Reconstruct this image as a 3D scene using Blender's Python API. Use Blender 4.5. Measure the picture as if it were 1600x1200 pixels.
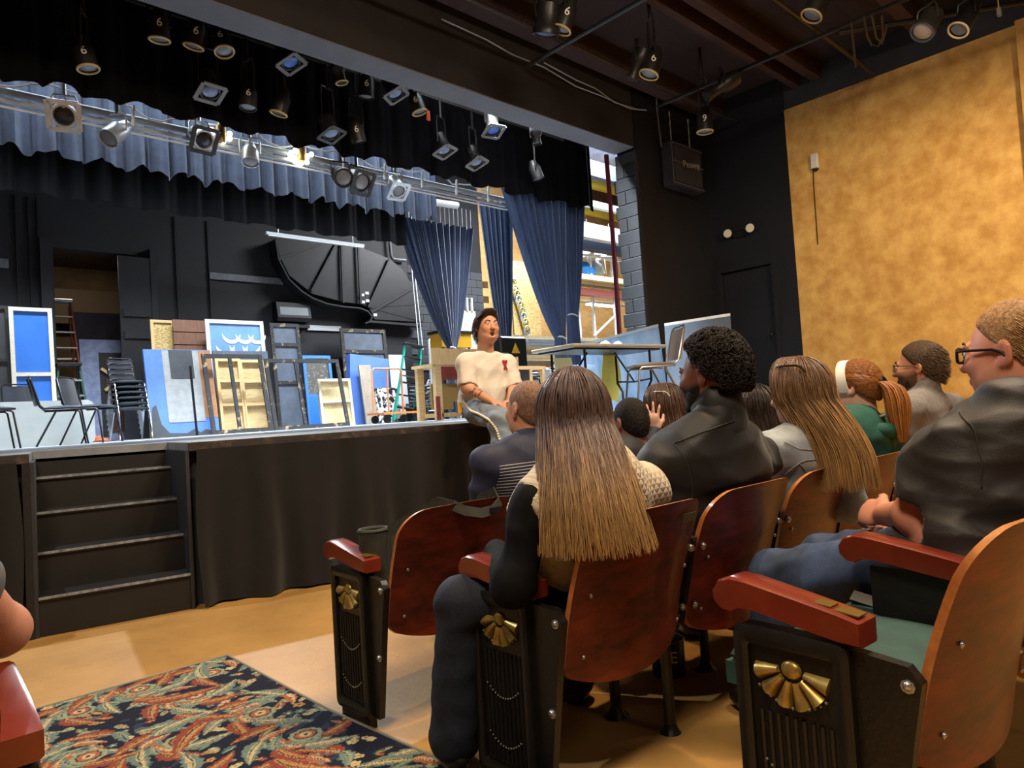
import bpy, bmesh, math, random
import numpy as np
from mathutils import Vector, Matrix, Euler
PI = math.pi
random.seed(7); np.random.seed(7)
for o in list(bpy.data.objects): bpy.data.objects.remove(o)
scn = bpy.context.scene
COL = scn.collection

# ---------------------------------------------------------------- camera
FPX = 1100.; YAW = math.radians(43.2); PITCH = math.atan(44/1100.); ROLL = math.atan(.063)
CAM = np.array([0, 0, 1.06])
cf = np.array([math.sin(YAW)*math.cos(PITCH), math.cos(YAW)*math.cos(PITCH), math.sin(PITCH)])
r0 = np.array([math.cos(YAW), -math.sin(YAW), 0]); u0 = np.cross(r0, cf)
cr = r0*math.cos(ROLL)-u0*math.sin(ROLL); cu = u0*math.cos(ROLL)+r0*math.sin(ROLL)
cam_data = bpy.data.cameras.new('camera'); cam = bpy.data.objects.new('camera', cam_data); COL.objects.link(cam)
cam_data.sensor_width = 36; cam_data.lens = 36*FPX/1600; cam_data.clip_start = .02; cam_data.clip_end = 200
cam.matrix_world = Matrix(((cr[0], cu[0], -cf[0], CAM[0]), (cr[1], cu[1], -cf[1], CAM[1]), (cr[2], cu[2], -cf[2], CAM[2]), (0, 0, 0, 1)))
scn.camera = cam

def at(x, y, **k):
    """world point on a measured plane (used to survey the place from the photograph)"""
    d = cf+cr*(x-800)/FPX-cu*(y-600)/FPX
    if 'z' in k: t = (k['z']-CAM[2])/d[2]
    elif 'Y' in k: t = k['Y']/d[1]
    elif 'X' in k: t = k['X']/d[0]
    else: t = k['d']
    return CAM+d*t

# ---------------------------------------------------------------- world, lights, exposure
world = bpy.data.worlds.new('world'); scn.world = world; world.use_nodes = True
bg = world.node_tree.nodes['Background']; bg.inputs[0].default_value = (.8, .75, .7, 1); bg.inputs[1].default_value = .012
scn.view_settings.view_transform = 'Standard'; scn.view_settings.look = 'None'
scn.view_settings.gamma = 1; scn.view_settings.use_curve_mapping = False
scn.view_settings.exposure = 0.25

def area(name, loc, target, sx, sy, power, color, spread=180):
    l = bpy.data.lights.new(name, 'AREA'); l.shape = 'RECTANGLE'; l.size = sx; l.size_y = sy
    l.energy = power; l.color = color; l.spread = math.radians(spread)
    o = bpy.data.objects.new(name, l); COL.objects.link(o); o.location = loc
    o.rotation_euler = (Vector(target)-Vector(loc)).to_track_quat('-Z', 'Y').to_euler()
    return o
def spot(name, loc, target, power, color, deg, blend=.2, size=.06):
    l = bpy.data.lights.new(name, 'SPOT'); l.energy = power; l.color = color; l.spot_size = math.radians(deg)
    l.spot_blend = blend; l.shadow_soft_size = size
    o = bpy.data.objects.new(name, l); COL.objects.link(o); o.location = loc
    o.rotation_euler = (Vector(target)-Vector(loc)).to_track_quat('-Z', 'Y').to_euler()
    return o
COOL = (.82, .91, 1.0); WARM = (1.0, .76, .48); WARM2 = (1.0, .82, .62)
# stage work lights, hung between the borders above the sight line
area('stage_work_light', (4.0, 8.75, 6.2), (4.0, 9.2, 1), 8.0, .25, 210, COOL)
area('stage_work_light', (5.0, 10.0, 6.3), (5.0, 10.6, 1), 9.0, .3, 400, COOL, 54)
area('stage_work_light', (5.5, 11.35, 6.9), (5.5, 12.9, 1.3), 9.0, .3, 240, COOL, 50)
# work lights in the first bay, just behind the proscenium header
area('first_bay_light', (5.9, 6.6, 6.3), (6.6, 5.0, 1), 3.0, .2, 950, COOL, 56)
spot('batten_light', (3.3, 7.78, 4.18), (1.9, 2.9, 0), 620, (.88, .94, 1), 46, .25, .05)
spot('apron_work_light', (.1, 5.4, 5.4), (.50, 3.25, 0), 430, (.88, .94, 1), 52, .12, .05)
spot('front_of_house_spot', (4.3, 3.3, 5.1), (6.4, 5.4, 1.2), 190, (.94, .97, 1), 50, .5, .08)
area('wing_shop_light', (13.0, 9.8, 7.2), (13.0, 10.2, 1), 4.0, 3.0, 1500, (.94, .97, 1))
# warm house lights, behind and above the camera
area('house_light', (3.6, .2, 5.45), (3.8, 1.2, .6), 1.4, 1.4, 260, WARM2)
area('house_light', (-1.2, -.3, 5.45), (.2, 1.6, .2), 1.2, 1.2, 210, WARM2)
area('house_light', (2.0, -4.2, 5.2), (3.0, 1.5, .8), 1.4, 1.4, 32, WARM2)
spot('house_wall_light', (6.4, -.6, 4.3), (10.3, 2.5, 1.5), 1000, WARM, 84, .8, .25)
spot('house_floor_light', (2.4, 1.4, 5.3), (2.0, 2.9, 0), 420, (1, .66, .34), 100, .5, .12)

# ---------------------------------------------------------------- materials
MATS = {}
def srgb(c):
    if isinstance(c, str):
        c = c.lstrip('#'); c = [int(c[i:i+2], 16)/255 for i in (0, 2, 4)]
    return tuple(((v/12.92) if v <= .04045 else ((v+.055)/1.055)**2.4) for v in c)
def mat(name, c, rough=.6, metal=0, c2=None, scale=6, detail=5, contrast=(.35, .65), stretch=(1, 1, 1), bump=0, bscale=None,
        coat=0, spec=.5, attr=None, emit=None, estr=0, sheen=0, kind='noise', alpha=1, trans=0, ior=1.45, sss=0):
    if name in MATS: return MATS[name]
    m = bpy.data.materials.new(name); m.use_nodes = True; nt = m.node_tree; N = nt.nodes; L = nt.links
    b = N['Principled BSDF']
    b.inputs['Roughness'].default_value = rough; b.inputs['Metallic'].default_value = metal
    b.inputs['Coat Weight'].default_value = coat; b.inputs['Coat Roughness'].default_value = .12
    b.inputs['Specular IOR Level'].default_value = spec; b.inputs['Sheen Weight'].default_value = sheen
    b.inputs['Alpha'].default_value = alpha; b.inputs['Transmission Weight'].default_value = trans; b.inputs['IOR'].default_value = ior
    if sss:
        b.inputs['Subsurface Weight'].default_value = sss; b.inputs['Subsurface Radius'].default_value = (.012, .005, .003); b.inputs['Subsurface Scale'].default_value = 1
    tc = N.new('ShaderNodeTexCoord'); mp = N.new('ShaderNodeMapping'); L.new(tc.outputs['Object'], mp.inputs[0]); mp.inputs['Scale'].default_value = stretch
    col = None
    if attr:
        a = N.new('ShaderNodeAttribute'); a.attribute_name = attr; col = a.outputs['Color']
        if c2 is not None:
            nz = N.new('ShaderNodeTexNoise'); nz.inputs['Scale'].default_value = scale; nz.inputs['Detail'].default_value = detail; L.new(mp.outputs[0], nz.inputs['Vector'])
            mr = N.new('ShaderNodeMapRange'); mr.inputs['From Min'].default_value = contrast[0]; mr.inputs['From Max'].default_value = contrast[1]
            mr.inputs['To Min'].default_value = c2[0]; mr.inputs['To Max'].default_value = c2[1]; L.new(nz.outputs['Fac'], mr.inputs[0])
            vm = N.new('ShaderNodeVectorMath'); vm.operation = 'SCALE'; L.new(col, vm.inputs[0]); L.new(mr.outputs[0], vm.inputs['Scale']); col = vm.outputs[0]
    elif c2 is None:
        b.inputs['Base Color'].default_value = (*srgb(c), 1)
    else:
        if kind == 'wave':
            nz = N.new('ShaderNodeTexWave'); nz.inputs['Scale'].default_value = scale; nz.inputs['Distortion'].default_value = detail; nz.inputs['Detail'].default_value = 4; nz.inputs['Detail Scale'].default_value = 1.5
        elif kind == 'voronoi':
            nz = N.new('ShaderNodeTexVoronoi'); nz.inputs['Scale'].default_value = scale
        else:
            nz = N.new('ShaderNodeTexNoise'); nz.inputs['Scale'].default_value = scale; nz.inputs['Detail'].default_value = detail
            nz.inputs['Roughness'].default_value = .62
        L.new(mp.outputs[0], nz.inputs['Vector'])
        rp = N.new('ShaderNodeValToRGB'); e = rp.color_ramp.elements
        e[0].position, e[1].position = contrast; e[0].color = (*srgb(c), 1); e[1].color = (*srgb(c2), 1)
        L.new(nz.outputs['Distance' if kind == 'voronoi' else ('Color' if kind == 'wave' else 'Fac')], rp.inputs[0]); col = rp.outputs[0]
    if col is not None: L.new(col, b.inputs['Base Color'])
    if bump:
        n2 = N.new('ShaderNodeTexNoise'); n2.inputs['Scale'].default_value = bscale or scale*4; n2.inputs['Detail'].default_value = 4
        L.new(mp.outputs[0], n2.inputs['Vector']); bp = N.new('ShaderNodeBump'); bp.inputs['Strength'].default_value = min(1, bump); bp.inputs['Distance'].default_value = .01
        L.new(n2.outputs['Fac'], bp.inputs['Height']); L.new(bp.outputs[0], b.inputs['Normal'])
    if emit: b.inputs['Emission Color'].default_value = (*srgb(emit), 1); b.inputs['Emission Strength'].default_value = estr
    MATS[name] = m; return m

# ---------------------------------------------------------------- object bookkeeping
def link(o): COL.objects.link(o); return o
def tag(o, label=None, cat=None, group=None, kind=None):
    if label: o['label'] = label
    if cat: o['category'] = cat
    if group: o['group'] = group
    if kind: o['kind'] = kind
    return o
def thing(name, label, cat, loc=(0, 0, 0), rot=(0, 0, 0), group=None, scale=1):
    o = bpy.data.objects.new(name, None); link(o); o.empty_display_size = .05
    o.location = loc; o.rotation_euler = rot; o.scale = (scale,)*3
    return tag(o, label, cat, group)
def copy_tree(o, parent=None):
    c = o.copy(); link(c); c.parent = parent
    for ch in list(o.children): copy_tree(ch, c)
    return c

class MB:
    def __init__(s): s.v = []; s.f = []; s.M = None
    def add(s, vs, fs):
        n = len(s.v)
        s.v += [tuple(map(float, p)) for p in vs]; s.f += [tuple(i+n for i in f) for f in fs]; return s
    def hexa(s, p):   # 8 points: bottom 4 ccw, top 4 ccw
        return s.add(p, [(3, 2, 1, 0), (4, 5, 6, 7), (0, 1, 5, 4), (1, 2, 6, 5), (2, 3, 7, 6), (3, 0, 4, 7)])
    def box(s, x0, x1, y0, y1, z0, z1, bev=0):
        if bev:
            b = bev
            pr = [(x0+b, z0), (x1-b, z0), (x1, z0+b), (x1, z1-b), (x1-b, z1), (x0+b, z1), (x0, z1-b), (x0, z0+b)]
            ins = lambda p: ((p[0]-(x0+x1)/2)*(1-2*b/max(1e-6, x1-x0))+(x0+x1)/2, (p[1]-(z0+z1)/2)*(1-2*b/max(1e-6, z1-z0))+(z0+z1)/2)
            rings = [[(*ins(p), y0) for p in pr], [(*p, y0+b) for p in pr], [(*p, y1-b) for p in pr], [(*ins(p), y1) for p in pr]]
            vs = [(p[0], p[2], p[1]) for r in rings for p in r]; fs = [tuple(range(8)), tuple(reversed(range(24, 32)))]
            for k in range(3):
                for i in range(8): j = (i+1) % 8; fs.append((k*8+j, k*8+i, (k+1)*8+i, (k+1)*8+j))
            return s.add(vs, [tuple(reversed(f)) for f in fs][:0] or fs)
        return s.hexa([(x0, y0, z0), (x1, y0, z0), (x1, y1, z0), (x0, y1, z0), (x0, y0, z1), (x1, y0, z1), (x1, y1, z1), (x0, y1, z1)])
    def bar(s, p0, p1, w, h, up=(0, 0, 1)):
        p0, p1 = Vector(p0), Vector(p1); d = (p1-p0).normalized(); a = d.cross(Vector(up))
        if a.length < 1e-4: a = d.cross(Vector((0, 1, 0)))
        a.normalize(); b = a.cross(d); a = a*w/2; b = b*h/2
        return s.hexa([p0-a-b, p0+a-b, p1+a-b, p1-a-b, p0-a+b, p0+a+b, p1+a+b, p1-a+b])
    def tube(s, pts, r, n=8, closed=False, cap=True):
        P = [Vector(p) for p in pts]; m = len(P); R = r if isinstance(r, (list, tuple)) else [r]*m
        vs = []; prev = None
        for i, p in enumerate(P):
            if closed: d = P[(i+1) % m]-P[i-1]
            else: d = P[min(i+1, m-1)]-P[max(i-1, 0)]
            d.normalize()
            if prev is None:
                a = d.cross(Vector((0, 0, 1)));
                if a.length < 1e-3: a = d.cross(Vector((0, 1, 0)))
            else: a = prev-d*prev.dot(d)
            a.normalize(); prev = a; b = d.cross(a)
            for k in range(n): t = 2*PI*k/n; vs.append(p+(a*math.cos(t)+b*math.sin(t))*R[i])
        fs = []
        for i in range(m if closed else m-1):
            j = (i+1) % m
            for k in range(n): l = (k+1) % n; fs.append((i*n+k, i*n+l, j*n+l, j*n+k))
        if cap and not closed: fs.append(tuple(reversed(range(n)))); fs.append(tuple((m-1)*n+k for k in range(n)))
        return s.add(vs, fs)
    def cyl(s, p0, p1, r0, r1=None, n=12): return s.tube([p0, p1], [r0, r1 if r1 is not None else r0], n)
    def prism(s, poly, ext):
        n = len(poly); e = Vector(ext); P = [Vector(p) for p in poly]
        vs = P+[p+e for p in P]
        return s.add(vs, [tuple(reversed(range(n))), tuple(range(n, 2*n))]+[(i, (i+1) % n, n+(i+1) % n, n+i) for i in range(n)])
    def lathe(s, prof, n=16, c=(0, 0, 0)):   # prof: (r,z)
        vs = []; fs = []; m = len(prof)
        for r, z in prof:
            for k in range(n): t = 2*PI*k/n; vs.append((c[0]+r*math.cos(t), c[1]+r*math.sin(t), c[2]+z))
        for i in range(m-1):
            for k in range(n): l = (k+1) % n; fs.append((i*n+k, i*n+l, (i+1)*n+l, (i+1)*n+k))
        fs.append(tuple(reversed(range(n)))); fs.append(tuple((m-1)*n+k for k in range(n)))
        return s.add(vs, fs)
    def sheet(s, fn, nu, nv, th=0, closed_u=False):
        """fn(u,v)->xyz ; th>0 gives thickness along the normal"""
        P = np.array([[fn(i/(nu), j/(nv)) for i in range(nu+1)] for j in range(nv+1)], float)
        if th:
            du = np.gradient(P, axis=1); dv = np.gradient(P, axis=0); nn = np.cross(du, dv); nn /= np.linalg.norm(nn, axis=2, keepdims=True)+1e-9
            Q = P+nn*th
        W = nu+1; H = nv+1
        idx = lambda i, j: j*W+i
        fs = [(idx(i, j), idx(i+1, j), idx(i+1, j+1), idx(i, j+1)) for j in range(nv) for i in range(nu)]
        vs = P.reshape(-1, 3).tolist()
        if th:
            o = W*H; vs += Q.reshape(-1, 3).tolist()
            fs2 = [tuple(o+k for k in f) for f in fs]; fs = [tuple(reversed(f)) for f in fs]+fs2
            for i in range(nu): fs.append((idx(i, 0), idx(i+1, 0), o+idx(i+1, 0), o+idx(i, 0))); fs.append((idx(i+1, nv), idx(i, nv), o+idx(i, nv), o+idx(i+1, nv)))
            for j in range(nv): fs.append((idx(0, j+1), idx(0, j), o+idx(0, j), o+idx(0, j+1))); fs.append((idx(nu, j), idx(nu, j+1), o+idx(nu, j+1), o+idx(nu, j)))
        return s.add(vs, fs)
    def sphere(s, c, r, n=10, m=7):
        r = r if isinstance(r, (tuple, list)) else (r, r, r)
        vs = [(c[0], c[1], c[2]-r[2])]; fs = []
        for j in range(1, m):
            ph = -PI/2+PI*j/m
            for k in range(n): t = 2*PI*k/n; vs.append((c[0]+r[0]*math.cos(ph)*math.cos(t), c[1]+r[1]*math.cos(ph)*math.sin(t), c[2]+r[2]*math.sin(ph)))
        vs.append((c[0], c[1], c[2]+r[2])); q = len(vs)-1
        for k in range(n):
            l = (k+1) % n; fs.append((0, 1+l, 1+k)); fs.append((q, 1+(m-2)*n+k, 1+(m-2)*n+l))
            for j in range(m-2): fs.append((1+j*n+k, 1+j*n+l, 1+(j+1)*n+l, 1+(j+1)*n+k))
        return s.add(vs, fs)
    def mesh(s, name, material, smooth=False, off=(0, 0, 0), xf=None):
        me = bpy.data.meshes.new(name); V = np.array(s.v, float)-np.array(off, float)
        if xf is not None: V = V@np.array(xf.to_3x3()).T+np.array(xf.translation)
        me.from_pydata(V.tolist(), [], s.f); me.materials.append(material); me.update()
        bm = bmesh.new(); bm.from_mesh(me); bmesh.ops.recalc_face_normals(bm, faces=bm.faces); bm.to_mesh(me); bm.free()
        if smooth:
            me.polygons.foreach_set('use_smooth', [True]*len(me.polygons))
            try: me.set_sharp_from_angle(angle=math.radians(smooth if smooth is not True else 45))
            except Exception: pass
        return me
    def build(s, name, material, parent=None, smooth=False, world=False):
        """child in its parent's frame; without a parent the origin goes to the base centre"""
        if parent is None:
            V = np.array(s.v); lo = V.min(0); hi = V.max(0); c = ((lo[0]+hi[0])/2, (lo[1]+hi[1])/2, lo[2])
            o = bpy.data.objects.new(name, s.mesh(name, material, smooth, c)); o.location = c
        elif world:
            inv = (Matrix.Translation(parent.location) @ parent.rotation_euler.to_matrix().to_4x4() @ Matrix.Diagonal((*parent.scale, 1))).inverted()
            o = bpy.data.objects.new(name, s.mesh(name, material, smooth, xf=inv)); o.parent = parent
        else:
            o = bpy.data.objects.new(name, s.mesh(name, material, smooth)); o.parent = parent
        return link(o)
def inst(name, me, parent, loc=(0, 0, 0), rot=(0, 0, 0), scale=None):
    o = bpy.data.objects.new(name, me); o.parent = parent; o.location = loc; o.rotation_euler = rot
    if scale: o.scale = scale
    return link(o)
def struct(name, mb, m, smooth=False, label=None):
    o = mb.build(name, m, smooth=smooth); o['kind'] = 'structure'
    if label: o['label'] = label
    return o

# common materials
m_black = mat('black_paint', '#101115', .5, c2='#191b20', scale=1.6, contrast=(.3, .75), bump=.15, bscale=40)
m_black2 = mat('black_board', '#1f2024', .6, c2='#2b2c32', scale=3)
m_blockp = mat('painted_block', '#0c0d10', .6, c2='#14161a', scale=2.2, bump=.4, bscale=60)
m_mortar = mat('mortar_paint', '#1e2026', .8)
m_velour = mat('black_velour', '#070708', .9, sheen=.12, c2='#0e0e10', scale=3)
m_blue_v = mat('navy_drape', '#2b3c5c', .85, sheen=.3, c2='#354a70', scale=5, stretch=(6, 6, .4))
m_iron = mat('black_iron', '#100f0d', .4, c2='#181713', scale=20, bump=.1, bscale=90)
m_steel = mat('steel', '#a9adb2', .35, metal=.9, c2='#c3c6ca', scale=12)
m_chrome = mat('chrome', '#d8dade', .18, metal=1)
m_alu = mat('aluminium', '#b9bec4', .4, metal=.75, c2='#9ba1a8', scale=9)
m_pine = mat('pine', '#c9a670', .6, c2='#e0c392', scale=3, stretch=(1, 1, 12), contrast=(.3, .7))
m_pinex = mat('pine_board', '#bf9a66', .6, c2='#d9bb8a', scale=3, stretch=(12, 1, 1), contrast=(.3, .7))
m_ply = mat('plywood', '#c8b184', .65, c2='#b39866', scale=5, stretch=(1, 1, 5))
m_osb = mat('osb', '#d8c084', .7, c2='#a07c3e', scale=28, contrast=(.42, .6), stretch=(1, 1, 2.2))
m_dwood = mat('dark_wood', '#3c2a20', .6, c2='#55392a', scale=3, stretch=(8, 1, 1))
m_white = mat('white_paint', '#d9dde0', .55, c2='#c7ccd0', scale=4)
m_blkplastic = mat('black_plastic', '#141416', .4)
m_blkmetal = mat('black_metal', '#151517', .4, metal=.3)
m_number = mat('number_white', '#e6e2d6', .6)

# ================================================================= THE HALL
AX = 1.25                                    # aisle edge
def floor_z(y): return 0 if y > 2.45 else .045*(2.45-y)
m_floor = mat('painted_concrete', '#96713c', .5, c2='#b1884c', scale=1.7, detail=8, contrast=(.35, .66), bump=.12, bscale=30, spec=.5)
mb = MB(); ys = [14.2, 2.45, -7]
for a, b in zip(ys[:-1], ys[1:]):
    mb.hexa([(-7, b, floor_z(b)-.2), (14, b, floor_z(b)-.2), (14, a, floor_z(a)-.2), (-7, a, floor_z(a)-.2), (-7, b, floor_z(b)), (14, b, floor_z(b)), (14, a, floor_z(a)), (-7, a, floor_z(a))])
struct('floor', mb, m_floor, label='ochre painted concrete floor of the hall')

# stage: apron front edge runs at a slight angle to the proscenium
ES = -.17
def edgeY(x): return 4.75+ES*x if x < 3.75 else 4.75+ES*3.75
SZ = 1.0
EA = math.atan(ES); E_ = np.array([math.cos(EA), math.sin(EA)]); I_ = np.array([-math.sin(EA), math.cos(EA)])
ST0 = np.array([.70, edgeY(.70)]); STW = .80            # stair recess: left corner, width
ST1 = ST0+E_*STW
m_stage = mat('stage_boards', '#6f757d', .42, c2='#8d949c', scale=2.5, detail=8, stretch=(1, 1, 1), bump=.08, bscale=50)
poly = [(-2.5, edgeY(-2.5)), tuple(ST0), tuple(ST0+I_*.88), tuple(ST1+I_*.88), tuple(ST1), (3.75, edgeY(3.75)), (16, edgeY(4)), (16, 14.0), (-2.5, 14.0)]
mb = MB().prism([(x, y, SZ-.05) for x, y in poly], (0, 0, .05))
struct('floor_stage', mb, m_stage, label='worn grey stage floor above the black skirt')
for nm, a, b in (('wall_stage_front_left', np.array([-2.5, edgeY(-2.5)]), ST0-E_*.01), ('wall_stage_front_angled', ST1+E_*.01, np.array([3.75, edgeY(3.75)])), ('wall_stage_front_right', np.array([3.75, edgeY(3.75)]), np.array([10.3, edgeY(4)]))):
    q = [(*(a+[0, .08]), 0), (*(b+[0, .08]), 0), (*(b+[0, .12]), 0), (*(a+[0, .12]), 0)]
    struct(nm, MB().hexa(q+[(p[0], p[1], SZ-.05) for p in q]), m_black2)

# side wall (ochre in the hall, black beside the stage)
XW = 10.3
m_ochre = mat('ochre_plaster', '#b28440', .7, c2='#d4ab62', scale=4.2, detail=14, contrast=(.36, .66), bump=.1, bscale=12)
struct('wall_right', MB().box(XW, XW+.3, -7, 4.63, -.2, 5.33), m_ochre, label='mottled ochre plaster side wall of the hall')
struct('trim_pilaster', MB().box(XW-.12, XW, .3, 1.72, -.2, 5.33), m_ochre)
mb = MB().box(XW, XW+.3, 4.63, 5.0, 0, 6.3).box(XW, XW+.3, 5.0, 5.88, 3.08, 6.3).box(XW, XW+.3, 5.88, 6.6, 0, 6.3).box(XW, XW+.3, 5, 5.88, 0, 1)
struct('wall_side_black', mb, m_black, label='black painted wall beside the stage apron')
struct('wall_right_upper', MB().box(XW+.02, XW+.3, -7, 4.63, 5.33, 6.2), m_black2)
# black door at stage level
d = thing('door_1', None, None, (XW, 5.44, SZ)); d['kind'] = 'structure'; d['label'] = 'black door at stage level in the side wall'
MB().box(.05, .1, -.42, .42, 0, 2.07).build('door_leaf', m_black, d)
for a, b in ((-.5, -.43), (.43, .5)): MB().box(-.03, .06, a, b, 0, 2.15).build('door_frame', m_black, d)
MB().box(-.03, .06, -.43, .43, 2.08, 2.15).build('door_frame', m_black, d)
MB().cyl((.05, -.36, 1.0), (-.01, -.36, 1.0), .012).sphere((-.03, -.36, 1.0), .03).build('door_knob', m_blkmetal, d, smooth=True)

# proscenium wall: header and right pier (pier jamb in block work)
m_soffit = mat('soffit_grey', '#56585d', .7, c2='#626469', scale=2, contrast=(.3, .7))
struct('wall_proscenium_header', MB().box(-4, 8.37, 6.0, 6.35, 4.8, 7.4), mat('header_brown', '#1b1716', .8, c2='#241f1c', scale=2), label='dark header wall above the stage opening')
struct('trim_soffit', MB().box(-4, 8.35, 6.0, 6.35, 4.785, 4.8), m_soffit, label='grey soffit under the proscenium header')
pier = struct('wall_proscenium_pier', MB().box(8.41, 10.3, 6.0, 6.35, 0, 7.4), m_black, label='black proscenium pier with painted block jamb')
blk = MB().box(-.0, .05, -.197, .197, 0, .193, .006).mesh('block', m_blockp)
blkh = MB().box(-.0, .05, -.1, .1, 0, .193, .006).mesh('half_block', m_blockp)
MB().box(.015, .08, 0, .36, 0, 3.75).build('mortar_bed', m_mortar, pier).location = (8.345-pier.location.x, 5.995-pier.location.y, 1.0)
for k in range(18):
    z = 1.0+k*.2
    px, py = pier.location.x, pier.location.y
    if k % 2 == 0: inst('block', blk, pier, (8.345-px, 6.197-py, z))
    else:
        inst('block', blkh, pier, (8.345-px, 6.1-py, z)); b_ = inst('block', blkh, pier, (8.345-px, 6.28-py, z)); b_.scale = (1, .75, 1)
# red edge curtain strip beside the jamb
mb = MB().sheet(lambda u, v: (8.26+.03*math.sin(u*22)+.03*math.sin(v*3), 6.42+.05*u, 1.0+3.8*v), 14, 10, .006)
tag(mb.build('curtain', mat('red_cloth', '#551828', .8), smooth=True), 'narrow dark red curtain edge beside the block pier', 'curtain')

# ceiling of the hall: boards, joists
m_ceil = mat('ceiling_boards', '#1d110d', .8, c2='#2c1a14', scale=2, stretch=(1, 6, 1))
struct('ceiling', MB().box(-7, 10.6, -7, 6.0, 5.85, 6.0), m_ceil, label='dark brown boarded hall ceiling')
m_joist = mat('joist_wood', '#2e190f', .75, c2='#3e2214', scale=3, stretch=(1, 6, 1))
m_joistd = mat('joist_dark', '#2a1a14', .7, c2='#3d261c', scale=3, stretch=(6, 1, 1))
# outer stage walls
m_bw = mat('stage_back_wall', '#111317', .6, c2='#191c22', scale=1.2, detail=8, contrast=(.3, .75), bump=.1, bscale=30)
YB = 14.0
dx0, dx1 = 2.56, 4.22
mb = MB().box(-3, dx0, YB, YB+.25, 0, 9).box(dx1, 9.9, YB, YB+.25, 0, 9).box(dx0, dx1, YB, YB+.25, 4.38, 9).box(dx0, dx1, YB, YB+.25, 0, 1)
struct('wall_back', mb, m_bw, label='black painted back wall of the stage')
struct('wall_left_hall', MB().box(-7.2, -7, -7, 6, -.2, 6), m_ochre)
struct('wall_rear_hall', MB().box(-7, 10.6, -7.2, -7, -.2, 6.3), m_ochre)
struct('wall_left_stage', MB().box(-3.2, -3, 6.35, 14, 0, 9), m_black)
struct('ceiling_stage', MB().box(-3, 16, 6.35, 17.5, 8.6, 8.8), m_black)
# ================================================================= STAGE FRONT
m_step = mat('step_paint', '#131110', .55, c2='#191715', scale=4)
m_nose = mat('worn_nosing', '#8d9096', .4, c2='#5c5e63', scale=9, stretch=(3, 1, 1))
st = thing('stage_steps', 'black wooden steps let into the stage front', 'steps', (ST0[0], ST0[1], 0), (0, 0, EA))
zs = [0, .215, .43, .64, .84, .95]; TD = .215
for k in range(5):
    MB().box(.02, STW-.02, k*TD+.0, k*TD+.025, zs[k], zs[k+1]-.02).build('riser', m_step, st)
    if k < 4:
        t = MB().box(.02, STW-.02, k*TD-.015, (k+1)*TD+.01, zs[k+1]-.02, zs[k+1]).build('tread', m_step, st)
        MB().box(.02, STW-.02, k*TD-.019, k*TD-.014, zs[k+1]-.012, zs[k+1]+.002).build('nosing', m_nose, t)
for x0, x1 in ((0, .02), (STW-.02, STW)):
    MB().box(x0, x1, -.01, .87, 0, .95).build('side_panel', m_black2, st)
MB().box(-.035, .0, -.02, .0, 0, .95).build('side_trim', m_black, st)

def skirt(name, label, p0, p1, z0, z1, n, amp=.034):
    L_ = np.linalg.norm(np.array(p1)-np.array(p0)); e = (np.array(p1)-np.array(p0))/L_; nn = np.array([e[1], -e[0]])
    rs = np.random.RandomState(int(L_*100)); ph = rs.rand(8)*6
    def fn(u, v):
        s = u*L_; f = amp*(math.sin(s*17+ph[0]+.5*math.sin(s*5+ph[1]))+.6*math.sin(s*31+ph[2])*(1-v*.6))*(1.15-.8*v)
        w = .012*math.sin(s*9+v*5+ph[3])
        p = np.array(p0)+e*(s+w)+nn*(f+.03); return (p[0], p[1], z0+(z1-z0)*v+.006*math.sin(s*12)*(1-v))
    o = MB().sheet(fn, n, 8, .004).build(name, m_velour, smooth=True); return tag(o, label, 'skirt')
skirt('stage_skirt', 'black pleated cloth skirt hanging from the stage edge right of the steps', ST1+E_*.03, (3.74, edgeY(3.74)), .01, .955, 220)
skirt('stage_skirt', 'black pleated cloth skirt along the straight stage edge behind the audience', (3.78, edgeY(4)), (10.2, edgeY(4)), .01, .955, 240)
skirt('stage_skirt', 'black cloth skirt pulled aside left of the stage steps', (-2.2, edgeY(-2.2)), ST0-E_*.05, .01, .955, 120)
o = MB()
a, b = ST1+E_*.0, np.array([3.75, edgeY(3.75)])
for (a, b) in ((np.array([-2.5, edgeY(-2.5)]), ST0), (ST1, np.array([3.75, edgeY(3.75)])), (np.array([3.75, edgeY(3.75)]), np.array([10.3, edgeY(4)]))):
    o.bar((*(a-I_*.0), .972), (*(b-I_*.0), .972), .03, .05)
struct('trim_stage_nosing', o, mat('worn_edge', '#2b2624', .6, c2='#5a4a40', scale=14, contrast=(.5, .75)))

# ================================================================= DRAPES
def drape(name, label, X0, X1, Y, ztop, zhem, folds, amp, m, hemwave=.03, nu=None, taper=0, cat='curtain', seed=1, yslope=0):
    W = X1-X0; rs = np.random.RandomState(seed); ph = rs.rand(10)*7
    def fn(u, v):
        x = X0+W*u; s = u*folds*2*PI
        f = math.sin(s+1.2*math.sin(s*.23+ph[0])+ph[1])+.45*math.sin(2.3*s+ph[2])
        h = hemwave*(math.sin(s*.5+ph[3])+.5*math.sin(s*1.1+ph[4]))*(1-v)
        return (x+.02*math.sin(s*1.0+ph[5])*(1-v), Y+amp*f*(1-.35*v)+yslope*u, zhem+(ztop-zhem)*v+h)
    o = MB().sheet(fn, nu or int(folds*10), 8, .006).build(name, m, smooth=70); return tag(o, label, cat)
m_border = mat('border_black', '#08080a', .95, c2='#0d0d10', scale=4, spec=.1)
drape('border_curtain', 'black front border hanging just behind the proscenium header', -2.5, 9.3, 7.6, 7.6, 4.40, 34, .035, m_border, .035, 420, seed=2)
drape('border_curtain', 'pleated slate blue border lit from above behind the lighting batten', -2.5, 7.4, 9.5, 7.6, 4.42, 40, .05, mat('slate_border', '#3d4658', .85, sheen=.2, c2='#4a556b', scale=6), .05, 460, seed=3)
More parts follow.
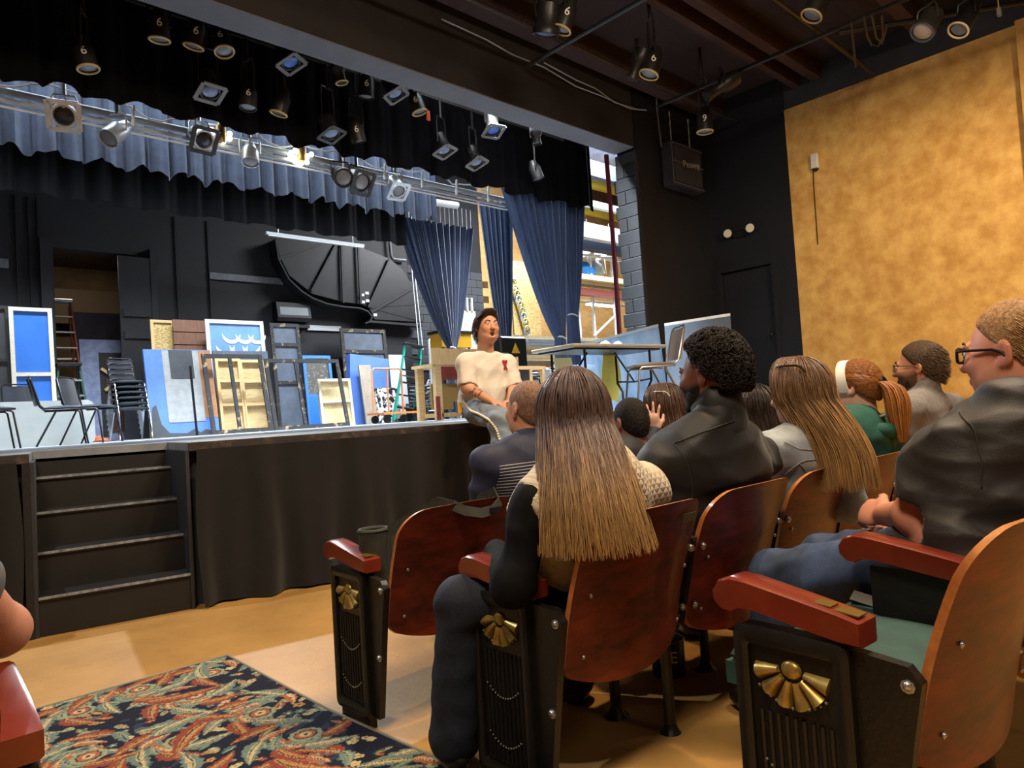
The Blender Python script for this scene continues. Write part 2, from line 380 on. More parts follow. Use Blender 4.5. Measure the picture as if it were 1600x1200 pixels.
drape('border_curtain', 'black pleated border farthest upstage above the painted discs', -2.5, 7.75, 11.0, 7.8, 4.37, 26, .04, m_border, .02, 300, seed=4)

def tied(name, label, X0, X1, Y, ztop, Xt, zt, wt, zbot, folds, amp, m, seed=1, wb=None, v_pow=1.35):
    """a leg drape gathered by a tie at (Xt, zt)"""
    rs = np.random.RandomState(seed); ph = rs.rand(8)*7; wb = wb or wt*1.5
    t = thing(name, label, 'curtain', ((X0+X1)/2, Y, ztop))
    def fn(u, v):
        z = zbot+(ztop-zbot)*v
        if z >= zt:
            q = (z-zt)/(ztop-zt); q2 = q**(1/v_pow)
            xl = Xt-wt/2+(X0-(Xt-wt/2))*q2; xr = Xt+wt/2+(X1-(Xt+wt/2))*q2
        else:
            q = (zt-z)/(zt-zbot+1e-6); e = math.sqrt(max(0, min(1, q*2))); xl = Xt-wt/2-(wb-wt)/2*e; xr = Xt+wt/2+(wb-wt)/2*e; q2 = 0
        s = u*folds*2*PI; f = math.sin(s+ph[0]+.8*math.sin(s*.21+ph[1]))+.5*math.sin(s*1.9+ph[2])+.35*math.sin(s*3.7+ph[3])
        k = (.45+.55*q2)
        return (xl+(xr-xl)*u, Y+amp*f*k, z)
    MB().sheet(fn, int(folds*12), 26, .006).build('drape', m, t, smooth=70, world=True)
    ring = [(Xt+(wt*.53)*math.cos(a), Y+.07*math.sin(a), zt+.015*math.sin(a*2)) for a in np.linspace(0, 2*PI, 15)[:-1]]
    MB().tube(ring, .014, 6, True).build('tie_cord', mat('tie_white', '#b9bdc6', .8), t, True, world=True)
    return t
# main leg (two gathers), middle leg, far leg
tied('leg_curtain', 'dark blue leg drape tied in a wide sweep, left gather nearest the batten end', 7.30, 8.75, 7.75, 4.85, 8.42, 2.22, .17, 1.02, 9, .06, m_blue_v, 5)
tied('leg_curtain', 'dark blue leg drape with straight right edge tied beside the lumber racks', 8.55, 9.42, 7.85, 5.4, 8.86, 2.62, .2, 1.02, 7, .06, m_blue_v, 6, wb=.3)
tied('leg_curtain', 'slender dark blue leg drape tied behind the seated speaker', 8.42, 9.25, 9.55, 5.0, 8.86, 2.42, .26, 1.02, 7, .05, m_blue_v, 7, wb=.34)
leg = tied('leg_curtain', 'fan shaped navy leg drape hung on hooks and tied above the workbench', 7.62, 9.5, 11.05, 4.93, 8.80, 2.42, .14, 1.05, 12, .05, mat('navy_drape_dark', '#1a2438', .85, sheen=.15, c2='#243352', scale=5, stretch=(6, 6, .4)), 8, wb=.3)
# ceiling pipe + hooks carrying the far leg
MB().tube([(8.3, 11.05, 5.33), (9.15, 11.05, 5.37)], .07, 14).build('header_pipe', mat('duct_white', '#d5dbe2', .5), leg, True, world=True)
for k in range(11):
    x = 8.35+k*.113; MB().tube([(x, 11.05, 4.9), (x+.01, 11.05, 5.32)], .006, 5).build('hook_wire', m_white, leg, world=True)

# ================================================================= BACK WALL DRESSING
def pan(name, label, px0, px1, yt, yb, Y, m, th=.03, cat='panel'):
    a = at(px0, yt, Y=Y); b = at(px1, yb, Y=Y)
    return tag(MB().box(a[0], b[0], Y-th, Y, b[2], a[2]).build(name, m), label, cat)
# vertical board joints of the back wall
for px in (28, 48, 62, 276, 327):
    a = at(px, 420, Y=YB); tag(MB().box(a[0]-.02, a[0]+.02, YB-.03, YB, 1.0, 5.2).build('trim_batten', m_black), kind='structure')
grey_b = mat('grey_batten', '#5d6168', .6, c2='#6d7178', scale=8)
a = at(327, 430, Y=YB-.02); b = at(441, 441, Y=YB-.02)
tag(MB().bar((a[0], YB-.03, (a[2]+b[2])/2), (b[0], YB-.03, (a[2]+b[2])/2), .04, .13).build('wall_board', grey_b), 'grey horizontal board on the black back wall beside the disc', 'board')
a = at(-40, 408, Y=YB-.02); b = at(13, 412, Y=YB-.02)
tag(MB().bar((a[0], YB-.03, a[2]), (b[0], YB-.03, a[2]), .04, .15).build('wall_board', grey_b), 'short grey board on the back wall at the left edge', 'board')
a = at(480, 512, Y=YB-.02); b = at(532, 514, Y=YB-.02)
tag(MB().bar((a[0], YB-.03, a[2]), (b[0], YB-.03, a[2]), .03, .11).build('wall_board', mat('grey_white', '#b4b8bc', .6)), 'short pale board on the back wall below the disc', 'board')
# door leaf that half closes the opening
a = at(187, 500, Y=YB-.06); b = at(238, 500, Y=YB-.06)
dl = thing('door_2', None, None, (a[0], YB-.06, 1.0)); dl['kind'] = 'structure'; dl['label'] = 'black sliding door leaf in the upstage doorway'
W = b[0]-a[0]; H = 3.32
MB().box(0, W, -.05, 0, 0, H).build('door_leaf', m_bw, dl)
for z in (1.82, 2.22): MB().box(.05, W-.05, -.075, -.05, z, z+.13).build('door_rail', m_bw, dl)
# tall black posts round the doorway
for px0, px1 in ((64, 82), (236, 246)):
    a = at(px0, 450, Y=YB-.1); b = at(px1, 450, Y=YB-.1)
    tag(MB().box(a[0], b[0], YB-.12, YB, 1, 4.5).build('trim_door_post', m_bw), kind='structure')
# store room beyond the doorway
struct('wall_store_back', MB().box(1.2, 6, 16.6, 16.8, 0, 6), mat('store_wall', '#4a3a26', .8, c2='#6b5638', scale=2))
struct('wall_store_left', MB().box(1.9, 2.0, 14.25, 16.6, 0, 6), mat('store_wall2', '#4d4130', .8))
struct('ceiling_store', MB().box(1.2, 6, 14.25, 16.8, 4.6, 4.7), m_dwood)
area('store_light', (3.1, 14.9, 4.5), (3.1, 15.4, 1), .6, .3, 14, (1, .9, .75))
tag(MB().box(2.3, 5.2, 16.3, 16.5, 3.4, 4.1).build('wooden_beam', mat('store_beam', '#5a4a36', .8)), 'brown timber bulkhead inside the store room', 'beam')

# big spiral stair unit mounted flat on the wall: two fanned half discs joined by a curled rim
sp = thing('spiral_set_piece', 'large black double fan shaped spiral set piece on the back wall', 'set piece', (0, 0, 0))
m_disc = mat('disc_black', '#17191c', .42, c2='#202227', scale=2.5)
m_discr = mat('disc_rib', '#17181b', .5)
P = lambda px, py, Y=YB-.12: at(px, py, Y=Y)
c1 = P(540, 372); sp.location = (c1[0], YB, 3.0)
out1 = [(431, 372), (436, 398), (448, 424), (465, 445), (486, 459), (508, 468), (535, 472), (562, 475), (578, 484)]
hub1 = (540, 372)
o2 = [(607, 403), (625, 418), (640, 437), (650, 462), (657, 490), (660, 503)]
hub2 = (577, 488)
def wedge(parent, pts, Y, th, m, name):
    q = [at(x, y, Y=Y) for x, y in pts]; return MB().prism([(p[0], Y, p[2]) for p in q], (0, th, 0)).build(name, m, parent, world=True)
arcs1 = [(431, 372), (437, 400), (452, 430), (488, 459), (538, 472), (563, 475)]
tops1 = [(505, 379), (520, 380), (526, 381), (534, 382), (547, 383), (560, 385)]
for i in range(5): wedge(sp, [arcs1[i], arcs1[i+1], tops1[i+1], tops1[i]], YB-.30+.012*i, .05, m_disc, 'fan_panel')
arcs2 = [(563, 475), (577, 480), (608, 404), (560, 385)]
wedge(sp, arcs2, YB-.27, .05, m_disc, 'fan_panel')
fan = [(608, 404), (628, 420), (644, 446), (653, 476), (660, 503)]
for i in range(4): wedge(sp, [(577, 481), fan[i], fan[i+1]], YB-.26+.01*i, .05, m_disc, 'fan_panel')
wedge(sp, [(577, 481), (660, 503), (585, 499)], YB-.22, .05, m_disc, 'fan_panel')
for a_, b_ in (((505, 379), (437, 405)), ((526, 381), (487, 455)), ((534, 382), (537, 473)), ((560, 384), (564, 475)), ((609, 405), (576, 480)), ((648, 448), (580, 488))):
    p0 = at(*a_, Y=YB-.33); p1 = at(*b_, Y=YB-.33); MB().bar((p0[0], YB-.32, p0[2]), (p1[0], YB-.32, p1[2]), .05, .04, up=(0, 1, 0)).build('radial_rib', m_discr, sp, world=True)
rim = [at(x, y, Y=YB-.34) for x, y in [(429, 370), (434, 402), (450, 433), (470, 452), (487, 463), (510, 472), (538, 477), (562, 479), (574, 484), (580, 492), (577, 498), (570, 501)]]
mb = MB()
def rimfn(u, v):
    s = u*(len(rim)-1); i = min(int(s), len(rim)-2); t = s-i; p = rim[i]*(1-t)+rim[i+1]*t; return (p[0], YB-.36+.36*v, p[2]-.05)
mb.sheet(rimfn, 44, 3, .03).build('curled_rim', m_discr, sp, smooth=True, world=True)
mb = MB(); a = at(577, 500, Y=YB-.3); b = at(660, 505, Y=YB-.3)
mb.bar((a[0], YB-.2, a[2]-.03), (b[0], YB-.2, b[2]-.06), .22, .05).build('bottom_ledge', m_discr, sp, world=True)
for x, y in ((566, 461), (573, 458), (567, 472), (574, 470), (586, 492)):
    a = at(x, y, Y=YB-.32); MB().box(a[0]-.045, a[0]+.045, YB-.335, YB-.325, a[2]-.03, a[2]+.03).build('paper_tag', m_white, sp, world=True)
# dead fluorescent batten in front of the fan
a = at(415, 364, Y=12.6); b = at(568, 381, Y=12.6)
ft = thing('fluorescent_fixture', 'unlit strip light fixture hanging before the black fan', 'light fixture', (a[0], 12.6, a[2]))
MB().bar((a[0], 12.6, a[2]), (b[0], 12.6, a[2]), .07, .05).build('housing', mat('fixture_white', '#8d9092', .5), ft, world=True)
MB().tube([(a[0]+.03, 12.56, a[2]-.05), (b[0]-.03, 12.56, a[2]-.05)], .018, 8).build('tube_lamp', mat('tube_off', '#9a9d9d', .3), ft, True, world=True)
for x in (a[0]+.25, b[0]-.25): MB().tube([(x, 12.6, a[2]), (x, 12.6, 8.6)], .006, 5).build('hanger_wire', m_steel, ft, world=True)
# black louvred box on the wall
a = at(425, 478, Y=YB); b = at(478, 500, Y=YB)
vb = thing('wall_lamp_box', 'black boxed wall light with pale slot above the flats', 'light fixture', (a[0], YB, b[2]-.2))
W = b[0]-a[0]
MB().prism([(0, 0, .12), (0, -.22, .12), (0, -.26, .2), (0, -.2, .52), (0, 0, .55)], (W, 0, 0)).build('housing', m_bw, vb)
MB().hexa([(.06, -.256, .25), (W-.06, -.256, .25), (W-.06, -.25, .27), (.06, -.25, .27), (.06, -.225, .42), (W-.06, -.225, .42), (W-.06, -.22, .42), (.06, -.22, .42)]).build('slot', mat('slot_grey', '#6f7478', .5), vb)
MB().box(.02, W-.02, -.2, 0, 0, .06).build('lower_lip', m_bw, vb)
# conduit with junction right of the fan
cd = [at(609, 380, Y=YB-.1), at(611, 400, Y=YB-.1), at(614, 405, Y=YB-.1), at(634, 407, Y=YB-.1)]
tag(MB().tube([at(609, 330, Y=YB-.1)]+cd, .035, 8).build('conduit', mat('conduit_grey', '#8b8f94', .5, metal=.4), smooth=True), 'grey pipe with elbow right of the fan set piece', 'pipe')

# ================================================================= SCENERY LEANING UPSTAGE
def flat(name, label, px0, px1, yt, yb, Y, face, frame=None, lean=7, rails=(), stile=.06, th=.045, yaw=0, cat='flat', stiles=None, open_=False, W=None, group=None):
    a = at(px0, yb, Y=Y); b = at(px1, yb, Y=Y); lean = math.radians(lean)
    W = W or (b[0]-a[0])/math.cos(math.radians(yaw))
    z = at((px0+px1)/2, yt, Y=Y+.18)[2]; H = (z-SZ)/math.cos(lean)
    t = thing(name, label, cat, (a[0], Y, SZ+.002+th*math.sin(lean)*0), (-lean, 0, math.radians(yaw)), group)
    if not open_: MB().box(.004, W-.004, th*.55 if frame else 0, th, .004, H-.004).build('panel', face, t)
    if frame:
        for x0, x1 in (stiles or ((0, stile), (W-stile, W))): MB().box(x0, x1, 0, th*.6, 0, H).build('stile', frame, t)
        for z0 in (0, H-stile)+tuple(r*H for r in rails): MB().box(stile, W-stile, 0.002, th*.58, z0, z0+stile).build('rail', frame, t)
    t['W'] = W; t['H'] = H
    w_, h_ = W, H; del t['W'], t['H']
    return t, w_, h_
m_bluep = mat('blue_panel', '#2467c4', .55, c2='#2f74cf', scale=2)
m_blueflat = mat('blue_flat', '#4a6fc0', .6, c2='#5479c8', scale=3)
m_greyf = mat('grey_flat', '#85898b', .7, c2='#989b9b', scale=8, detail=8)
m_charc = mat('charcoal_flat', '#34373b', .65, c2='#3e4146', scale=5)
m_slate = mat('slate_flat', '#4a525d', .6, c2='#566070', scale=4)
m_tan = mat('tan_board', '#8d5f3c', .7, c2='#a2764f', scale=3)
m_wfr = mat('white_wood', '#cfc5b2', .6, c2='#e0d9ca', scale=6, stretch=(1, 1, 8))
m_blkfr = mat('black_wood', '#1c1c1e', .55, c2='#2c2b2b', scale=9)
m_worn = mat('worn_frame', '#242426', .6, c2='#a08d6e', scale=7, contrast=(.56, .66))
flat('scenery_flat', 'black framed flat standing beside the bright blue flat', -30, 22, 477, 628, 12.3, m_charc, m_blkfr, 5, (.28, .6), .05)
flat('scenery_flat', 'bright blue two panel flat with pale wooden frame', 22, 91, 481, 650, 12.2, m_bluep, m_wfr, 5, (.50,), .055)
# inside the store room
flat('scenery_flat', 'dark purplish flat leaning inside the doorway', 126, 205, 489, 676, 14.6, mat('dark_purple', '#2b2a35', .7, c2='#363543', scale=4), None, 5)
f, W, H = flat('scenery_flat', 'grey blue flat with a brown painted opening inside the doorway', 132, 206, 531, 676, 14.35, mat('grey_blue', '#7480a0', .7, c2='#8f9bb8', scale=9), None, 5)
MB().box(.38, W, -.012, 0, .15, H-.33).build('brown_opening', mat('brown_board', '#4b2f2c', .7), f)
MB().box(.30, .4, -.022, 0, .1, H-.25).build('dark_casing', m_blkfr, f); MB().box(.4, W, -.022, 0, H-.35, H-.25).build('dark_casing', m_blkfr, f)
def stick(name, label, a, b, Y, w, m, cat='board', th=None):
    p = at(*a, Y=Y); q = at(*b, Y=Y); return tag(MB().bar((p[0], Y, p[2]), (q[0], Y, q[2]), th or w, w, up=(0, 1, 0)).build(name, m), label, cat)
stick('wood_batten', 'thin wooden batten slanting down in the doorway', (158, 576), (182, 592), 14.42, .05, m_pine)
stick('wood_batten', 'short wooden batten rising above the chair stack', (164, 610), (182, 597), 14.40, .05, m_pine)

# ---- step ladders
def ladder(name, label, base, H, w0, w1, rise, m_rail, m_step_, spread=.5, yaw=0, lean=0, nstep=6, top=True):
    t = thing(name, label, 'ladder', base, (0, 0, yaw))
    for s in (-1, 1):
        MB().bar((s*w0/2, 0, 0), (s*w1/2, spread*.5, H), .03, .075, up=(0, 1, 0)).build('rail', m_rail, t)
        MB().bar((s*w0*.44, spread, 0), (s*w1*.44, spread*.55, H*.97), .025, .04, up=(0, 1, 0)).build('rear_rail', m_rail, t)
    for k in range(1, nstep):
        f = k/nstep; z = H*f; w = w0+(w1-w0)*f; y = spread*.5*f
        MB().box(-w/2, w/2, y-.045, y+.045, z-.012, z+.012).build('step', m_step_, t)
    for k in (1, 3):
        f = k/5; MB().bar((-w0*.4, spread-(spread*.45)*f, H*f), (w0*.4, spread-(spread*.45)*f, H*f), .02, .03).build('rear_brace', m_steel, t)
    if top: MB().box(-w1/2-.03, w1/2+.03, spread*.5-.1, spread*.5+.12, H-.02, H+.035, .01).build('top_cap', m_blkplastic if m_rail.name != 'fibre_orange' else m_alu, t)
    return t
m_fo = mat('fibre_orange', '#7a3420', .5); m_fg = mat('fibre_green', '#1c9c88', .5, c2='#2cb29c', scale=7); m_fdg = mat('fibre_dark_green', '#1c3c33', .5)
b = at(104, 676, Y=14.5); ladder('step_ladder', 'tall rust coloured step ladder inside the doorway', (b[0], 14.3, SZ), 2.55, .62, .30, .3, m_fo, m_alu, .6, nstep=9)
b = at(113, 680, Y=13.4); ladder('step_ladder', 'dark green step ladder before the tall rust ladder', (b[0], 13.25, SZ), 1.3, .5, .3, .3, m_fdg, m_alu, .5, nstep=5)
p0 = at(640, 657, Y=13.3)
ld = ladder('step_ladder', 'teal green step ladder leaning closed beside the hand cart', (p0[0]-.75, 12.35, SZ), 1.66, .52, .36, .3, m_fg, m_blkmetal, .22, yaw=0, nstep=6)
ld.rotation_euler = (-.06, .2, -.25)

for i, (a, b) in enumerate((((644, 425), (655, 545)), ((648, 425), (661, 547)))):
    p, q = at(*a, Y=12.6), at(*b, Y=12.6); tag(MB().tube([(p[0], 12.6, 8.6), (p[0], 12.6, p[2]), (q[0], 12.6, q[2])], .012, 5).build('rope', m_white), ['thin pale rope hanging down to the teal ladder', 'second thin pale rope hanging beside the first'][i], 'rope')
# ---- white folding table standing on its side
a = at(-14, 702, Y=11.15); b = at(150, 694, Y=11.15); zt = at(75, 626, Y=11.15)[2]
tb = thing('folding_table', 'white folding table stood on its long edge behind the chairs', 'table', (a[0], 11.15, SZ), (-.06, 0, 0))
W = b[0]-a[0]; H = zt-SZ; pr = []
for cx, cz, a0 in ((W-.09, .09, -PI/2), (W-.09, H-.09, 0), (.09, H-.09, PI/2), (.09, .09, PI)):
    for k in range(5): t_ = a0+PI/2*k/4; pr.append((cx+.09*math.cos(t_), 0, cz+.09*math.sin(t_)))
MB().prism(pr, (0, .045, 0)).build('table_top', mat('table_white', '#9aa09e', .5, c2='#a5abaa', scale=3), tb)
for x in (.3, W-.35):
    MB().tube([(x, .06, .12), (x, .1, .12), (x, .1, H-.12), (x, .06, H-.12)], .014, 6).build('folded_leg', m_blkmetal, tb)

# ---- stacking chairs on stage
def stage_chair(name, label, loc, yaw, m_seat, m_fr, back_h=.42, group=None, closed=True):
    t = thing(name, label, 'chair', loc, (0, 0, yaw), group)
    for s in (-1, 1):
        x = .21*s
        MB().tube([(x*1.08, .26, 0), (x, .2, .43), (x, .17, .455), (x, -.2, .455)], .0115, 7).build('front_leg', m_fr, t, True)
        MB().tube([(x*1.08, -.30, 0), (x, -.08, .44), ], .0115, 7).build('rear_leg', m_fr, t, True)
    MB().tube([(.19, -.02, .45), (.19, -.2, .47), (.185, -.25, .52), (.18, -.34, .86), (.14, -.355, .895), (-.14, -.355, .895), (-.18, -.34, .86), (-.185, -.25, .52), (-.19, -.2, .47), (-.19, -.02, .45)], .0115, 7).build('back_frame', m_fr, t, True)
    MB().sheet(lambda u, v: (-.2+.4*u, -.22+.45*v, .465+.03*math.sin(PI*min(1, max(0, u)))**.4*math.sin(PI*v)**.4), 10, 8, .02).build('seat', m_seat, t, True)
    MB().sheet(lambda u, v: (-.172+.344*u, -.262-.075*v-.02*math.sin(PI*u), .53+(back_h-.08)*v), 8, 6, .03).build('backrest', m_seat, t, True)
    return t
m_vinyl = mat('black_vinyl', '#22262d', .38, c2='#2b3038', scale=8)
def on_stage(px, py, Y): a = at(px, py, Y=Y); return (a[0], Y, SZ)
stage_chair('stacking_chair', 'black stacking chair seen side-on at the end of the white table', on_stage(100, 690, 10.75), -PI/2-.15, m_vinyl, m_blkmetal)
stage_chair('stacking_chair', 'black stacking chair angled toward the hall before the white table', on_stage(146, 688, 10.65), PI+.9, m_vinyl, m_blkmetal).rotation_euler.z = -PI/2-.75
stage_chair('stacking_chair', 'black stacking chair tucked behind the white folding table', on_stage(42, 690, 11.75), PI+.15, m_vinyl, m_blkmetal)
stage_chair('stacking_chair', 'black stacking chair cut off by the left edge of the view', on_stage(-14, 700, 10.4), -PI/2, m_vinyl, m_blkmetal)
cb = on_stage(206, 686, 12.0)
for k in range(6):
    stage_chair('stacking_chair', ['black stacking chair at the bottom of the chair stack', 'black stacking chair second from the bottom of the stack', 'black stacking chair third from the bottom of the stack', 'black stacking chair fourth from the bottom of the stack', 'black stacking chair fifth from the bottom of the stack', 'topmost black chair of the stack with its back in view'][k],
                (cb[0]+.0, cb[1]+k*.035, SZ+k*.085), PI, m_vinyl, m_chrome, group='chairs stacked before the doorway')
tag(MB().tube([(cb[0]-.6+.25*math.cos(t)*(1-.03*t), cb[1]-.2+.2*math.sin(t), SZ+.012+.004*t) for t in np.linspace(0, 19, 90)], .011, 5).build('extension_cord', mat('orange_cord', '#b4552a', .6), smooth=True), 'orange extension cord coiled under the chair stack', 'cord')
pan('wood_plank', 'short tan plank standing beside the chair stack', 232, 243, 636, 685, 12.6, mat('tan_plank', '#b7a86c', .7), .05, 'board')

# ---- left group of flats
f, W, H = flat('scenery_flat', 'blue and grey painted flat with dark patches leaning low', 238, 345, 545, 685, 12.15, m_blueflat, None, 12, th=.06)
MB().box(W*.26, W*.80, -.006, 0, H*.16, H*.985).build('grey_patch', m_greyf, f)
MB().box(W*.36, W*.71, -.012, -.006, H*.66, H*.99).build('dark_patch', m_charc, f)
MB().prism([(0.0, -.008, .0), (W*.95, -.008, .0), (W*.93, -.008, .06), (W*.78, -.008, .1), (W*.7, -.008, .05), (W*.62, -.008, .12), (W*.5, -.008, .05), (W*.25, -.008, .07), (W*.15, -.008, .22), (W*.1, -.008, .55), (W*.04, -.008, .5)], (0, .006, 0)).build('dark_stain', m_charc, f)
MB().box(W*.8, W*1.0, -.004, 0, H*.2, H*.99).build('tan_edge', m_tan, f)
stick('metal_rod', 'thin dark rod leaning on the blue and grey flat', (297, 572), (308, 680.5), 11.95, .03, m_blkmetal, 'rod')
flat('scenery_flat', 'strand board panel with dark stamp behind the blue flat', 246, 284, 501, 676, 13.3, m_osb, m_pine, 4, (), .05)
a = at(250, 508, Y=13.28)
f, W, H = flat('slatted_crate', 'brown slatted crate end beside the strand board', 281, 332, 501, 676, 13.2, mat('brown_under', '#2e1f18', .7), None, 4, th=.03)
for k in range(9):
    MB().box(0, W, -.02, 0, H*k/9+.012, H*(k+1)/9-.006).build('slat', mat('brown_slat', '#6b4a38', .65, c2='#7d5946', scale=4, stretch=(8, 1, 1)), f)
f, W, H = flat('scenery_flat', 'light blue flat painted with white crescent waves', 334, 426, 501, 676, 12.9, mat('wave_blue', '#5f87bd', .6, c2='#6c94c8', scale=3), m_wfr, 5, (), .07)
for (cx, cz, r_) in ((.62, .88, .17), (.95, .88, .17), (1.27, .88, .17), (.45, .66, .17), (.78, .66, .17), (1.1, .66, .17)):
    cx = cx/1.45*W; cz = H-.16-(1-cz)*1.0
    mb = MB(); pts = []; n = 14
    for k in range(n+1):
        t_ = PI+PI*k/n; pts.append((cx+r_*math.cos(t_), .018, cz+r_*math.sin(t_)))
    inn = [(cx+(r_-.05*math.sin(PI*k/n))*math.cos(PI+PI*k/n), .018, cz+.02+(r_-.02)*math.sin(PI+PI*k/n)*.82) for k in range(n, -1, -1)]
    MB().prism(pts+inn, (0, .008, 0)).build('painted_wave', mat('wave_white', '#e9ece8', .6), f)
flat('scenery_flat', 'slate grey low flat behind the window frames', 345, 432, 548, 678, 12.6, m_slate, None, 8)
# window frames
def winframe(label, px0, px1, yt, yb, Y, cols, lean, m, px_shift=0, rails=()):
    f, W, H = flat('window_frame', label, px0, px1, yt, yb, Y, None, m, lean, rails, .07, .06, open_=True, cat='window frame')
    for c in cols: MB().box(W*c-.03, W*c+.03, 0, .035, .07, H-.07).build('mullion', m, f)
    return f, W, H
f, W, H = winframe('black and tan window frame unit leaning over plywood boxes', 332, 428, 552, 678, 11.95, (.45,), 14, m_worn)
winframe('second black and tan window frame unit leaning beside the first', 430, 548, 560, 672, 12.05, (.4,), 14, m_worn)
for i, (a0, a1, t0) in enumerate(((348, 388, 560), (386, 426, 562))):
    lab = ['shallow plywood tray on end behind the left window frame', 'second shallow plywood tray on end behind the left window frame'][i]
    flat('plywood_tray', lab, a0, a1, t0, 676, 12.35, m_ply, m_pine, 9, (.36, .68), .05, .09, cat='tray')
flat('scenery_flat', 'tall narrow grey panel in a worn wooden frame', 436, 482, 506, 674, 13.0, m_slate, m_worn, 5, (.42, .78), .07)
f, W, H = flat('foam_board', 'speckled grey foam board in a blue frame', 484, 528, 556, 672, 12.9, mat('foam_speckle', '#b3b1a8', .8, c2='#55534e', scale=26, contrast=(.3, .42)), mat('blue_frame', '#3d76c2', .6), 6, (.42,), .06, cat='board')
MB().box(.05, W-.05, -.001, .03, .05, H*.42).build('blue_lower', m_bluep, f)
flat('plywood_tray', 'pale plywood tray on end with one cross rail', 505, 556, 592, 670, 12.4, mat('pale_ply', '#d6c79c', .65, c2='#c2b07f', scale=12), m_wfr, 7, (.5,), .05, .08, cat='tray')
f, W, H = flat('scenery_flat', 'dark grey framed flat leaning behind the blue mattress board', 545, 616, 515, 666, 13.45, m_slate, m_worn, 4, (.40, .74), .08)
f, W, H = flat('mattress_board', 'thick plain blue board leaning behind the hand cart', 547, 600, 552, 666, 12.75, m_blueflat, None, 6, th=.16, W=.95, cat='board'); f.rotation_euler[1] = .12
flat('cardboard_sheet', 'grey cardboard sheet leaning by the blue board', 573, 592, 570, 664, 12.55, mat('cardboard_grey', '#8f8678', .8, c2='#a1988a', scale=8), None, 9, cat='board')
flat('art_panel', 'white panel with black scribbled pattern behind the hand cart', 592, 628, 606, 662, 12.65, mat('scribble', '#17181a', .6, c2='#d8dadb', scale=9, contrast=(.46, .52), detail=2), None, 8, cat='panel')
flat('foam_sheet', 'white foam sheet leaning between framed flat and ladder', 617, 642, 555, 664, 13.5, mat('foam_white', '#c9cfd4', .8), None, 4, cat='board')
flat('pink_board', 'pink and white board edge behind the hand cart', 586, 602, 575, 664, 12.95, mat('pinkish', '#d8c3c0', .7), None, 6, cat='board')

# ---- orange hand cart
a = on_stage(603, 661, 12.2); hc = thing('hand_cart', 'orange flat hand cart with tall loop handle', 'cart', (a[0], 11.9, SZ))
m_or = mat('cart_orange', '#d07a35', .5); 
MB().box(-.42, .5, -.3, .3, .17, .21).build('deck', m_or, hc)
MB().tube([(-.33, .2, .2), (-.33, .2, 1.05), (-.28, .2, 1.1), (.32, .2, 1.1), (.37, .2, 1.05), (.37, .2, .2)], .02, 8).build('handle_loop', mat('cart_tube', '#c98a5e', .45), hc, True)
MB().tube([(.02, .2, .2), (.02, .2, 1.1)], .018, 8).build('handle_post', mat('cart_tube', '', .45), hc, True)
for x in (-.3, .38):
    for y in (-.22, .22):
        MB().cyl((x, y-.02, .08), (x, y+.02, .08), .08, n=14).build('caster', m_blkplastic, hc, True)
# ---- stacked grey folding chairs and a stool right of the ladder
for k in range(5):
    b = on_stage(668, 655, 13.0)
    t = thing('folded_chair', ['lowest', 'second', 'third', 'fourth', 'top'][k]+' grey chair lying in the pile beside the ladder', 'chair', (b[0], 13.0, SZ+.42+.085*k), (0, 0, .2*(-1)**k), 'grey chairs piled by the ladder')
    MB().sheet(lambda u, v: (-.24+.48*u, -.22+.44*v, .02*math.sin(PI*u)), 6, 5, .02).build('seat', mat('grey_seat', '#7c848e', .5), t, True)
    MB().tube([(-.26, -.24, .0), (-.26, .26, .03), (.26, .26, .03), (.26, -.24, 0)], .014, 6).build('frame', m_steel, t, True)
b = on_stage(668, 655, 13.0)
t = thing('trestle_bench', 'grey trestle bench carrying the piled chairs', 'bench', (b[0], 13.0, SZ))
MB().box(-.4, .55, -.25, .25, .34, .40).build('bench_top', mat('bench_grey', '#5b6068', .6), t)
for x in (-.34, .48):
    for y in (-.2, .2): MB().bar((x, y, 0), (x*.9, y*.8, .36), .04, .04).build('leg', mat('bench_grey', '', .6), t)
t = thing('bar_stool', 'grey metal stool left of the workbench', 'stool', on_stage(690, 654, 12.0))
MB().box(-.2, .2, -.2, .2, .6, .63).build('seat', mat('stool_top', '#c9c1a4', .6), t)
for x in (-1, 1):
    for y in (-1, 1): MB().bar((x*.22, y*.22, 0), (x*.16, y*.16, .6), .03, .03).build('leg', mat('stool_leg', '#5d6369', .5, metal=.4), t)
MB().bar((-.2, -.2, .25), (.2, -.2, .25), .02, .03).build('foot_rail', m_steel, t)
t = thing('white_chair_frame', 'white plastic chair with looped back by the piled chairs', 'chair', on_stage(694, 640, 13.4), (0, 0, .3)); t.location.z += .5
MB().sheet(lambda u, v: (-.25+.5*u, -.22+.44*v, .0), 6, 5, .03).build('seat', m_white, t, True)
for x in np.linspace(-.2, .2, 4): MB().tube([(x, .2, 0), (x, .26, .2), (x*.8, .28, .4)], .016, 6).build('back_slat', m_white, t, True)
MB().tube([(-.25, .2, 0), (-.25, .28, .35), (-.15, .3, .45), (.15, .3, .45), (.25, .28, .35), (.25, .2, 0)], .02, 6).build('back_loop', m_white, t, True)
b = thing('equipment_case', 'black equipment case under the grey bench', 'case', on_stage(672, 655, 12.6))
MB().box(-.5, .3, -.2, .2, 0, .3, .02).build('body', m_blkplastic, b); MB().tube([(-.2, -.2, .2), (-.2, -.24, .2), (0, -.24, .2), (0, -.2, .2)], .012, 6).build('handle', m_steel, b)
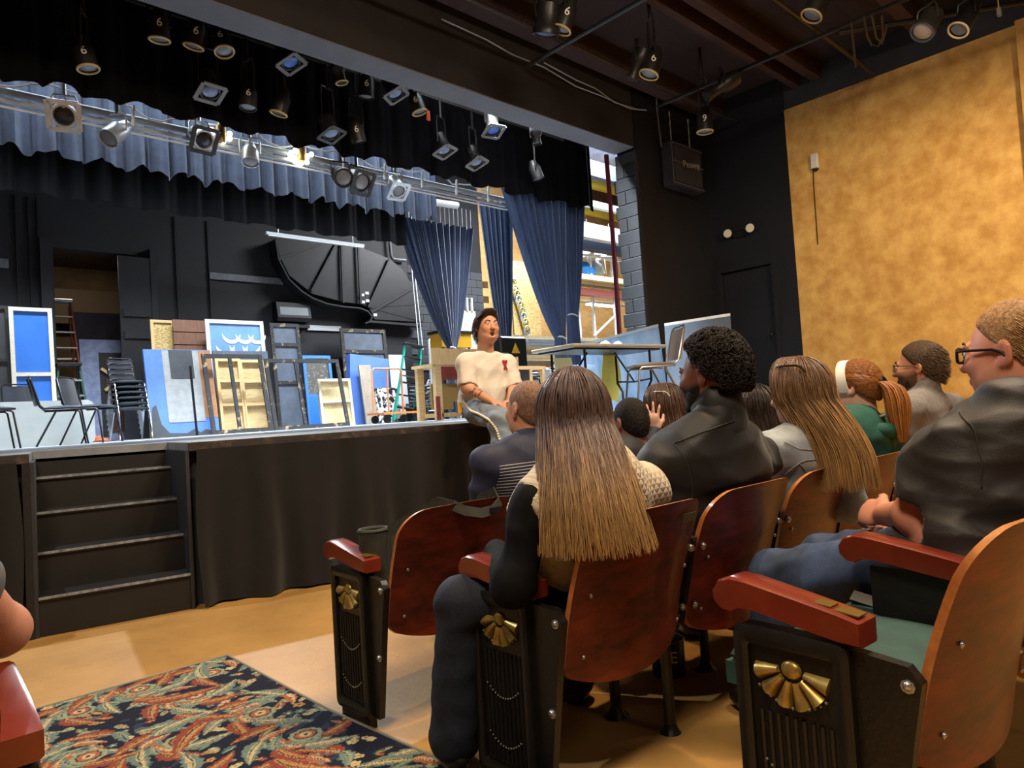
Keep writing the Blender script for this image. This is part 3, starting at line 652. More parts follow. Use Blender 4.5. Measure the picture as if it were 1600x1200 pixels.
# tall white coat-rack frame behind the workbench
t = thing('white_rack', 'white metal rack standing behind the workbench', 'rack', on_stage(690, 652, 13.5))
for x in (-.25, .25): MB().tube([(x, 0, 0), (x, 0, 1.9)], .03, 8).build('post', m_white, t)
MB().tube([(-.25, 0, 1.9), (.25, 0, 1.9)], .03, 8).build('top_bar', m_white, t)

# ---- wooden workbench behind the speaker
a = on_stage(684, 655, 9.4); b = on_stage(775, 653, 9.4)
wb = thing('workbench', 'rough pine workbench with a red painted apron', 'workbench', (a[0], 9.4, SZ)); W = b[0]-a[0]; H = at(700, 570, Y=9.4)[2]-SZ; HT = at(700, 545, Y=9.4)[2]-SZ
MB().box(-.07, W+.3, -.04, 0, H, HT).build('top_board', m_pinex, wb)
MB().box(-.05, W+.3, 0, .6, H-.03, H+.02).build('bench_top', m_pinex, wb)
for x in (0, W+.2):
    for y in (0, .5): MB().box(x, x+.13, y, y+.08, 0, H-.03).build('leg', m_pine, wb)
MB().box(.13, W+.2, .01, .05, H-.25, H-.03).build('apron', mat('red_apron', '#7c3229', .6, c2='#8e4034', scale=6), wb)
MB().box(.13, W+.2, .3, .34, H-.75, H-.3).build('back_board', mat('bench_back', '#a98d52', .7), wb)
MB().box(-.02, .06, -.02, 0, .0, .4).build('red_corner', mat('red_apron', '', .6), wb)
MB().box(.1, W+.2, .0, .5, .05, .12).build('lower_shelf', m_pinex, wb)
# items behind bench: beige cabinet, yellow winch
t = thing('metal_cabinet', 'beige upright cabinet behind the speaker', 'cabinet', on_stage(735, 650, 12.4)); zt = at(735, 486, Y=12.4)[2]-SZ
MB().box(-.3, .35, 0, .4, 0, zt, .01).build('body', mat('beige', '#b7b0a0', .6), t); MB().box(-.26, .31, -.02, 0, .1, zt-.08).build('door', mat('beige2', '#c4bdae', .6), t)
MB().tube([(.1, 0, zt), (.1, 0, zt+.3), (.24, 0, zt+.3), (.24, 0, zt)], .03, 8).build('top_handle', m_white, t)
t = thing('yellow_stand', 'yellow tool stand with black top behind the workbench', 'tool stand', on_stage(718, 650, 11.6)); zt = at(718, 517, Y=11.6)[2]-SZ
MB().box(-.35, .45, 0, .4, zt-.35, zt-.06).build('tray', mat('tool_yellow', '#c79a1f', .5), t); MB().box(-.4, .5, -.03, .43, zt-.06, zt).build('top', m_blkplastic, t)
for x in (-.3, .4):
    for y in (.03, .37): MB().bar((x, y, 0), (x, y, zt-.35), .04, .04).build('leg', m_blkmetal, t)
# ---- black chairs with a yellow star, wooden steps
t = stage_chair('stacking_chair', 'black chair facing the hall with its back right of the speaker', on_stage(818, 650, 8.0), PI+.1, m_vinyl, m_blkmetal); t.location.z += .12
t2 = thing('flight_case', 'black case with a yellow warning triangle behind the chairs', 'case', on_stage(812, 650, 9.0)); zt = at(812, 526, Y=9)[2]-SZ
MB().box(-.35, .3, 0, .35, 0, zt, .03).build('body', m_blkplastic, t2); MB().prism([(-.1, -.01, zt-.3), (.1, -.01, zt-.3), (0, -.01, zt-.12)], (0, .008, 0)).build('warning_triangle', mat('tri_yellow', '#d6a51f', .5), t2)
ws = thing('wooden_step_unit', 'raw pine step unit with black sides near the blue drape', 'step unit', on_stage(832, 645, 7.3)); 
zt = at(832, 572, Y=7.3)[2]-SZ; W = at(857, 600, Y=7.3)[0]-at(812, 600, Y=7.3)[0]
MB().box(-W*.5, -.02, 0, .4, 0, zt-.06).build('black_box', m_blkfr, ws)
for x in (.0, .26): MB().box(x, x+.05, 0, .05, 0, zt).build('post', m_pine, ws)
MB().box(-W*.5, .33, -.02, .42, zt-.05, zt).build('top_tread', m_pinex, ws); MB().box(0, .42, -.25, .02, zt*.42, zt*.42+.05).build('middle_tread', m_pinex, ws)
MB().box(.0, .45, -.25, -.2, .0, zt*.42).build('riser', m_pine, ws)
pan('pine_board', 'upright pine board beside the black case', 803, 812, 558, 650, 7.9, m_pine, .05, 'board')

# ---- folding table with yellow sheet, blue scenery panels and chair on the apron (right)
Z = lambda px, py, Y: at(px, py, Y=Y)
a = at(822, 563, z=1.72); 
ft = thing('folding_table', 'pale folding table with black wishbone legs on the apron', 'table', (6.35, 5.2, SZ))
ft.rotation_euler[2] = -.09
m_ttop = mat('table_top_beige', '#a99a82', .5, c2='#b8aa92', scale=10)
MB().box(-.78, .72, -.36, .36, .705, .745, .012).build('table_top', m_ttop, ft)
MB().box(-.72, .66, -.3, .3, .685, .705).build('under_frame', m_blkmetal, ft)
for s in (-1, 1):
    x = -.55 if s < 0 else .5
    for y in (-.27, .27): MB().tube([(x, y, .69), (x, y, .33), (x+.09*0, y*.72, .22), (x, y*.72, 0)], .014, 7).build('leg', m_blkmetal, ft, True)
    MB().tube([(x, -.27, .35), (x, 0, .33), (x, .27, .35)], .011, 6).build('leg_brace', m_blkmetal, ft, True)
    MB().tube([(x, 0, .34), (x-s*.3, 0, .68)], .011, 6).build('wishbone_brace', m_blkmetal, ft, True)
    MB().tube([(x, -.2, .03), (x, .2, .03)], .012, 6).build('foot_bar', m_blkmetal, ft, True)
tag(MB().sheet(lambda u, v: (ft.location.x+.34+.5*u*.62, 5.50+.03*math.sin(v*5+u*2), 1.16+.62*v-.05*u), 8, 10, .004).build('yellow_sheet', mat('yellow_foam', '#e6da5a', .8, c2='#efe573', scale=30), smooth=True), 'yellow foam sheet hanging behind the folding table', 'sheet')
# blue scenery panels
def leanpanel(name, label, p0, p1, h0, h1, m, lean=.22, th=.03, edge=None):
    p0 = np.array(p0); p1 = np.array(p1); e = (p1-p0)/np.linalg.norm(p1-p0); n = np.array([-e[1], e[0]])
    t = thing(name, label, 'panel', (p0[0], p0[1], SZ), (0, 0, math.atan2(e[1], e[0]))); L_ = np.linalg.norm(p1-p0)
    MB().hexa([(0, 0, 0), (L_, 0, 0), (L_, th, 0), (0, th, 0), (0, lean*h0, h0), (L_, lean*h1, h1), (L_, lean*h1+th, h1), (0, lean*h0+th, h0)]).build('panel', m, t)
    if edge: MB().hexa([(0, lean*h0-.004, h0-.03), (L_, lean*h1-.004, h1-.03), (L_, lean*h1+th, h1-.03), (0, lean*h0+th, h0-.03), (0, lean*h0-.004, h0+.01), (L_, lean*h1-.004, h1+.01), (L_, lean*h1+th, h1+.01), (0, lean*h0+th, h0+.01)]).build('pale_edge', edge, t)
    return t
m_scn = mat('scenic_blue', '#486382', .6, c2='#7089a6', scale=2.2, detail=9, contrast=(.34, .66), stretch=(2.2, 2.2, .7))
m_scn2 = mat('scenic_grey', '#3c4856', .6, c2='#475463', scale=3)
for (nm, lb, q0, q1, m) in (('scenic_panel', 'grey blue scenic panel with pale top edge against the black wall', (1014, 508), (1116, 492), m_scn2), ('scenic_panel', 'streaked sky blue scenic panel behind the folding table', (893, 540), (1016, 508), m_scn)):
    a = at(*q0, d=9.6 if m is m_scn2 else 9.3); b = at(*q1, d=9.3 if m is m_scn2 else 9.6)
    leanpanel(nm, lb, a[:2]-[.0, .22], b[:2]-[.0, .22], a[2]-SZ, b[2]-SZ, m, .15, .03, m_white if m is m_scn2 else mat('scenic_edge', '#8a98a8', .6))
leanpanel('scenic_panel', 'lighter cloudy blue panel standing low behind the table legs', (6.7, 5.95), (7.6, 5.75), .62, .62, mat('scenic_light', '#60789a', .6, c2='#8ca0b8', scale=3, detail=8), .2)
leanpanel('scenic_panel', 'narrow olive board leaning behind the table', (6.35, 5.85), (6.6, 5.8), .7, .7, mat('olive_board', '#6b6546', .7), .2)
c = stage_chair('banquet_chair', 'taupe chair with metal frame on the apron before the grey panel', (at(1022, 640, Y=4.62)[0], 4.62, SZ), .95, mat('taupe_vinyl', '#8b8076', .5), mat('dull_steel', '#9a948a', .3, metal=.8))
tag(MB().sheet(lambda u, v: (6.55+.35*u, 5.3+.3*v, 1.748+.05*math.sin(u*9)*math.sin(v*7)+.05), 10, 10, .004).build('plastic_bag', mat('clear_bag', '#aebccd', .3), smooth=True), 'crumpled clear plastic bag on the folding table', 'bag')
# ================================================================= RUG (flat printed scroll-leaf pattern)
def rug():
    x0, x1, y0, y1 = .02, 1.26, .9, 3.40; st = .0048
    nx = int((x1-x0)/st); ny = int((y1-y0)/st)
    gx, gy = np.meshgrid(np.linspace(x0, x1, nx+1), np.linspace(y0, y1, ny+1))
    navy = np.array(srgb('#171a26')); img = np.tile(navy, (ny+1, nx+1, 1)).astype(float)
    sage = srgb('#5c6b60'); sage2 = srgb('#7f8468'); rust = srgb('#75392b'); rust2 = srgb('#8e523b'); cream = srgb('#a8986f'); gold = srgb('#9d7648'); teal = srgb('#3d5552')
    rs = np.random.RandomState(3)
    n_ = np.sin(gx*23+3*np.sin(gy*17))*np.sin(gy*29+2*np.sin(gx*13))
    img[n_ > .82] = np.array(srgb('#2a2e40'))
    def paint(mask, c): img[mask] = np.array(c)
    def leaf(cx, cy, ang, L, W, c1, c2, lobes=6, curl=0.):
        X = gx-cx; Y = gy-cy; m0 = (X*X+Y*Y) < (L*1.3)**2
        if not m0.any(): return
        a = X*math.cos(ang)+Y*math.sin(ang); b = -X*math.sin(ang)+Y*math.cos(ang)
        b = b-curl*a*a/L
        t = np.clip(a/L, 0, 1); w = W*np.sin(PI*t**.75)**.8*(1+.32*np.abs(np.sin(lobes*PI*t))-.18)
        m = m0 & (a > 0) & (a < L) & (np.abs(b) < w)
        paint(m, c1); paint(m & (np.abs(b-.2*w) < w*.42), c2); paint(m & (np.abs(b) < w*.07), navy)
        q = m & (np.abs(np.abs(b)-w*.55*np.abs(np.sin(lobes*PI*t))) < w*.06); paint(q, c1)
    def ring(cx, cy, r, c1, c2, c3):
        d = np.hypot(gx-cx, (gy-cy)); th = np.arctan2(gy-cy, gx-cx)
        for rr, c in ((r, c1), (r*.72, navy), (r*.62, c2), (r*.36, c3), (r*.14, navy)): paint(d < rr*(1+.05*np.cos(9*th)), c)
    def flower(cx, cy, r, c1, c2, k=5):
        d = np.hypot(gx-cx, gy-cy); th = np.arctan2(gy-cy, gx-cx); paint(d < r*(.62+.38*np.abs(np.cos(k*th/2+cx*9))), c1); paint(d < r*.3, c2)
    def stem(pts, w, c):
        for (xa, ya), (xb, yb) in zip(pts[:-1], pts[1:]):
            dx, dy = xb-xa, yb-ya; L2 = dx*dx+dy*dy; t = np.clip(((gx-xa)*dx+(gy-ya)*dy)/L2, 0, 1)
            paint(np.hypot(gx-xa-t*dx, gy-ya-t*dy) < w, c)
    for k in range(620):
        cx, cy = rs.uniform(x0, x1), rs.uniform(1.6, y1); c = [sage, cream, rust, sage2, gold, teal][rs.randint(6)]
        if rs.rand() < .55: leaf(cx, cy, rs.rand()*6.3, rs.uniform(.035, .07), rs.uniform(.010, .018), c, [sage2, cream, gold][rs.randint(3)], 3)
        else: flower(cx, cy, rs.uniform(.012, .024), c, [cream, rust, gold][rs.randint(3)])
    big = [(.30, 2.95, .2), (1.12, 3.22, .0), (.80, 2.62, 1.1), (.42, 2.15, 2.2), (1.08, 2.62, .6), (.95, 2.0, .4), (.2, 2.5, 1.4), (.62, 3.22, .3), (.7, 1.75, 1.0), (1.15, 1.7, .3), (.98, 3.0, 2.0), (.55, 2.75, .9), (.68, 2.35, 3.0), (1.1, 2.3, 1.7), (.12, 3.2, .5), (.85, 3.28, 2.6)]
    for i, (cx, cy, a0) in enumerate(big):
        sp = [(cx+(.17-.013*k)*math.cos(a0+k*.42), cy+(.17-.013*k)*math.sin(a0+k*.42)) for k in range(11)]
        stem(sp, .014, teal); stem(sp, .006, sage2)
        for k in range(0, 9, 2):
            px, py = sp[k]; a_ = a0+k*.42
            leaf(px, py, a_+.9+.2*(i % 3), .16, .034, rust if (k//2+i) % 2 else sage, gold if (k//2+i) % 2 else cream, 5, .5)
            leaf(px, py, a_-1.9, .11, .026, sage if (k//2+i) % 2 else rust2, sage2 if (k//2+i) % 2 else cream, 4, -.5)
        leaf(cx+.18*math.cos(a0+2), cy+.18*math.sin(a0+2), a0+2.9, .26, .042, rust, gold, 7, .6)
        leaf(cx+.2*math.cos(a0-1), cy+.2*math.sin(a0-1), a0-.2, .24, .036, sage, cream, 7, -.6)
        ring(cx, cy, .055, sage2, rust2, cream)
    zz = np.where(gy > 2.45, 0, .045*(2.45-gy))+.009
    V = np.stack([gx, gy, zz], -1).reshape(-1, 3); W = nx+1
    i, j = np.meshgrid(np.arange(nx), np.arange(ny)); b = (j*W+i).ravel()
    F = np.stack([b, b+1, b+W+1, b+W], 1)
    me = bpy.data.meshes.new('rug_pile'); me.from_pydata(V.tolist(), [], F.tolist()); me.update()
    ca = me.color_attributes.new('Col', 'FLOAT_COLOR', 'POINT'); ca.data.foreach_set('color', np.concatenate([img.reshape(-1, 3), np.ones((V.shape[0], 1))], 1).astype(np.float32).ravel())
    me.materials.append(mat('rug_print', '', .9, attr='Col', c2=(.82, 1.15), scale=90, bump=.3, bscale=300, spec=.15))
    t = thing('aisle_rug', 'navy rug printed with rust and sage scrolling leaves', 'rug', (.64, 2.2, 0))
    o = bpy.data.objects.new('pile', me); link(o); o.parent = t; o.location = (-.64, -2.2, 0)
    mb = MB()
    for a, b in (((x0, y1), (x1, y1)), ((x1, y1), (x1, 2.45)), ((x1, 2.45), (x1, y0)), ((x0, y0), (x0, 2.45)), ((x0, 2.45), (x0, y1))):
        mb.tube([(a[0], a[1], floor_z(a[1])+.006), (b[0], b[1], floor_z(b[1])+.006)], .0075, 6)
    mb.build('bound_edge', mat('rug_edge', '#75705f', .8), t, world=True)
rug()

# ================================================================= THEATRE SEATS
m_mahog = mat('mahogany_ply', '#3a100a', .42, c2='#7c2c18', scale=5.5, detail=11, contrast=(.33, .68), stretch=(1.2, 1, 3.2), coat=.15, bump=.05, bscale=40)
m_arm = mat('armrest_wood', '#5e1d10', .3, c2='#7e2f18', scale=8, detail=6, contrast=(.3, .75), coat=.5)
m_plyedge = mat('ply_edge', '#a2622f', .4, c2='#bb7a41', scale=30, coat=.3)
m_gold = mat('antique_gold', '#8c7437', .38, metal=.65, c2='#bfa45c', scale=25)
m_brass = mat('brass_plate', '#8d7639', .35, metal=.8)
m_green = mat('green_cushion', '#1e3a33', .7, c2='#24443b', scale=20)
m_bead = mat('bead_metal', '#77735f', .45, metal=.5)
SW = .53                                               # seat pitch

def mesh_back():
    """moulded plywood back: x 0..W, leaning, dished in plan, rounded head"""
    W = .485; zb, zt = .305, .765; th = .016; r = .085
    def outline(x):            # bottom and top z for a given x in 0..W
        u = x/W*2-1
        bot = zb+.05*abs(u)**2.4
        top = zt-.012*u*u
        e = W/2-abs(x-W/2)
        if e < r: top -= r-math.sqrt(max(0, r*r-(r-e)**2))
        if e < .03: bot += .03-math.sqrt(max(0, .03**2-(.03-e)**2))
        return bot, top
    def surf(x, z):
        u = x/W*2-1; q = (z-zb)/(zt-zb)
        y = -.015-.135*q+.021*math.sin(PI*q)-.045*(1-u*u)
        return (x+.012, y, z)
    nu, nv = 28, 12; mb = MB()
    xs = W/2-W/2*np.cos(np.linspace(0, PI, nu+1))
    def fn(u, v):
        x = float(np.interp(u, np.linspace(0, 1, nu+1), xs)); b, t = outline(x); return surf(x, b+(t-b)*v)
    P = [[Vector(fn(i/nu, j/nv)) for i in range(nu+1)] for j in range(nv+1)]
    Q = [[p+Vector((0, -th, .002)) for p in row] for row in P]
    f_ = MB(); e_ = MB()
    idx = lambda i, j: j*(nu+1)+i
    for G, flip in ((P, 1), (Q, 0)):
        vs = [p for row in G for p in row]; fs = [(idx(i, j), idx(i+1, j), idx(i+1, j+1), idx(i, j+1)) for j in range(nv) for i in range(nu)]
        f_.add(vs, [tuple(reversed(f)) for f in fs] if flip else fs)
    loop = [(i, 0) for i in range(nu)]+[(nu, j) for j in range(nv)]+[(i, nv) for i in range(nu, 0, -1)]+[(0, j) for j in range(nv, 0, -1)]
    vs = [P[j][i] for i, j in loop]+[Q[j][i] for i, j in loop]; n = len(loop)
    e_.add(vs, [(k, (k+1) % n, n+(k+1) % n, n+k) for k in range(n)])
    return f_, e_
def mesh_arm():
    """rolled-front wooden armrest along +y"""
    pr = [(.02, .548), (.02, .590), (.06, .600), (.14, .616), (.24, .634), (.275, .636), (.302, .626), (.315, .606), (.313, .585), (.298, .569), (.278, .566), (.262, .576), (.23, .578), (.14, .562), (.06, .549)]
    mb = MB(); n = len(pr); w = .034; c = (.165, .59)
    rings = []
    for x, s in ((-w, .9), (-w+.007, 1), (w-.007, 1), (w, .9)):
        rings.append([(x, c[0]+(y-c[0])*(1-(1-s)*.12), c[1]+(z-c[1])*s) for y, z in pr])
    vs = [p for r_ in rings for p in r_]; fs = [tuple(range(n)), tuple(reversed(range(3*n, 4*n)))]
    for k in range(3):
        for i in range(n): j = (i+1) % n; fs.append((k*n+i, k*n+j, (k+1)*n+j, (k+1)*n+i))
    return mb.add(vs, fs)
def rrect(y0, y1, z0, z1, r, n=5):
    out = []
    for cy, cz, a0 in ((y1-r, z0+r, -PI/2), (y1-r, z1-r, 0), (y0+r, z1-r, PI/2), (y0+r, z0+r, PI)):
        for k in range(n+1): t = a0+PI/2*k/n; out.append((cy+r*math.cos(t), cz+r*math.sin(t)))
    return out
ZT = .548
def ring_prism(mb, outer, inner, xo, xi):
    """moulded rim between two outlines (same count)"""
    n = len(outer)
    rows = [[(xo+.016, y, z) for y, z in outer], [(xo+.004, y, z) for y, z in outer], [(xo, (y*.7+b*.3), (z*.7+c*.3)) for (y, z), (b, c) in zip(outer, inner)], [(xo, (y*.3+b*.7), (z*.3+c*.7)) for (y, z), (b, c) in zip(outer, inner)], [(xo+.005, y, z) for y, z in inner], [(xi, y, z) for y, z in inner]]
    vs = [p for r_ in rows for p in r_]; fs = []
    for k in range(5):
        for i in range(n): j = (i+1) % n; fs.append((k*n+i, k*n+j, (k+1)*n+j, (k+1)*n+i))
    mb.add(vs, fs)
ARM_ME = mesh_arm().mesh('armrest', m_arm, smooth=50)
_f, _e = mesh_back()
BACK_ME = _f.mesh('back_panel', m_mahog, smooth=60); EDGE_ME = _e.mesh('back_edge', m_plyedge, smooth=50)
mb = MB(); mb.sheet(lambda u, v: (.03+.47*u, -.02+.36*v, .44+.035*(math.sin(PI*u)**.5)*(math.sin(PI*v)**.5)), 14, 12)
mb.box(.03, .50, -.02, .34, .395, .441); CUSH_ME = mb.mesh('seat_cushion', m_green, smooth=50)
PAN_ME = MB().sheet(lambda u, v: (.035+.46*u, -.03+.36*v, .30+.095*((2*u-1)**4)+.0*v+.06*v), 12, 6, .03).mesh('seat_pan', mat('pan_black', '#151b1a', .5), smooth=50)
# end standard
Y0, Y1 = .045, .275; Z0 = .05
mb = MB()
outer = rrect(Y0, Y1, Z0, ZT-.002, .022); inner = rrect(Y0+.03, Y1-.03, Z0+.035, ZT-.035, .008)
ring_prism(mb, outer, inner, -.034, -.02)
mb.prism([(-.019, y, z) for y, z in outer], (.028, 0, 0))
mb.box(-.018, .010, Y0+.02, Y1-.015, 0, Z0+.005); mb.box(-.03, .02, Y0-.01, Y1+.01, 0, .008, .003)
STD_ME = mb.mesh('end_standard', m_iron, smooth=40)
# slanted rear wing plate that carries the back
mb = MB(); mb.prism([(-.012, Y0+.01, .06), (-.012, Y0+.02, ZT-.01), (-.012, -.045, ZT-.02), (-.012, -.065, ZT-.045), (-.012, -.045, .40), (-.012, .01, .06)], (.022, 0, 0))
WING_ME = mb.mesh('rear_wing', m_iron, smooth=40)
FLUTE_ME = MB()
for k in range(9):
    y = Y0+.046+k*(Y1-Y0-.092)/8; FLUTE_ME.tube([(-.0195, y, Z0+.045), (-.0195, y, ZT-.16)], .0055, 6)
FLUTE_ME = FLUTE_ME.mesh('fluting', m_iron, smooth=True)
# fan ornament: six petals round a half boss
yc = (Y0+Y1)/2; zc = ZT-.068
def petal(a0, a1, r0_, r1_):
    mb = MB(); n = 5; rows = []
    for k in range(n+1):
        a = a0+(a1-a0)*k/n; h = .010*math.sin(PI*k/n)
        rows.append([(-.021-h, yc+r0_*math.cos(a), zc+r0_*math.sin(a)), (-.021-h*1.2-.001, yc+r1_*math.cos(a), zc+r1_*math.sin(a)), (-.019, yc+r0_*math.cos(a), zc+r0_*math.sin(a)), (-.019, yc+r1_*math.cos(a), zc+r1_*math.sin(a))])
    vs = [p for r_ in rows for p in r_]; fs = []
    for k in range(n):
        b = k*4; fs += [(b, b+4, b+5, b+1), (b+1, b+5, b+7, b+3), (b+2, b+6, b+4, b)]
    fs += [(0, 1, 3, 2), (n*4, n*4+2, n*4+3, n*4+1)]
    return mb.add(vs, fs)
PET = [petal(PI+PI*k/6+.03, PI+PI*(k+1)/6-.03, .027, .074).mesh('petal', m_gold, smooth=60) for k in range(6)]
BOSS_ME = MB().sphere((-.021, yc, zc-.003), (.010, .021, .017), 12, 8).mesh('boss', m_gold, smooth=True)
mb = MB()
for zz, ww in ((zc-.045, .066), (zc-.185, .062), (zc-.315, .062)):
    for k in range(13):
        t = -1+2*k/12; mb.sphere((-.0255, yc+ww*t, zz-.028*(1-t*t)), .0032, 6, 4)
BEAD_ME = mb.mesh('bead_swag', m_bead, smooth=True)
BOLT_ME = MB().sphere((0, 0, 0), .0085, 8, 5).cyl((0, 0, -.002), (.003, 0, -.002), .012, n=8).mesh('bolt', m_steel, smooth=True)
PLATE_ME = MB().box(-.016, .016, -.022, .022, 0, .0025).mesh('number_plate', m_brass)
TAG_ME = MB().box(-.03, .03, -.001, .001, -.012, .012).mesh('donor_plate', m_brass)
# middle standard: bar beside the backs, curved rear leg, front leg
mb = MB()
mb.bar((0, -.085, .63), (0, -.02, .37), .02, .034, up=(0, 1, 0))
mb.tube([(0, -.03, .40), (0, .0, .36), (0, .06, .345), (0, .15, .35), (0, .25, .36)], .017, 8)
mb.tube([(0, -.01, .36), (0, .025, .345), (0, .035, .30), (0, .035, .03)], [.018, .017, .016, .018], 8)
mb.tube([(0, .25, .36), (0, .25, .03)], [.016, .018], 8)
for y in (.035, .25): mb.lathe([(.048, 0), (.046, .01), (.026, .028), (.018, .05)], 10, (0, y, 0))
mb.box(-.012, .012, .03, .25, .35, .56)
MID_ME = mb.mesh('middle_standard', m_iron, smooth=45)
HINGE_ME = MB().cyl((-.035, 0, 0), (.035, 0, 0), .028, n=10).cyl((-.04, 0, 0), (.04, 0, 0), .012, n=8).mesh('hinge', m_iron, smooth=True)

def seat(label, X, Y, z, yaw, end=False, plate=False, last=False, group=None, tag_=False):
    t = thing('theater_seat', label, 'theater seat', (X, Y, z), (0, 0, yaw), group)
    b = inst('back_panel', BACK_ME, t); inst('ply_edge', EDGE_ME, b)
    for x, zz in ((.06, .40), (.46, .40), (.06, .56), (.46, .56)):
        q = (zz-.305)/.46; inst('screw', BOLT_ME, b, (x, -.015-.135*q+.021*math.sin(PI*q)-.022-.045*(1-((x-.0225)/.485*2-1)**2), zz), (0, 0, PI/2), (.5, .5, .5))
    inst('seat_cushion', CUSH_ME, t); inst('seat_pan', PAN_ME, t)
    a = inst('armrest', ARM_ME, t)
    if plate:
        for y in plate: inst('number_plate', PLATE_ME, a, (0, y, .598+(y-.05)*.17), (.1, 0, 0))
    if tag_: inst('donor_plate', TAG_ME, b, (.38, -.19, .715), (.25, 0, 0))
    if end:
        s = inst('end_standard', STD_ME, t); inst('fluting', FLUTE_ME, s); inst('bead_swag', BEAD_ME, s)
        for p in PET: inst('petal', p, s)
        inst('boss', BOSS_ME, s)
        w = inst('rear_wing', WING_ME, t); inst('bolt', BOLT_ME, w, (-.014, -.043, ZT-.05)); inst('bolt', BOLT_ME, w, (-.014, -.012, .27))
    else:
        s = inst('middle_standard', MID_ME, t)
        for y, zz in ((-.085, .60), (-.04, .42)):
            inst('bolt', BOLT_ME, s, (-.012, y-.008, zz)); inst('bolt', BOLT_ME, s, (.03, y-.025, zz), (0, 0, PI/2))
        inst('hinge', HINGE_ME, s, (0, .03, .39))
    return t
RY = [2.09, 1.29, .48]; RZ = [.0, .03, .07]
def row_pos(r, i):
    """seats sit on shallow arcs"""
    ang = math.radians([-1.5, -1.0, -4.0][r]); k = math.radians(.0)
    return (AX+.03+SW*i*math.cos(ang), RY[r]+SW*i*math.sin(ang), RZ[r], ang)
names1 = ['mahogany aisle seat of the front row holding a dark shoulder bag', 'mahogany seat of the man in the striped navy shirt', 'mahogany front row seat of the man with cropped dark hair', 'mahogany front row seat of the woman raising her hand', 'mahogany front row seat of the dark haired woman', 'mahogany front row seat nearest the ochre wall']
names2 = ['mahogany aisle seat of the woman in the quilted vest', 'mahogany seat of the man in the black jacket', 'mahogany seat of the woman in the denim jacket', 'mahogany seat of the woman with the white headband', 'mahogany seat of the bearded man in grey']
names3 = ['empty mahogany aisle seat with green cushion nearest the camera', 'mahogany seat of the man in the dark polo shirt', 'mahogany seat at the right edge beyond the polo shirt man']
for r, nm in enumerate((names1, names2, names3)):
    for i, n in enumerate(nm):
        X, Y, z, yaw = row_pos(r, i)
        seat(n, X, Y, z, yaw, end=(i == 0), plate=(((.06,) if r < 2 else (.05, .1)) if i == 0 else None), tag_=(r == 1 and i in (0, 2)), group=['front row seats', 'second row seats', 'third row seats'][r])
# aisle seat across the aisle at the left edge of view
s_ = seat('mahogany seat across the aisle at the lower left corner', -.36, 1.30, .05, 0)
s_.location = (-.37, 1.22, .055)
t2 = inst('end_standard', STD_ME, s_, (SW, 0, 0), scale=(-1, 1, 1)); inst('armrest', ARM_ME, s_, (SW, 0, 0))
# shoulder bag on the front row aisle seat
X, Y, z, yaw = row_pos(0, 0)
bag = thing('shoulder_bag', 'black shoulder bag with a strap looped over the front aisle seat', 'bag', (X, Y, .475), (0, 0, yaw))
m_bag = mat('bag_black', '#26261f', .75, c2='#33332b', scale=30)
mb = MB(); mb.sheet(lambda u, v: (.055+.05*math.cos(2*PI*u), .10+.045*math.sin(2*PI*u), .0+.2*v), 20, 6, .004).build('body', m_bag, bag, smooth=True)
MB().box(.01, .10, .06, .14, .0, .01).build('base', m_bag, bag)
MB().tube([(.055+.05*math.cos(t), .10+.045*math.sin(t), .2) for t in np.linspace(0, 2*PI, 21)[:-1]], .008, 6, True).build('rim', m_bag, bag, True)
def band(pts, w, name, m, parent, up=(0, 1, 0)):
    mb = MB(); P = [Vector(p) for p in pts]; vs = []; fs = []
    for i, p in enumerate(P):
        d = (P[min(i+1, len(P)-1)]-P[max(i-1, 0)]).normalized(); a = Vector(up)-d*d.dot(Vector(up)); a.normalize(); c = d.cross(a)
        for s1, s2 in ((1, 1), (1, -1), (-1, -1), (-1, 1)): vs.append(p+a*w/2*s1+c*.0015*s2)
    for i in range(len(P)-1):
        for k in range(4): l = (k+1) % 4; fs.append((i*4+k, i*4+l, i*4+4+l, i*4+4+k))
    return mb.add(vs, fs).build(name, m, parent, smooth=True)
band([(.09, .06, .19), (.15, -.03, .25), (.18, -.13, .295), (.19, -.20, .285), (.22, -.225, .265), (.28, -.235, .25), (.34, -.23, .252), (.385, -.215, .275), (.395, -.17, .305), (.385, -.11, .285), (.37, -.05, .2)], .034, 'strap', m_bag, bag, up=(0, .3, 1))
MB().box(.32, .36, -.242, -.233, .245, .262).build('buckle', m_blkplastic, bag)
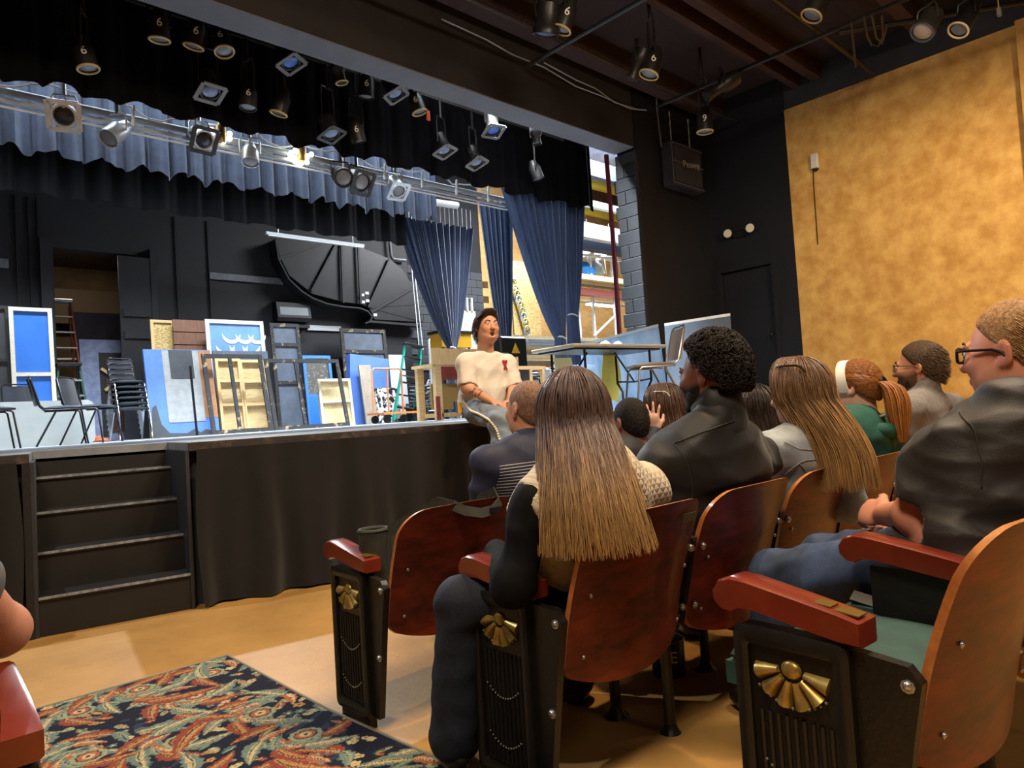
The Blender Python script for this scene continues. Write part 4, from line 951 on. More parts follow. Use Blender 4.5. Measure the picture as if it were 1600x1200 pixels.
# ================================================================= PEOPLE: signed-distance modelling
BIG = 9.
class SDF:
    def __init__(s): s.p = []
    def cone(s, a, b, ra, rb=None, k=.02, op='u', flat=None): s.p.append(('c', np.array(a, float), np.array(b, float), ra, ra if rb is None else rb, k, op)); return s
    def chain(s, pts, rs, k=.02):
        for i in range(len(pts)-1): s.cone(pts[i], pts[i+1], rs[i], rs[i+1], k)
        return s
    def ell(s, c, r, R=None, k=.02, op='u'): s.p.append(('e', np.array(c, float), np.array(r, float), np.eye(3) if R is None else np.array(R), None, k, op)); return s
    def plane(s, p, n, k=.004):        # keep the side the normal points away from
        n = np.array(n, float); n /= np.linalg.norm(n); s.p.append(('p', np.array(p, float), n, None, None, k, 'i')); return s
    def bounds(s):
        lo = np.full(3, 1e9); hi = -lo
        for q in s.p:
            if q[6] != 'u': continue
            if q[0] == 'c': l = np.minimum(q[1]-q[3], q[2]-q[4]); h = np.maximum(q[1]+q[3], q[2]+q[4])
            else: m = q[2].max() if False else np.abs(q[3])@q[2]; l = q[1]-m; h = q[1]+m
            lo = np.minimum(lo, l); hi = np.maximum(hi, h)
        return lo, hi
    def field(s, h):
        lo, hi = s.bounds(); lo = lo-.03; n = np.ceil((hi+.03-lo)/h).astype(int)+1
        D = np.full(n, BIG, np.float32); ax = [(lo[i]+h*np.arange(n[i])).astype(np.float32) for i in range(3)]
        for q in s.p:
            if q[0] == 'p':
                d = (ax[0]-q[1][0])[:, None, None]*q[2][0]+(ax[1]-q[1][1])[None, :, None]*q[2][1]+(ax[2]-q[1][2])[None, None, :]*q[2][2]
                k = q[5]; hh = np.maximum(k-np.abs(D-d), 0)/k; D = np.maximum(D, d)+hh*hh*k*.25; continue
            k = q[5]; mg = k+3*h
            if q[0] == 'c': l = np.minimum(q[1]-q[3], q[2]-q[4])-mg; u = np.maximum(q[1]+q[3], q[2]+q[4])+mg
            else: m = np.abs(q[3])@q[2]; l = q[1]-m-mg; u = q[1]+m+mg
            i0 = np.clip(np.floor((l-lo)/h).astype(int), 0, n-1); i1 = np.clip(np.ceil((u-lo)/h).astype(int)+1, 1, n)
            if (i1 <= i0).any(): continue
            sl = tuple(slice(a, b) for a, b in zip(i0, i1))
            X = ax[0][sl[0]][:, None, None]; Y = ax[1][sl[1]][None, :, None]; Z = ax[2][sl[2]][None, None, :]
            if q[0] == 'c':
                a, b, ra, rb = q[1:5]; ba = b-a; L2 = max(1e-9, ba@ba)
                t = np.clip(((X-a[0])*ba[0]+(Y-a[1])*ba[1]+(Z-a[2])*ba[2])/L2, 0, 1)
                d = np.sqrt((X-a[0]-t*ba[0])**2+(Y-a[1]-t*ba[1])**2+(Z-a[2]-t*ba[2])**2)-(ra+(rb-ra)*t)
            else:
                c, r, R = q[1:4]; px, py, pz = X-c[0], Y-c[1], Z-c[2]
                u_ = [R[0, i]*px+R[1, i]*py+R[2, i]*pz for i in range(3)]
                k0 = np.sqrt(sum((u_[i]/r[i])**2 for i in range(3))); k1 = np.sqrt(sum((u_[i]/r[i]**2)**2 for i in range(3)))+1e-9
                d = k0*(k0-1)/k1
            A = D[sl]; k = max(k, 1e-4)
            if q[6] == 'u': hh = np.maximum(k-np.abs(A-d), 0)/k; D[sl] = np.minimum(A, d)-hh*hh*k*.25
            else: d = -d; hh = np.maximum(k-np.abs(A-d), 0)/k; D[sl] = np.maximum(A, d)+hh*hh*k*.25
        return D, lo, h
def nets(D, lo, h):
    """naive surface nets"""
    ins = D < 0
    c = [ins[i:ins.shape[0]-1+i, j:ins.shape[1]-1+j, k:ins.shape[2]-1+k] for i in (0, 1) for j in (0, 1) for k in (0, 1)]
    cnt = sum(x.astype(np.int8) for x in c); act = (cnt > 0) & (cnt < 8)
    ijk = np.argwhere(act); N = len(ijk)
    if N == 0: return np.zeros((0, 3)), np.zeros((0, 4), int)
    off = np.array([(i, j, k) for i in (0, 1) for j in (0, 1) for k in (0, 1)])
    val = np.stack([D[ijk[:, 0]+o[0], ijk[:, 1]+o[1], ijk[:, 2]+o[2]] for o in off], 1)
    S = np.zeros((N, 3)); M = np.zeros(N)
    for a in range(8):
        for b in range(a+1, 8):
            if np.abs(off[a]-off[b]).sum() != 1: continue
            m = (val[:, a] < 0) != (val[:, b] < 0); t = val[m, a]/(val[m, a]-val[m, b]); S[m] += off[a]+t[:, None]*(off[b]-off[a]); M[m] += 1
    V = lo+h*(ijk+S/M[:, None]); idx = np.full(act.shape, -1, np.int64); idx[tuple(ijk.T)] = np.arange(N)
    F = []
    for ax in range(3):
        u, v = (ax+1) % 3, (ax+2) % 3
        s0 = [slice(None)]*3; s1 = [slice(None)]*3; s0[ax] = slice(0, -1); s1[ax] = slice(1, None)
        e = ins[tuple(s0)] != ins[tuple(s1)]; P = np.argwhere(e)
        P = P[(P[:, u] > 0) & (P[:, v] > 0) & (P[:, u] < D.shape[u]-1) & (P[:, v] < D.shape[v]-1)]
        if len(P) == 0: continue
        q = []
        for du, dv in ((-1, -1), (0, -1), (0, 0), (-1, 0)):
            R = P.copy(); R[:, u] += du; R[:, v] += dv; q.append(idx[tuple(R.T)])
        q = np.stack(q, 1); fl = ~ins[tuple(P.T)]; q[fl] = q[fl][:, ::-1]
        F.append(q[(q >= 0).all(1)])
    return V, np.concatenate(F)
def relax(V, F, it=1, lam=.5):
    for _ in range(it):
        S = np.zeros_like(V); C = np.zeros(len(V))
        for a in range(4):
            for b in ((a+1) % 4, (a+3) % 4):
                np.add.at(S, F[:, a], V[F[:, b]]); np.add.at(C, F[:, a], 1)
        V = V+lam*(S/np.maximum(C, 1)[:, None]-V)
    return V
def sdf_obj(name, S, h, m, parent, col=None, it=1, wrinkle=None):
    D, lo, h = S.field(h)
    if wrinkle is not None:
        n = D.shape; X = (lo[0]+h*np.arange(n[0]))[:, None, None]; Y = (lo[1]+h*np.arange(n[1]))[None, :, None]; Z = (lo[2]+h*np.arange(n[2]))[None, None, :]
        D = D+wrinkle(X, Y, Z).astype(np.float32)
    V, F = nets(D, lo, h); V = relax(V, F, it)
    org = np.array(parent.location)
    me = bpy.data.meshes.new(name); me.vertices.add(len(V)); me.vertices.foreach_set('co', (V-org).astype(np.float32).ravel())
    me.loops.add(F.size); me.loops.foreach_set('vertex_index', F.ravel().astype(np.int32)); me.polygons.add(len(F))
    me.polygons.foreach_set('loop_start', np.arange(0, F.size, 4, dtype=np.int32)); me.polygons.foreach_set('use_smooth', np.ones(len(F), bool))
    me.update(calc_edges=True); me.validate()
    me.materials.append(m)
    if col is not None:
        ca = me.color_attributes.new('Col', 'FLOAT_COLOR', 'POINT'); c = col(V); ca.data.foreach_set('color', np.concatenate([c, np.ones((len(c), 1))], 1).astype(np.float32).ravel())
    o = bpy.data.objects.new(name, me); link(o); o.parent = parent; return o
def folds(a, f, seed=0, dirs=None):
    """cloth relief: broad drape plus sharper creases"""
    rs = np.random.RandomState(seed); K = rs.randn(9, 3); K /= np.linalg.norm(K, axis=1, keepdims=True); ph = rs.rand(9)*6.3
    K[:4] *= f*(.7+.6*rs.rand(4, 1)); K[4:] *= f*1.9*(.7+.6*rs.rand(5, 1))
    def w(X, Y, Z):
        r = 0; c = 0
        wx = .035*np.sin(14*Y+9*Z+ph[0]); wy = .035*np.sin(13*Z+8*X+ph[1]); wz = .03*np.sin(12*X+10*Y+ph[2])
        for k, p in zip(K[:4], ph[:4]): r = r+np.sin(k[0]*(X+wx)+k[1]*(Y+wy)+k[2]*(Z+wz)+p)
        for k, p in zip(K[4:], ph[4:]): c = c+np.abs(np.sin(k[0]*(X+wx)*.5+k[1]*(Y+wy)*.5+k[2]*(Z+wz)*.5+p))
        return a*np.tanh(r*.6)+a*1.1*(c-3.2)
    return w

def rot(yaw=0, pitch=0, roll=0):      # yaw: facing angle to the right of +Y, pitch up, roll to the right shoulder
    return np.array(Matrix.Rotation(-yaw, 3, 'Z') @ Matrix.Rotation(pitch, 3, 'X') @ Matrix.Rotation(roll, 3, 'Y'))
m_skin = mat('skin', '', .5, attr='Col', c2=(.94, 1.06), scale=14, bump=.06, bscale=250, spec=.35)
m_hair = mat('hair', '', .42, attr='Col', spec=.45)
m_hairsolid = mat('hair_solid', '', .65, attr='Col', c2=(.6, 1.3), scale=120, detail=3, bump=.5, bscale=260, spec=.25)
m_eyew = mat('eye_white', '#d9d4cb', .25); m_iris = mat('iris', '#2b1d14', .2)
m_gl_black = mat('frame_black', '#121214', .35); m_lens = mat('lens_glass', '#ffffff', .03, trans=1, ior=1.15, alpha=.35)

def head_skin(S, c, R, s, neck, mouth=False, ears=(1, 1), jaw=1.0, nk=.052, full=False):
    T = lambda p: c+R@(np.array(p)*s)
    e = lambda p, r, k=.02, op='u', rr=None: S.ell(T(p), np.array(r)*s, R if rr is None else R@rr, k*s, op)
    e((0, -.012, .032), (.074, .094, .09), .01)
    e((0, .028, -.025), (.062*jaw, .064, .088), .03)
    e((0, .052, -.088), (.032*jaw, .03, .024), .03)
    for x in (-1, 1):
        e((x*.042*jaw, .012, -.062), (.026, .042, .036), .03); e((x*.036, .066, -.022), (.024, .022, .022), .025)
        e((x*.031, .108, .006), (.019, .019, .013), .012, 's')
        e((x*.031, .078, .004), (.0145, .0145, .012), .006)
        e((x*.03, .086, .023), (.022, .010, .007), .012)
        e((x*.0095, .103, -.031), (.0085, .010, .008), .008)
    S.cone(T((0, .086, .014)), T((0, .109, -.026)), .009*s, .0125*s, .014*s)
    if not mouth:
        e((0, .089, -.058), (.024, .011, .0055), .006); e((0, .086, -.0685), (.021, .011, .006), .006)
    else:
        e((0, .088, -.053), (.022, .011, .006), .006); e((0, .078, -.088), (.02, .013, .008), .006); e((0, .094, -.07), (.015, .022, .0125), .006, 's')
    for x, on in ((-1, ears[0]), (1, ears[1])):
        if not on: continue
        tilt = np.array(Matrix.Rotation(x*.28, 3, 'Z') @ Matrix.Rotation(-.15, 3, 'X'))
        e((x*.078, -.014, .002), (.0075, .020, .033), .005, 'u', tilt); e((x*.087, -.009, .004), (.0075, .011, .019), .004, 's', tilt); e((x*.076, -.006, -.024), (.006, .009, .010), .006)
    S.cone(T((0, -.022, -.045)), neck, nk*s, nk*1.12*s, .03)
    return T
def skin_col(base, T, R, c, s, blush=.25, beard=None, lips='#9a5048', extra=None, light=None):
    base = np.array(srgb(base)); lipc = np.array(srgb(lips))
    def f(V):
        C = np.tile(base, (len(V), 1)); L = (V-c)@R/s
        def mix(w, col): nonlocal C; w = np.clip(w, 0, 1)[:, None]; C = C*(1-w)+np.array(col)*w
        red = base*np.array([1.06, .72, .66])
        for x in (-1, 1): mix(blush*np.exp(-((L[:, 0]-x*.04)**2+(L[:, 1]-.075)**2+(L[:, 2]+.02)**2)/.0006), red); mix(blush*1.6*np.exp(-((L[:, 0]-x*.08)**2+(L[:, 1]+.01)**2+(L[:, 2])**2)/.0008), red)
        mix(blush*1.3*np.exp(-(L[:, 0]**2+(L[:, 1]-.112)**2+(L[:, 2]+.028)**2)/.0003), red)
        mix(.85*np.exp(-((L[:, 0]/.022)**4+((L[:, 2]+.064)/.011)**4+((L[:, 1]-.094)/.02)**4)), lipc)
        if beard:
            q = (L[:, 2] < -.015-.9*(L[:, 1]-.03)*0) & (L[:, 2] > -.13) & (L[:, 1] > -.005) & (np.abs(L[:, 0]) < .1)
            w = np.where(q, np.clip((-.022-L[:, 2]+.0)/.02+np.clip((.05-L[:, 1])/.05, 0, 1)*.6, 0, 1), 0)*beard[1]; mix(w, srgb(beard[0]))
        if extra is not None: C = extra(V, C)
        return C
    return f
def eyes(t, T, R, s, brow='#2a1c14', lid='#7a5a4a', look=0):
    org = np.array(t.location)
    for x in (-1, 1):
        e = MB().sphere(tuple(T((x*.031, .084, .005))-org), .0118*s, 12, 8).build('eye', m_eyew, t, True)
        p = T((x*.031+look*.003, .0945, .006))-org; MB().sphere(tuple(p), .0048*s, 10, 6).build('iris', m_iris, e, True)
        b = [T((x*(.012+.038*u), .0985-.018*u*u, .024+.008*math.sin(PI*u*.8))) - org for u in np.linspace(0, 1, 7)]
        MB().tube([tuple(q) for q in b], [.0022*s, .0034*s, .0036*s, .0034*s, .003*s, .0024*s, .001*s], 6).build('eyebrow', mat('brow_'+brow, brow, .7), t, True)

def cap_sdf(c, R, s, infl=.006, line=0., tilt=.72, nape=-.075, side=.0):
    S = SDF(); T = lambda p: c+R@(np.array(p)*s)
    S.ell(T((0, -.012, .034)), np.array((.074+infl+side, .094+infl, .09+infl))*s, R, .01)
    S.ell(T((0, -.035, -.02)), np.array((.06+infl, .066+infl, .07+infl))*s, R, .03)
    n = R@np.array((0, math.sin(tilt), -math.cos(tilt))); S.plane(T((0, 0, line)), n, .01)
    S.plane(T((0, 0, nape)), R@np.array((0, 0, -1.)), .01)
    return S, T
def strands_obj(name, paths, cols, r0, parent, m=None, sides=3, flat=1.):
    """paths: (N,K,3) world, cols: (N,K,3)"""
    P = np.asarray(paths, float); N, K, _ = P.shape; d = np.gradient(P, axis=1); d /= np.linalg.norm(d, axis=2, keepdims=True)+1e-9
    rnd = np.random.RandomState(5).randn(N, 1, 3); a = np.cross(d, np.repeat(rnd, K, 1)); a /= np.linalg.norm(a, axis=2, keepdims=True)+1e-9; b = np.cross(d, a)
    t = np.linspace(0, 1, K); rad = (r0*(1-.75*t**3))[None, :, None]
    V = np.stack([P+rad*(a*math.cos(2*PI*k/sides)+b*math.sin(2*PI*k/sides)*flat) for k in range(sides)], 2)
    i, k, q = np.meshgrid(np.arange(N), np.arange(K-1), np.arange(sides), indexing='ij'); b0 = (i*K+k)*sides
    F = np.stack([b0+q, b0+(q+1) % sides, b0+sides+(q+1) % sides, b0+sides+q], -1).reshape(-1, 4)
    org = np.zeros(3); q = parent
    while q is not None: org += np.array(q.location); q = q.parent
    V = V.reshape(-1, 3)-org; C = np.repeat(np.asarray(cols, float)[:, :, None, :], sides, 2).reshape(-1, 3)
    me = bpy.data.meshes.new(name); me.vertices.add(len(V)); me.vertices.foreach_set('co', V.astype(np.float32).ravel())
    me.loops.add(F.size); me.loops.foreach_set('vertex_index', F.ravel().astype(np.int32)); me.polygons.add(len(F)); me.polygons.foreach_set('loop_start', np.arange(0, F.size, 4, dtype=np.int32))
    me.polygons.foreach_set('use_smooth', np.ones(len(F), bool)); me.update(calc_edges=True)
    ca = me.color_attributes.new('Col', 'FLOAT_COLOR', 'POINT'); ca.data.foreach_set('color', np.concatenate([C, np.ones((len(C), 1))], 1).astype(np.float32).ravel()); me.materials.append(m or m_hair)
    o = bpy.data.objects.new(name, me); link(o); o.parent = parent; o['kind'] = 'stuff'; return o
def short_hair(t, c, R, s, color, color2, n=1800, L=.02, infl=.01, line=0., tilt=.72, nape=-.08, seed=1, quiff=0., h=.006, solid=True, sweep=(0, -.6, -.5), keep=None):
    S, T = cap_sdf(c, R, s, infl, line, tilt, nape)
    if quiff: S.p.insert(2, ('e', T((0, .05, .105)), np.array((.055, .05, .022+quiff))*s, R, None, .03, 'u'))
    c1 = np.array(srgb(color)); c2 = np.array(srgb(color2)); rs = np.random.RandomState(seed)
    o = sdf_obj('hair', S, h, m_hairsolid, t, lambda V: c1*(.75+.25*rs.rand(len(V), 1)), 1)
    V = np.empty(len(o.data.vertices)*3, np.float32); o.data.vertices.foreach_get('co', V); V = V.reshape(-1, 3)+np.array(t.location)
    Nn = np.empty(len(V)*3, np.float32); o.data.vertices.foreach_get('normal', Nn); Nn = Nn.reshape(-1, 3)
    loc = (V-c)@R/s; nl = Nn@R
    ok = ((loc*nl).sum(1) > .03) & (nl[:, 2] > -.75); ids = np.flatnonzero(ok)
    if len(ids) == 0 or n == 0: return o
    pick = rs.choice(ids, n); K = 4; sw = R@np.array(sweep, float)
    P = np.zeros((n, K, 3)); C = np.zeros((n, K, 3)); Lr = L*(.6+.8*rs.rand(n))
    for k in range(K):
        u = k/(K-1); P[:, k] = V[pick]+Nn[pick]*(Lr*(.30*u-.22*u*u)-.001)[:, None]*(1+quiff*10)+sw*(Lr*u)[:, None]+rs.randn(n, 3)*.0012*u
        C[:, k] = c1*(1-.6*rs.rand(n, 1))*.4+c2*(.35+.5*rs.rand(n, 1))*.75
    strands_obj('hair_strands', P, C, .0011, o); return o
def long_hair(t, c, R, s, n, length, root, tip, seed=1, spread=.25, back=.05, open_=.7, part=0., fan=1.0, r0=.0026, wave=.004, forward=0, lift=0., mid=.45, cut=.12, K=18, infl=0., name='hair', lean=(0, 0)):
    rs = np.random.RandomState(seed); c1 = np.array(srgb(root)); c2 = np.array(srgb(tip)); rx, ry, rz = .083+infl, .103+infl, .108+infl
    phi = (rs.rand(n)*2-1)*(PI-open_); lay = rs.rand(n)*.014; P = np.zeros((n, K, 3)); C = np.zeros((n, K, 3)); ln = length*(1-cut*rs.rand(n)**1.6)
    arc = .17; y00 = .075*rs.rand(n)-.01
    dx, dy = np.sin(phi), -np.cos(phi); ph = rs.rand(n)*6.3; br = .62+.6*rs.rand(n); gl = np.clip(rs.randn(n)*.12, -.3, .3)
    for k in range(K):
        q = k/(K-1); S_ = q*(arc+ln); th = np.minimum(S_/arc, 1)*(PI*.56)
        on = np.minimum(S_/arc, 1)
        px = (rx+lay)*np.sin(th)*dx+part*s*0; py = (ry+lay)*np.sin(th)*dy+y00*(1-on)**1.2; pz = (rz+lay)*np.cos(th)+.012
        drop = np.maximum(S_-arc, 0); g = drop/length
        px = px*(1+spread*g*fan)+lean[0]*g; py = py*(1+spread*.4*g)-back*np.sin(np.minimum(g*1.3, 1)*PI/2)+forward*g+lean[1]*g; pz = pz-drop
        w = wave*np.sin(q*9+ph)*on
        L = np.stack([px+w+part*(1-on)*1.0, py+w*.5, pz], 1)*s
        P[:, k] = c+L@R.T
        m_ = np.clip((q-mid)/(1-mid)+gl, 0, 1)[:, None]; C[:, k] = (c1*(1-m_)+c2*m_)*br[:, None]
    return strands_obj(name, P, C, r0, t)

def hand(S, wrist, d, nrm, side, s=1., curl=.35, spread=.12, k=.008, thumb=.6, curls=None):
    """d: direction of the hand, nrm: back-of-hand normal, side: unit sign of the thumb along d x nrm"""
    d = np.array(d, float)/np.linalg.norm(d); nrm = np.array(nrm, float); nrm -= d*(nrm@d); nrm /= np.linalg.norm(nrm); lat = np.cross(d, nrm)*side
    W = np.array(wrist, float); Rm = np.stack([lat, d, nrm], 1)
    S.ell(W+d*.045*s, np.array((.040, .052, .015))*s, Rm, .012); S.ell(W+d*.07*s, np.array((.038, .026, .014))*s, Rm, .01)
    L = [.066, .076, .070, .054]
    for i in range(4):
        o = W+d*(.083-.006*abs(i-1.2))*s+lat*(.029-.0195*i)*s; a = (1.2-i)*spread; dd = d*math.cos(a)+lat*math.sin(a); cv = curls[i] if curls else curl
        p = o; ang = cv*.55; r = .0088*s
        for j, f in enumerate((.45, .31, .24)):
            v = dd*math.cos(ang)-nrm*math.sin(ang); q = p+v*L[i]*f*s; S.cone(p, q, r, r*.9, .005); p = q; r *= .9; ang += cv
    b = W+d*.022*s+lat*.026*s; v = d*.72+lat*thumb-nrm*.25; v /= np.linalg.norm(v); m_ = b+v*.042*s; v2 = d*.9+lat*thumb*.35-nrm*.35; v2 /= np.linalg.norm(v2); e = m_+v2*.034*s
    S.cone(b, m_, .0145*s, .0105*s, .012); S.cone(m_, e, .0105*s, .008*s, .005)
    return Rm

def skeleton(pelvis, head, phi, hphi=None, hpitch=0, hroll=0, s=1., sw=.185, zf=0., twist=0., lean_neck=(0, 0, 0)):
    """world joints of a seated figure facing phi (right of +Y)"""
    f = np.array([math.sin(phi), math.cos(phi), 0]); r = np.array([math.cos(phi), -math.sin(phi), 0]); z = np.array([0, 0, 1.])
    hphi = phi if hphi is None else hphi; R = rot(hphi, hpitch, hroll); J = {'f': f, 'r': r, 'R': R, 's': s}
    J['head'] = np.array(head, float); J['pelvis'] = np.array(pelvis, float)
    J['neck'] = J['head']-z*.135*s-f*.028*s+np.array(lean_neck)
    up = J['neck']-J['pelvis']; J['chest'] = J['pelvis']+up*.62-f*.015; J['waist'] = J['pelvis']+up*.28
    for n, sg in (('L', -1), ('R', 1)):
        J['sh'+n] = J['neck']+sg*r*sw*s-z*.055*s-f*.005
        J['el'+n] = J['sh'+n]+sg*r*.05-z*.26*s+f*.07; J['wr'+n] = J['el'+n]+f*.2*s-sg*r*.1-z*.02
        J['hip'+n] = J['pelvis']+sg*r*.09*s; J['kn'+n] = J['hip'+n]+f*.42*s+sg*r*.03; J['an'+n] = np.array([*(J['kn'+n]+f*.03)[:2], zf+.09])
    return J
def torso(S, J, g=0., w=1., b=1., k=.05):
    f, r = J['f'], J['r']; s = J['s']; B = np.stack([r, f, np.array([0, 0, 1.])], 1)
    up = J['neck']-J['pelvis']; up = up/np.linalg.norm(up); fx = np.cross(up, r); B = np.stack([r, fx*1., up], 1)
    S.ell(J['pelvis'], np.array((.175*w+g, .125*b+g, .115+g))*s, B, k)
    S.ell(J['waist'], np.array((.158*w+g, .12*b+g, .16+g))*s, B, k)
    S.ell(J['chest'], np.array((.158*w+g, .112*(b*.5+.5)+g, .18+g))*s, B, k)
    for n in 'LR':
        S.cone(J['neck']-up*.03*s, J['sh'+n], (.05+g)*s, (.046+g)*s, k); S.cone(J['chest'], J['sh'+n]-up*.02*s, (.08+g)*s, (.045+g)*s, k)
    return B
def arms(S, J, g=0., which='LR', upto=1., k=.03, ur=.049, fr=.042, wr=.029):
    s = J['s']
    for n in which:
        a, b, c = J['sh'+n], J['el'+n], J['wr'+n]
        S.cone(a, b, (ur+g)*s, (ur*.84+g)*s, k)
        if upto >= 1: S.cone(b, c, (fr+g)*s, (wr+g)*s, k)
def legs(S, J, g=0., k=.03, flare=0., which='LR', th=.082):
    s = J['s']
    for n in which:
        S.cone(J['hip'+n], J['kn'+n], (th+g)*s, (.06+g)*s, k); S.cone(J['kn'+n], J['an'+n], (.057+g)*s, (.038+g+flare)*s, k)
def shoes(t, J, m, which='LR', size=1.):
    f = J['f']
    for n in which:
        S = SDF(); a = J['an'+n]; S.ell(a+f*.06-np.array([0, 0, .05]), np.array((.046, .13, .04))*size, np.stack([J['r'], f, [0, 0, 1]], 1), .02); S.cone(a, a-np.array([0, 0, .04]), .047, .05, .03)
        S.plane((0, 0, a[2]-.088), (0, 0, -1), .004); sdf_obj('shoe', S, .008, m, t)
def glasses(t, T, s, m=None, lens=True, h=.019, w=.024, thick=.0028, z=.002):
    m = m or m_gl_black; org = np.array(t.location); g = None
    for x in (-1, 1):
        q = []
        for k in range(20):
            a = 2*PI*k/20; ca, sa = math.cos(a), math.sin(a); px = w*np.sign(ca)*abs(ca)**.6; pz = h*np.sign(sa)*abs(sa)**.6; q.append(tuple(T((x*.034+px, .104-.25*max(0, abs(x*.034+px)-.03), z+pz))-org))
        o = MB().tube(q, thick*s, 6, True).build('glasses_rim', m, t, True)
        if lens: MB().add(q, [tuple(range(20))]).build('lens', m_lens, o)
        arm = [tuple(T(p)-org) for p in ((x*.059, .097, z+.010), (x*.074, .07, z+.010), (x*.080, .01, z+.008), (x*.083, -.012, z+.0), (x*.08, -.025, z-.02))]
        MB().tube(arm, thick*s, 6).build('temple_arm', m, t, True)
    MB().tube([tuple(T((x, .105, z+.006))-org) for x in (-.011, 0, .011)], thick*s, 6).build('bridge', m, t, True)
def snap(objs, px, py, lift=.003):
    """point on a person's clothing seen from the surveyed direction, lifted off the cloth"""
    best = None
    for o in objs:
        n = len(o.data.vertices); V = np.empty(n*3, np.float32); o.data.vertices.foreach_get('co', V); V = V.reshape(-1, 3).astype(float); Nn = np.empty(n*3, np.float32); o.data.vertices.foreach_get('normal', Nn); Nn = Nn.reshape(-1, 3)
        q = o
        while q is not None: V = V+np.array(q.location); q = q.parent
        d = V-CAM; z = d@cf; x = 800+FPX*(d@cr)/z; y = 600-FPX*(d@cu)/z
        m = np.hypot(x-px, y-py) < 1.1*.008*FPX/np.median(z)
        if m.any():
            i = np.flatnonzero(m)[np.argmin(z[m])]
            if best is None or z[i] < best[0]: best = (z[i], V[i]+Nn[i]*lift)
    return at(px, py, d=best[0])*.0+best[1] if best else None
def seam(t, objs, pts, r, name, m, n=5):
    q = []
    for (a, b), (c, d) in zip(pts[:-1], pts[1:]):
        for u in np.linspace(0, 1, n)[:-1]:
            p = snap(objs, a+(c-a)*u, b+(d-b)*u)
            if p is not None: q.append(p)
    p = snap(objs, *pts[-1]); q += [p] if p is not None else []
    if len(q) < 3: return
    Q = np.array(q); Q[1:-1] = (Q[:-2]+2*Q[1:-1]+Q[2:])/4
    MB().tube([tuple(p-np.array(t.location)) for p in Q], r, 5).build(name, m, t, True)
def person(label, at_, group=None): return thing('person', label, 'person', tuple(at_), group=group)
DEN = mat('denim_dark', '#121722', .8, c2='#1b2333', scale=90, stretch=(1, 1, 1), contrast=(.3, .7), bump=.25, bscale=400)
DEN2 = mat('denim_mid', '#232f44', .8, c2='#384a69', scale=12, detail=10, contrast=(.3, .7), bump=.25, bscale=400)
DENL = mat('denim_light', '#6d7c8c', .8, c2='#8998a8', scale=10, detail=10, bump=.2, bscale=300)
m_boot = mat('black_leather', '#14120f', .35); V3 = lambda *a: np.array(a, float)
W_ = lambda px, py, d: at(px, py, d=d)

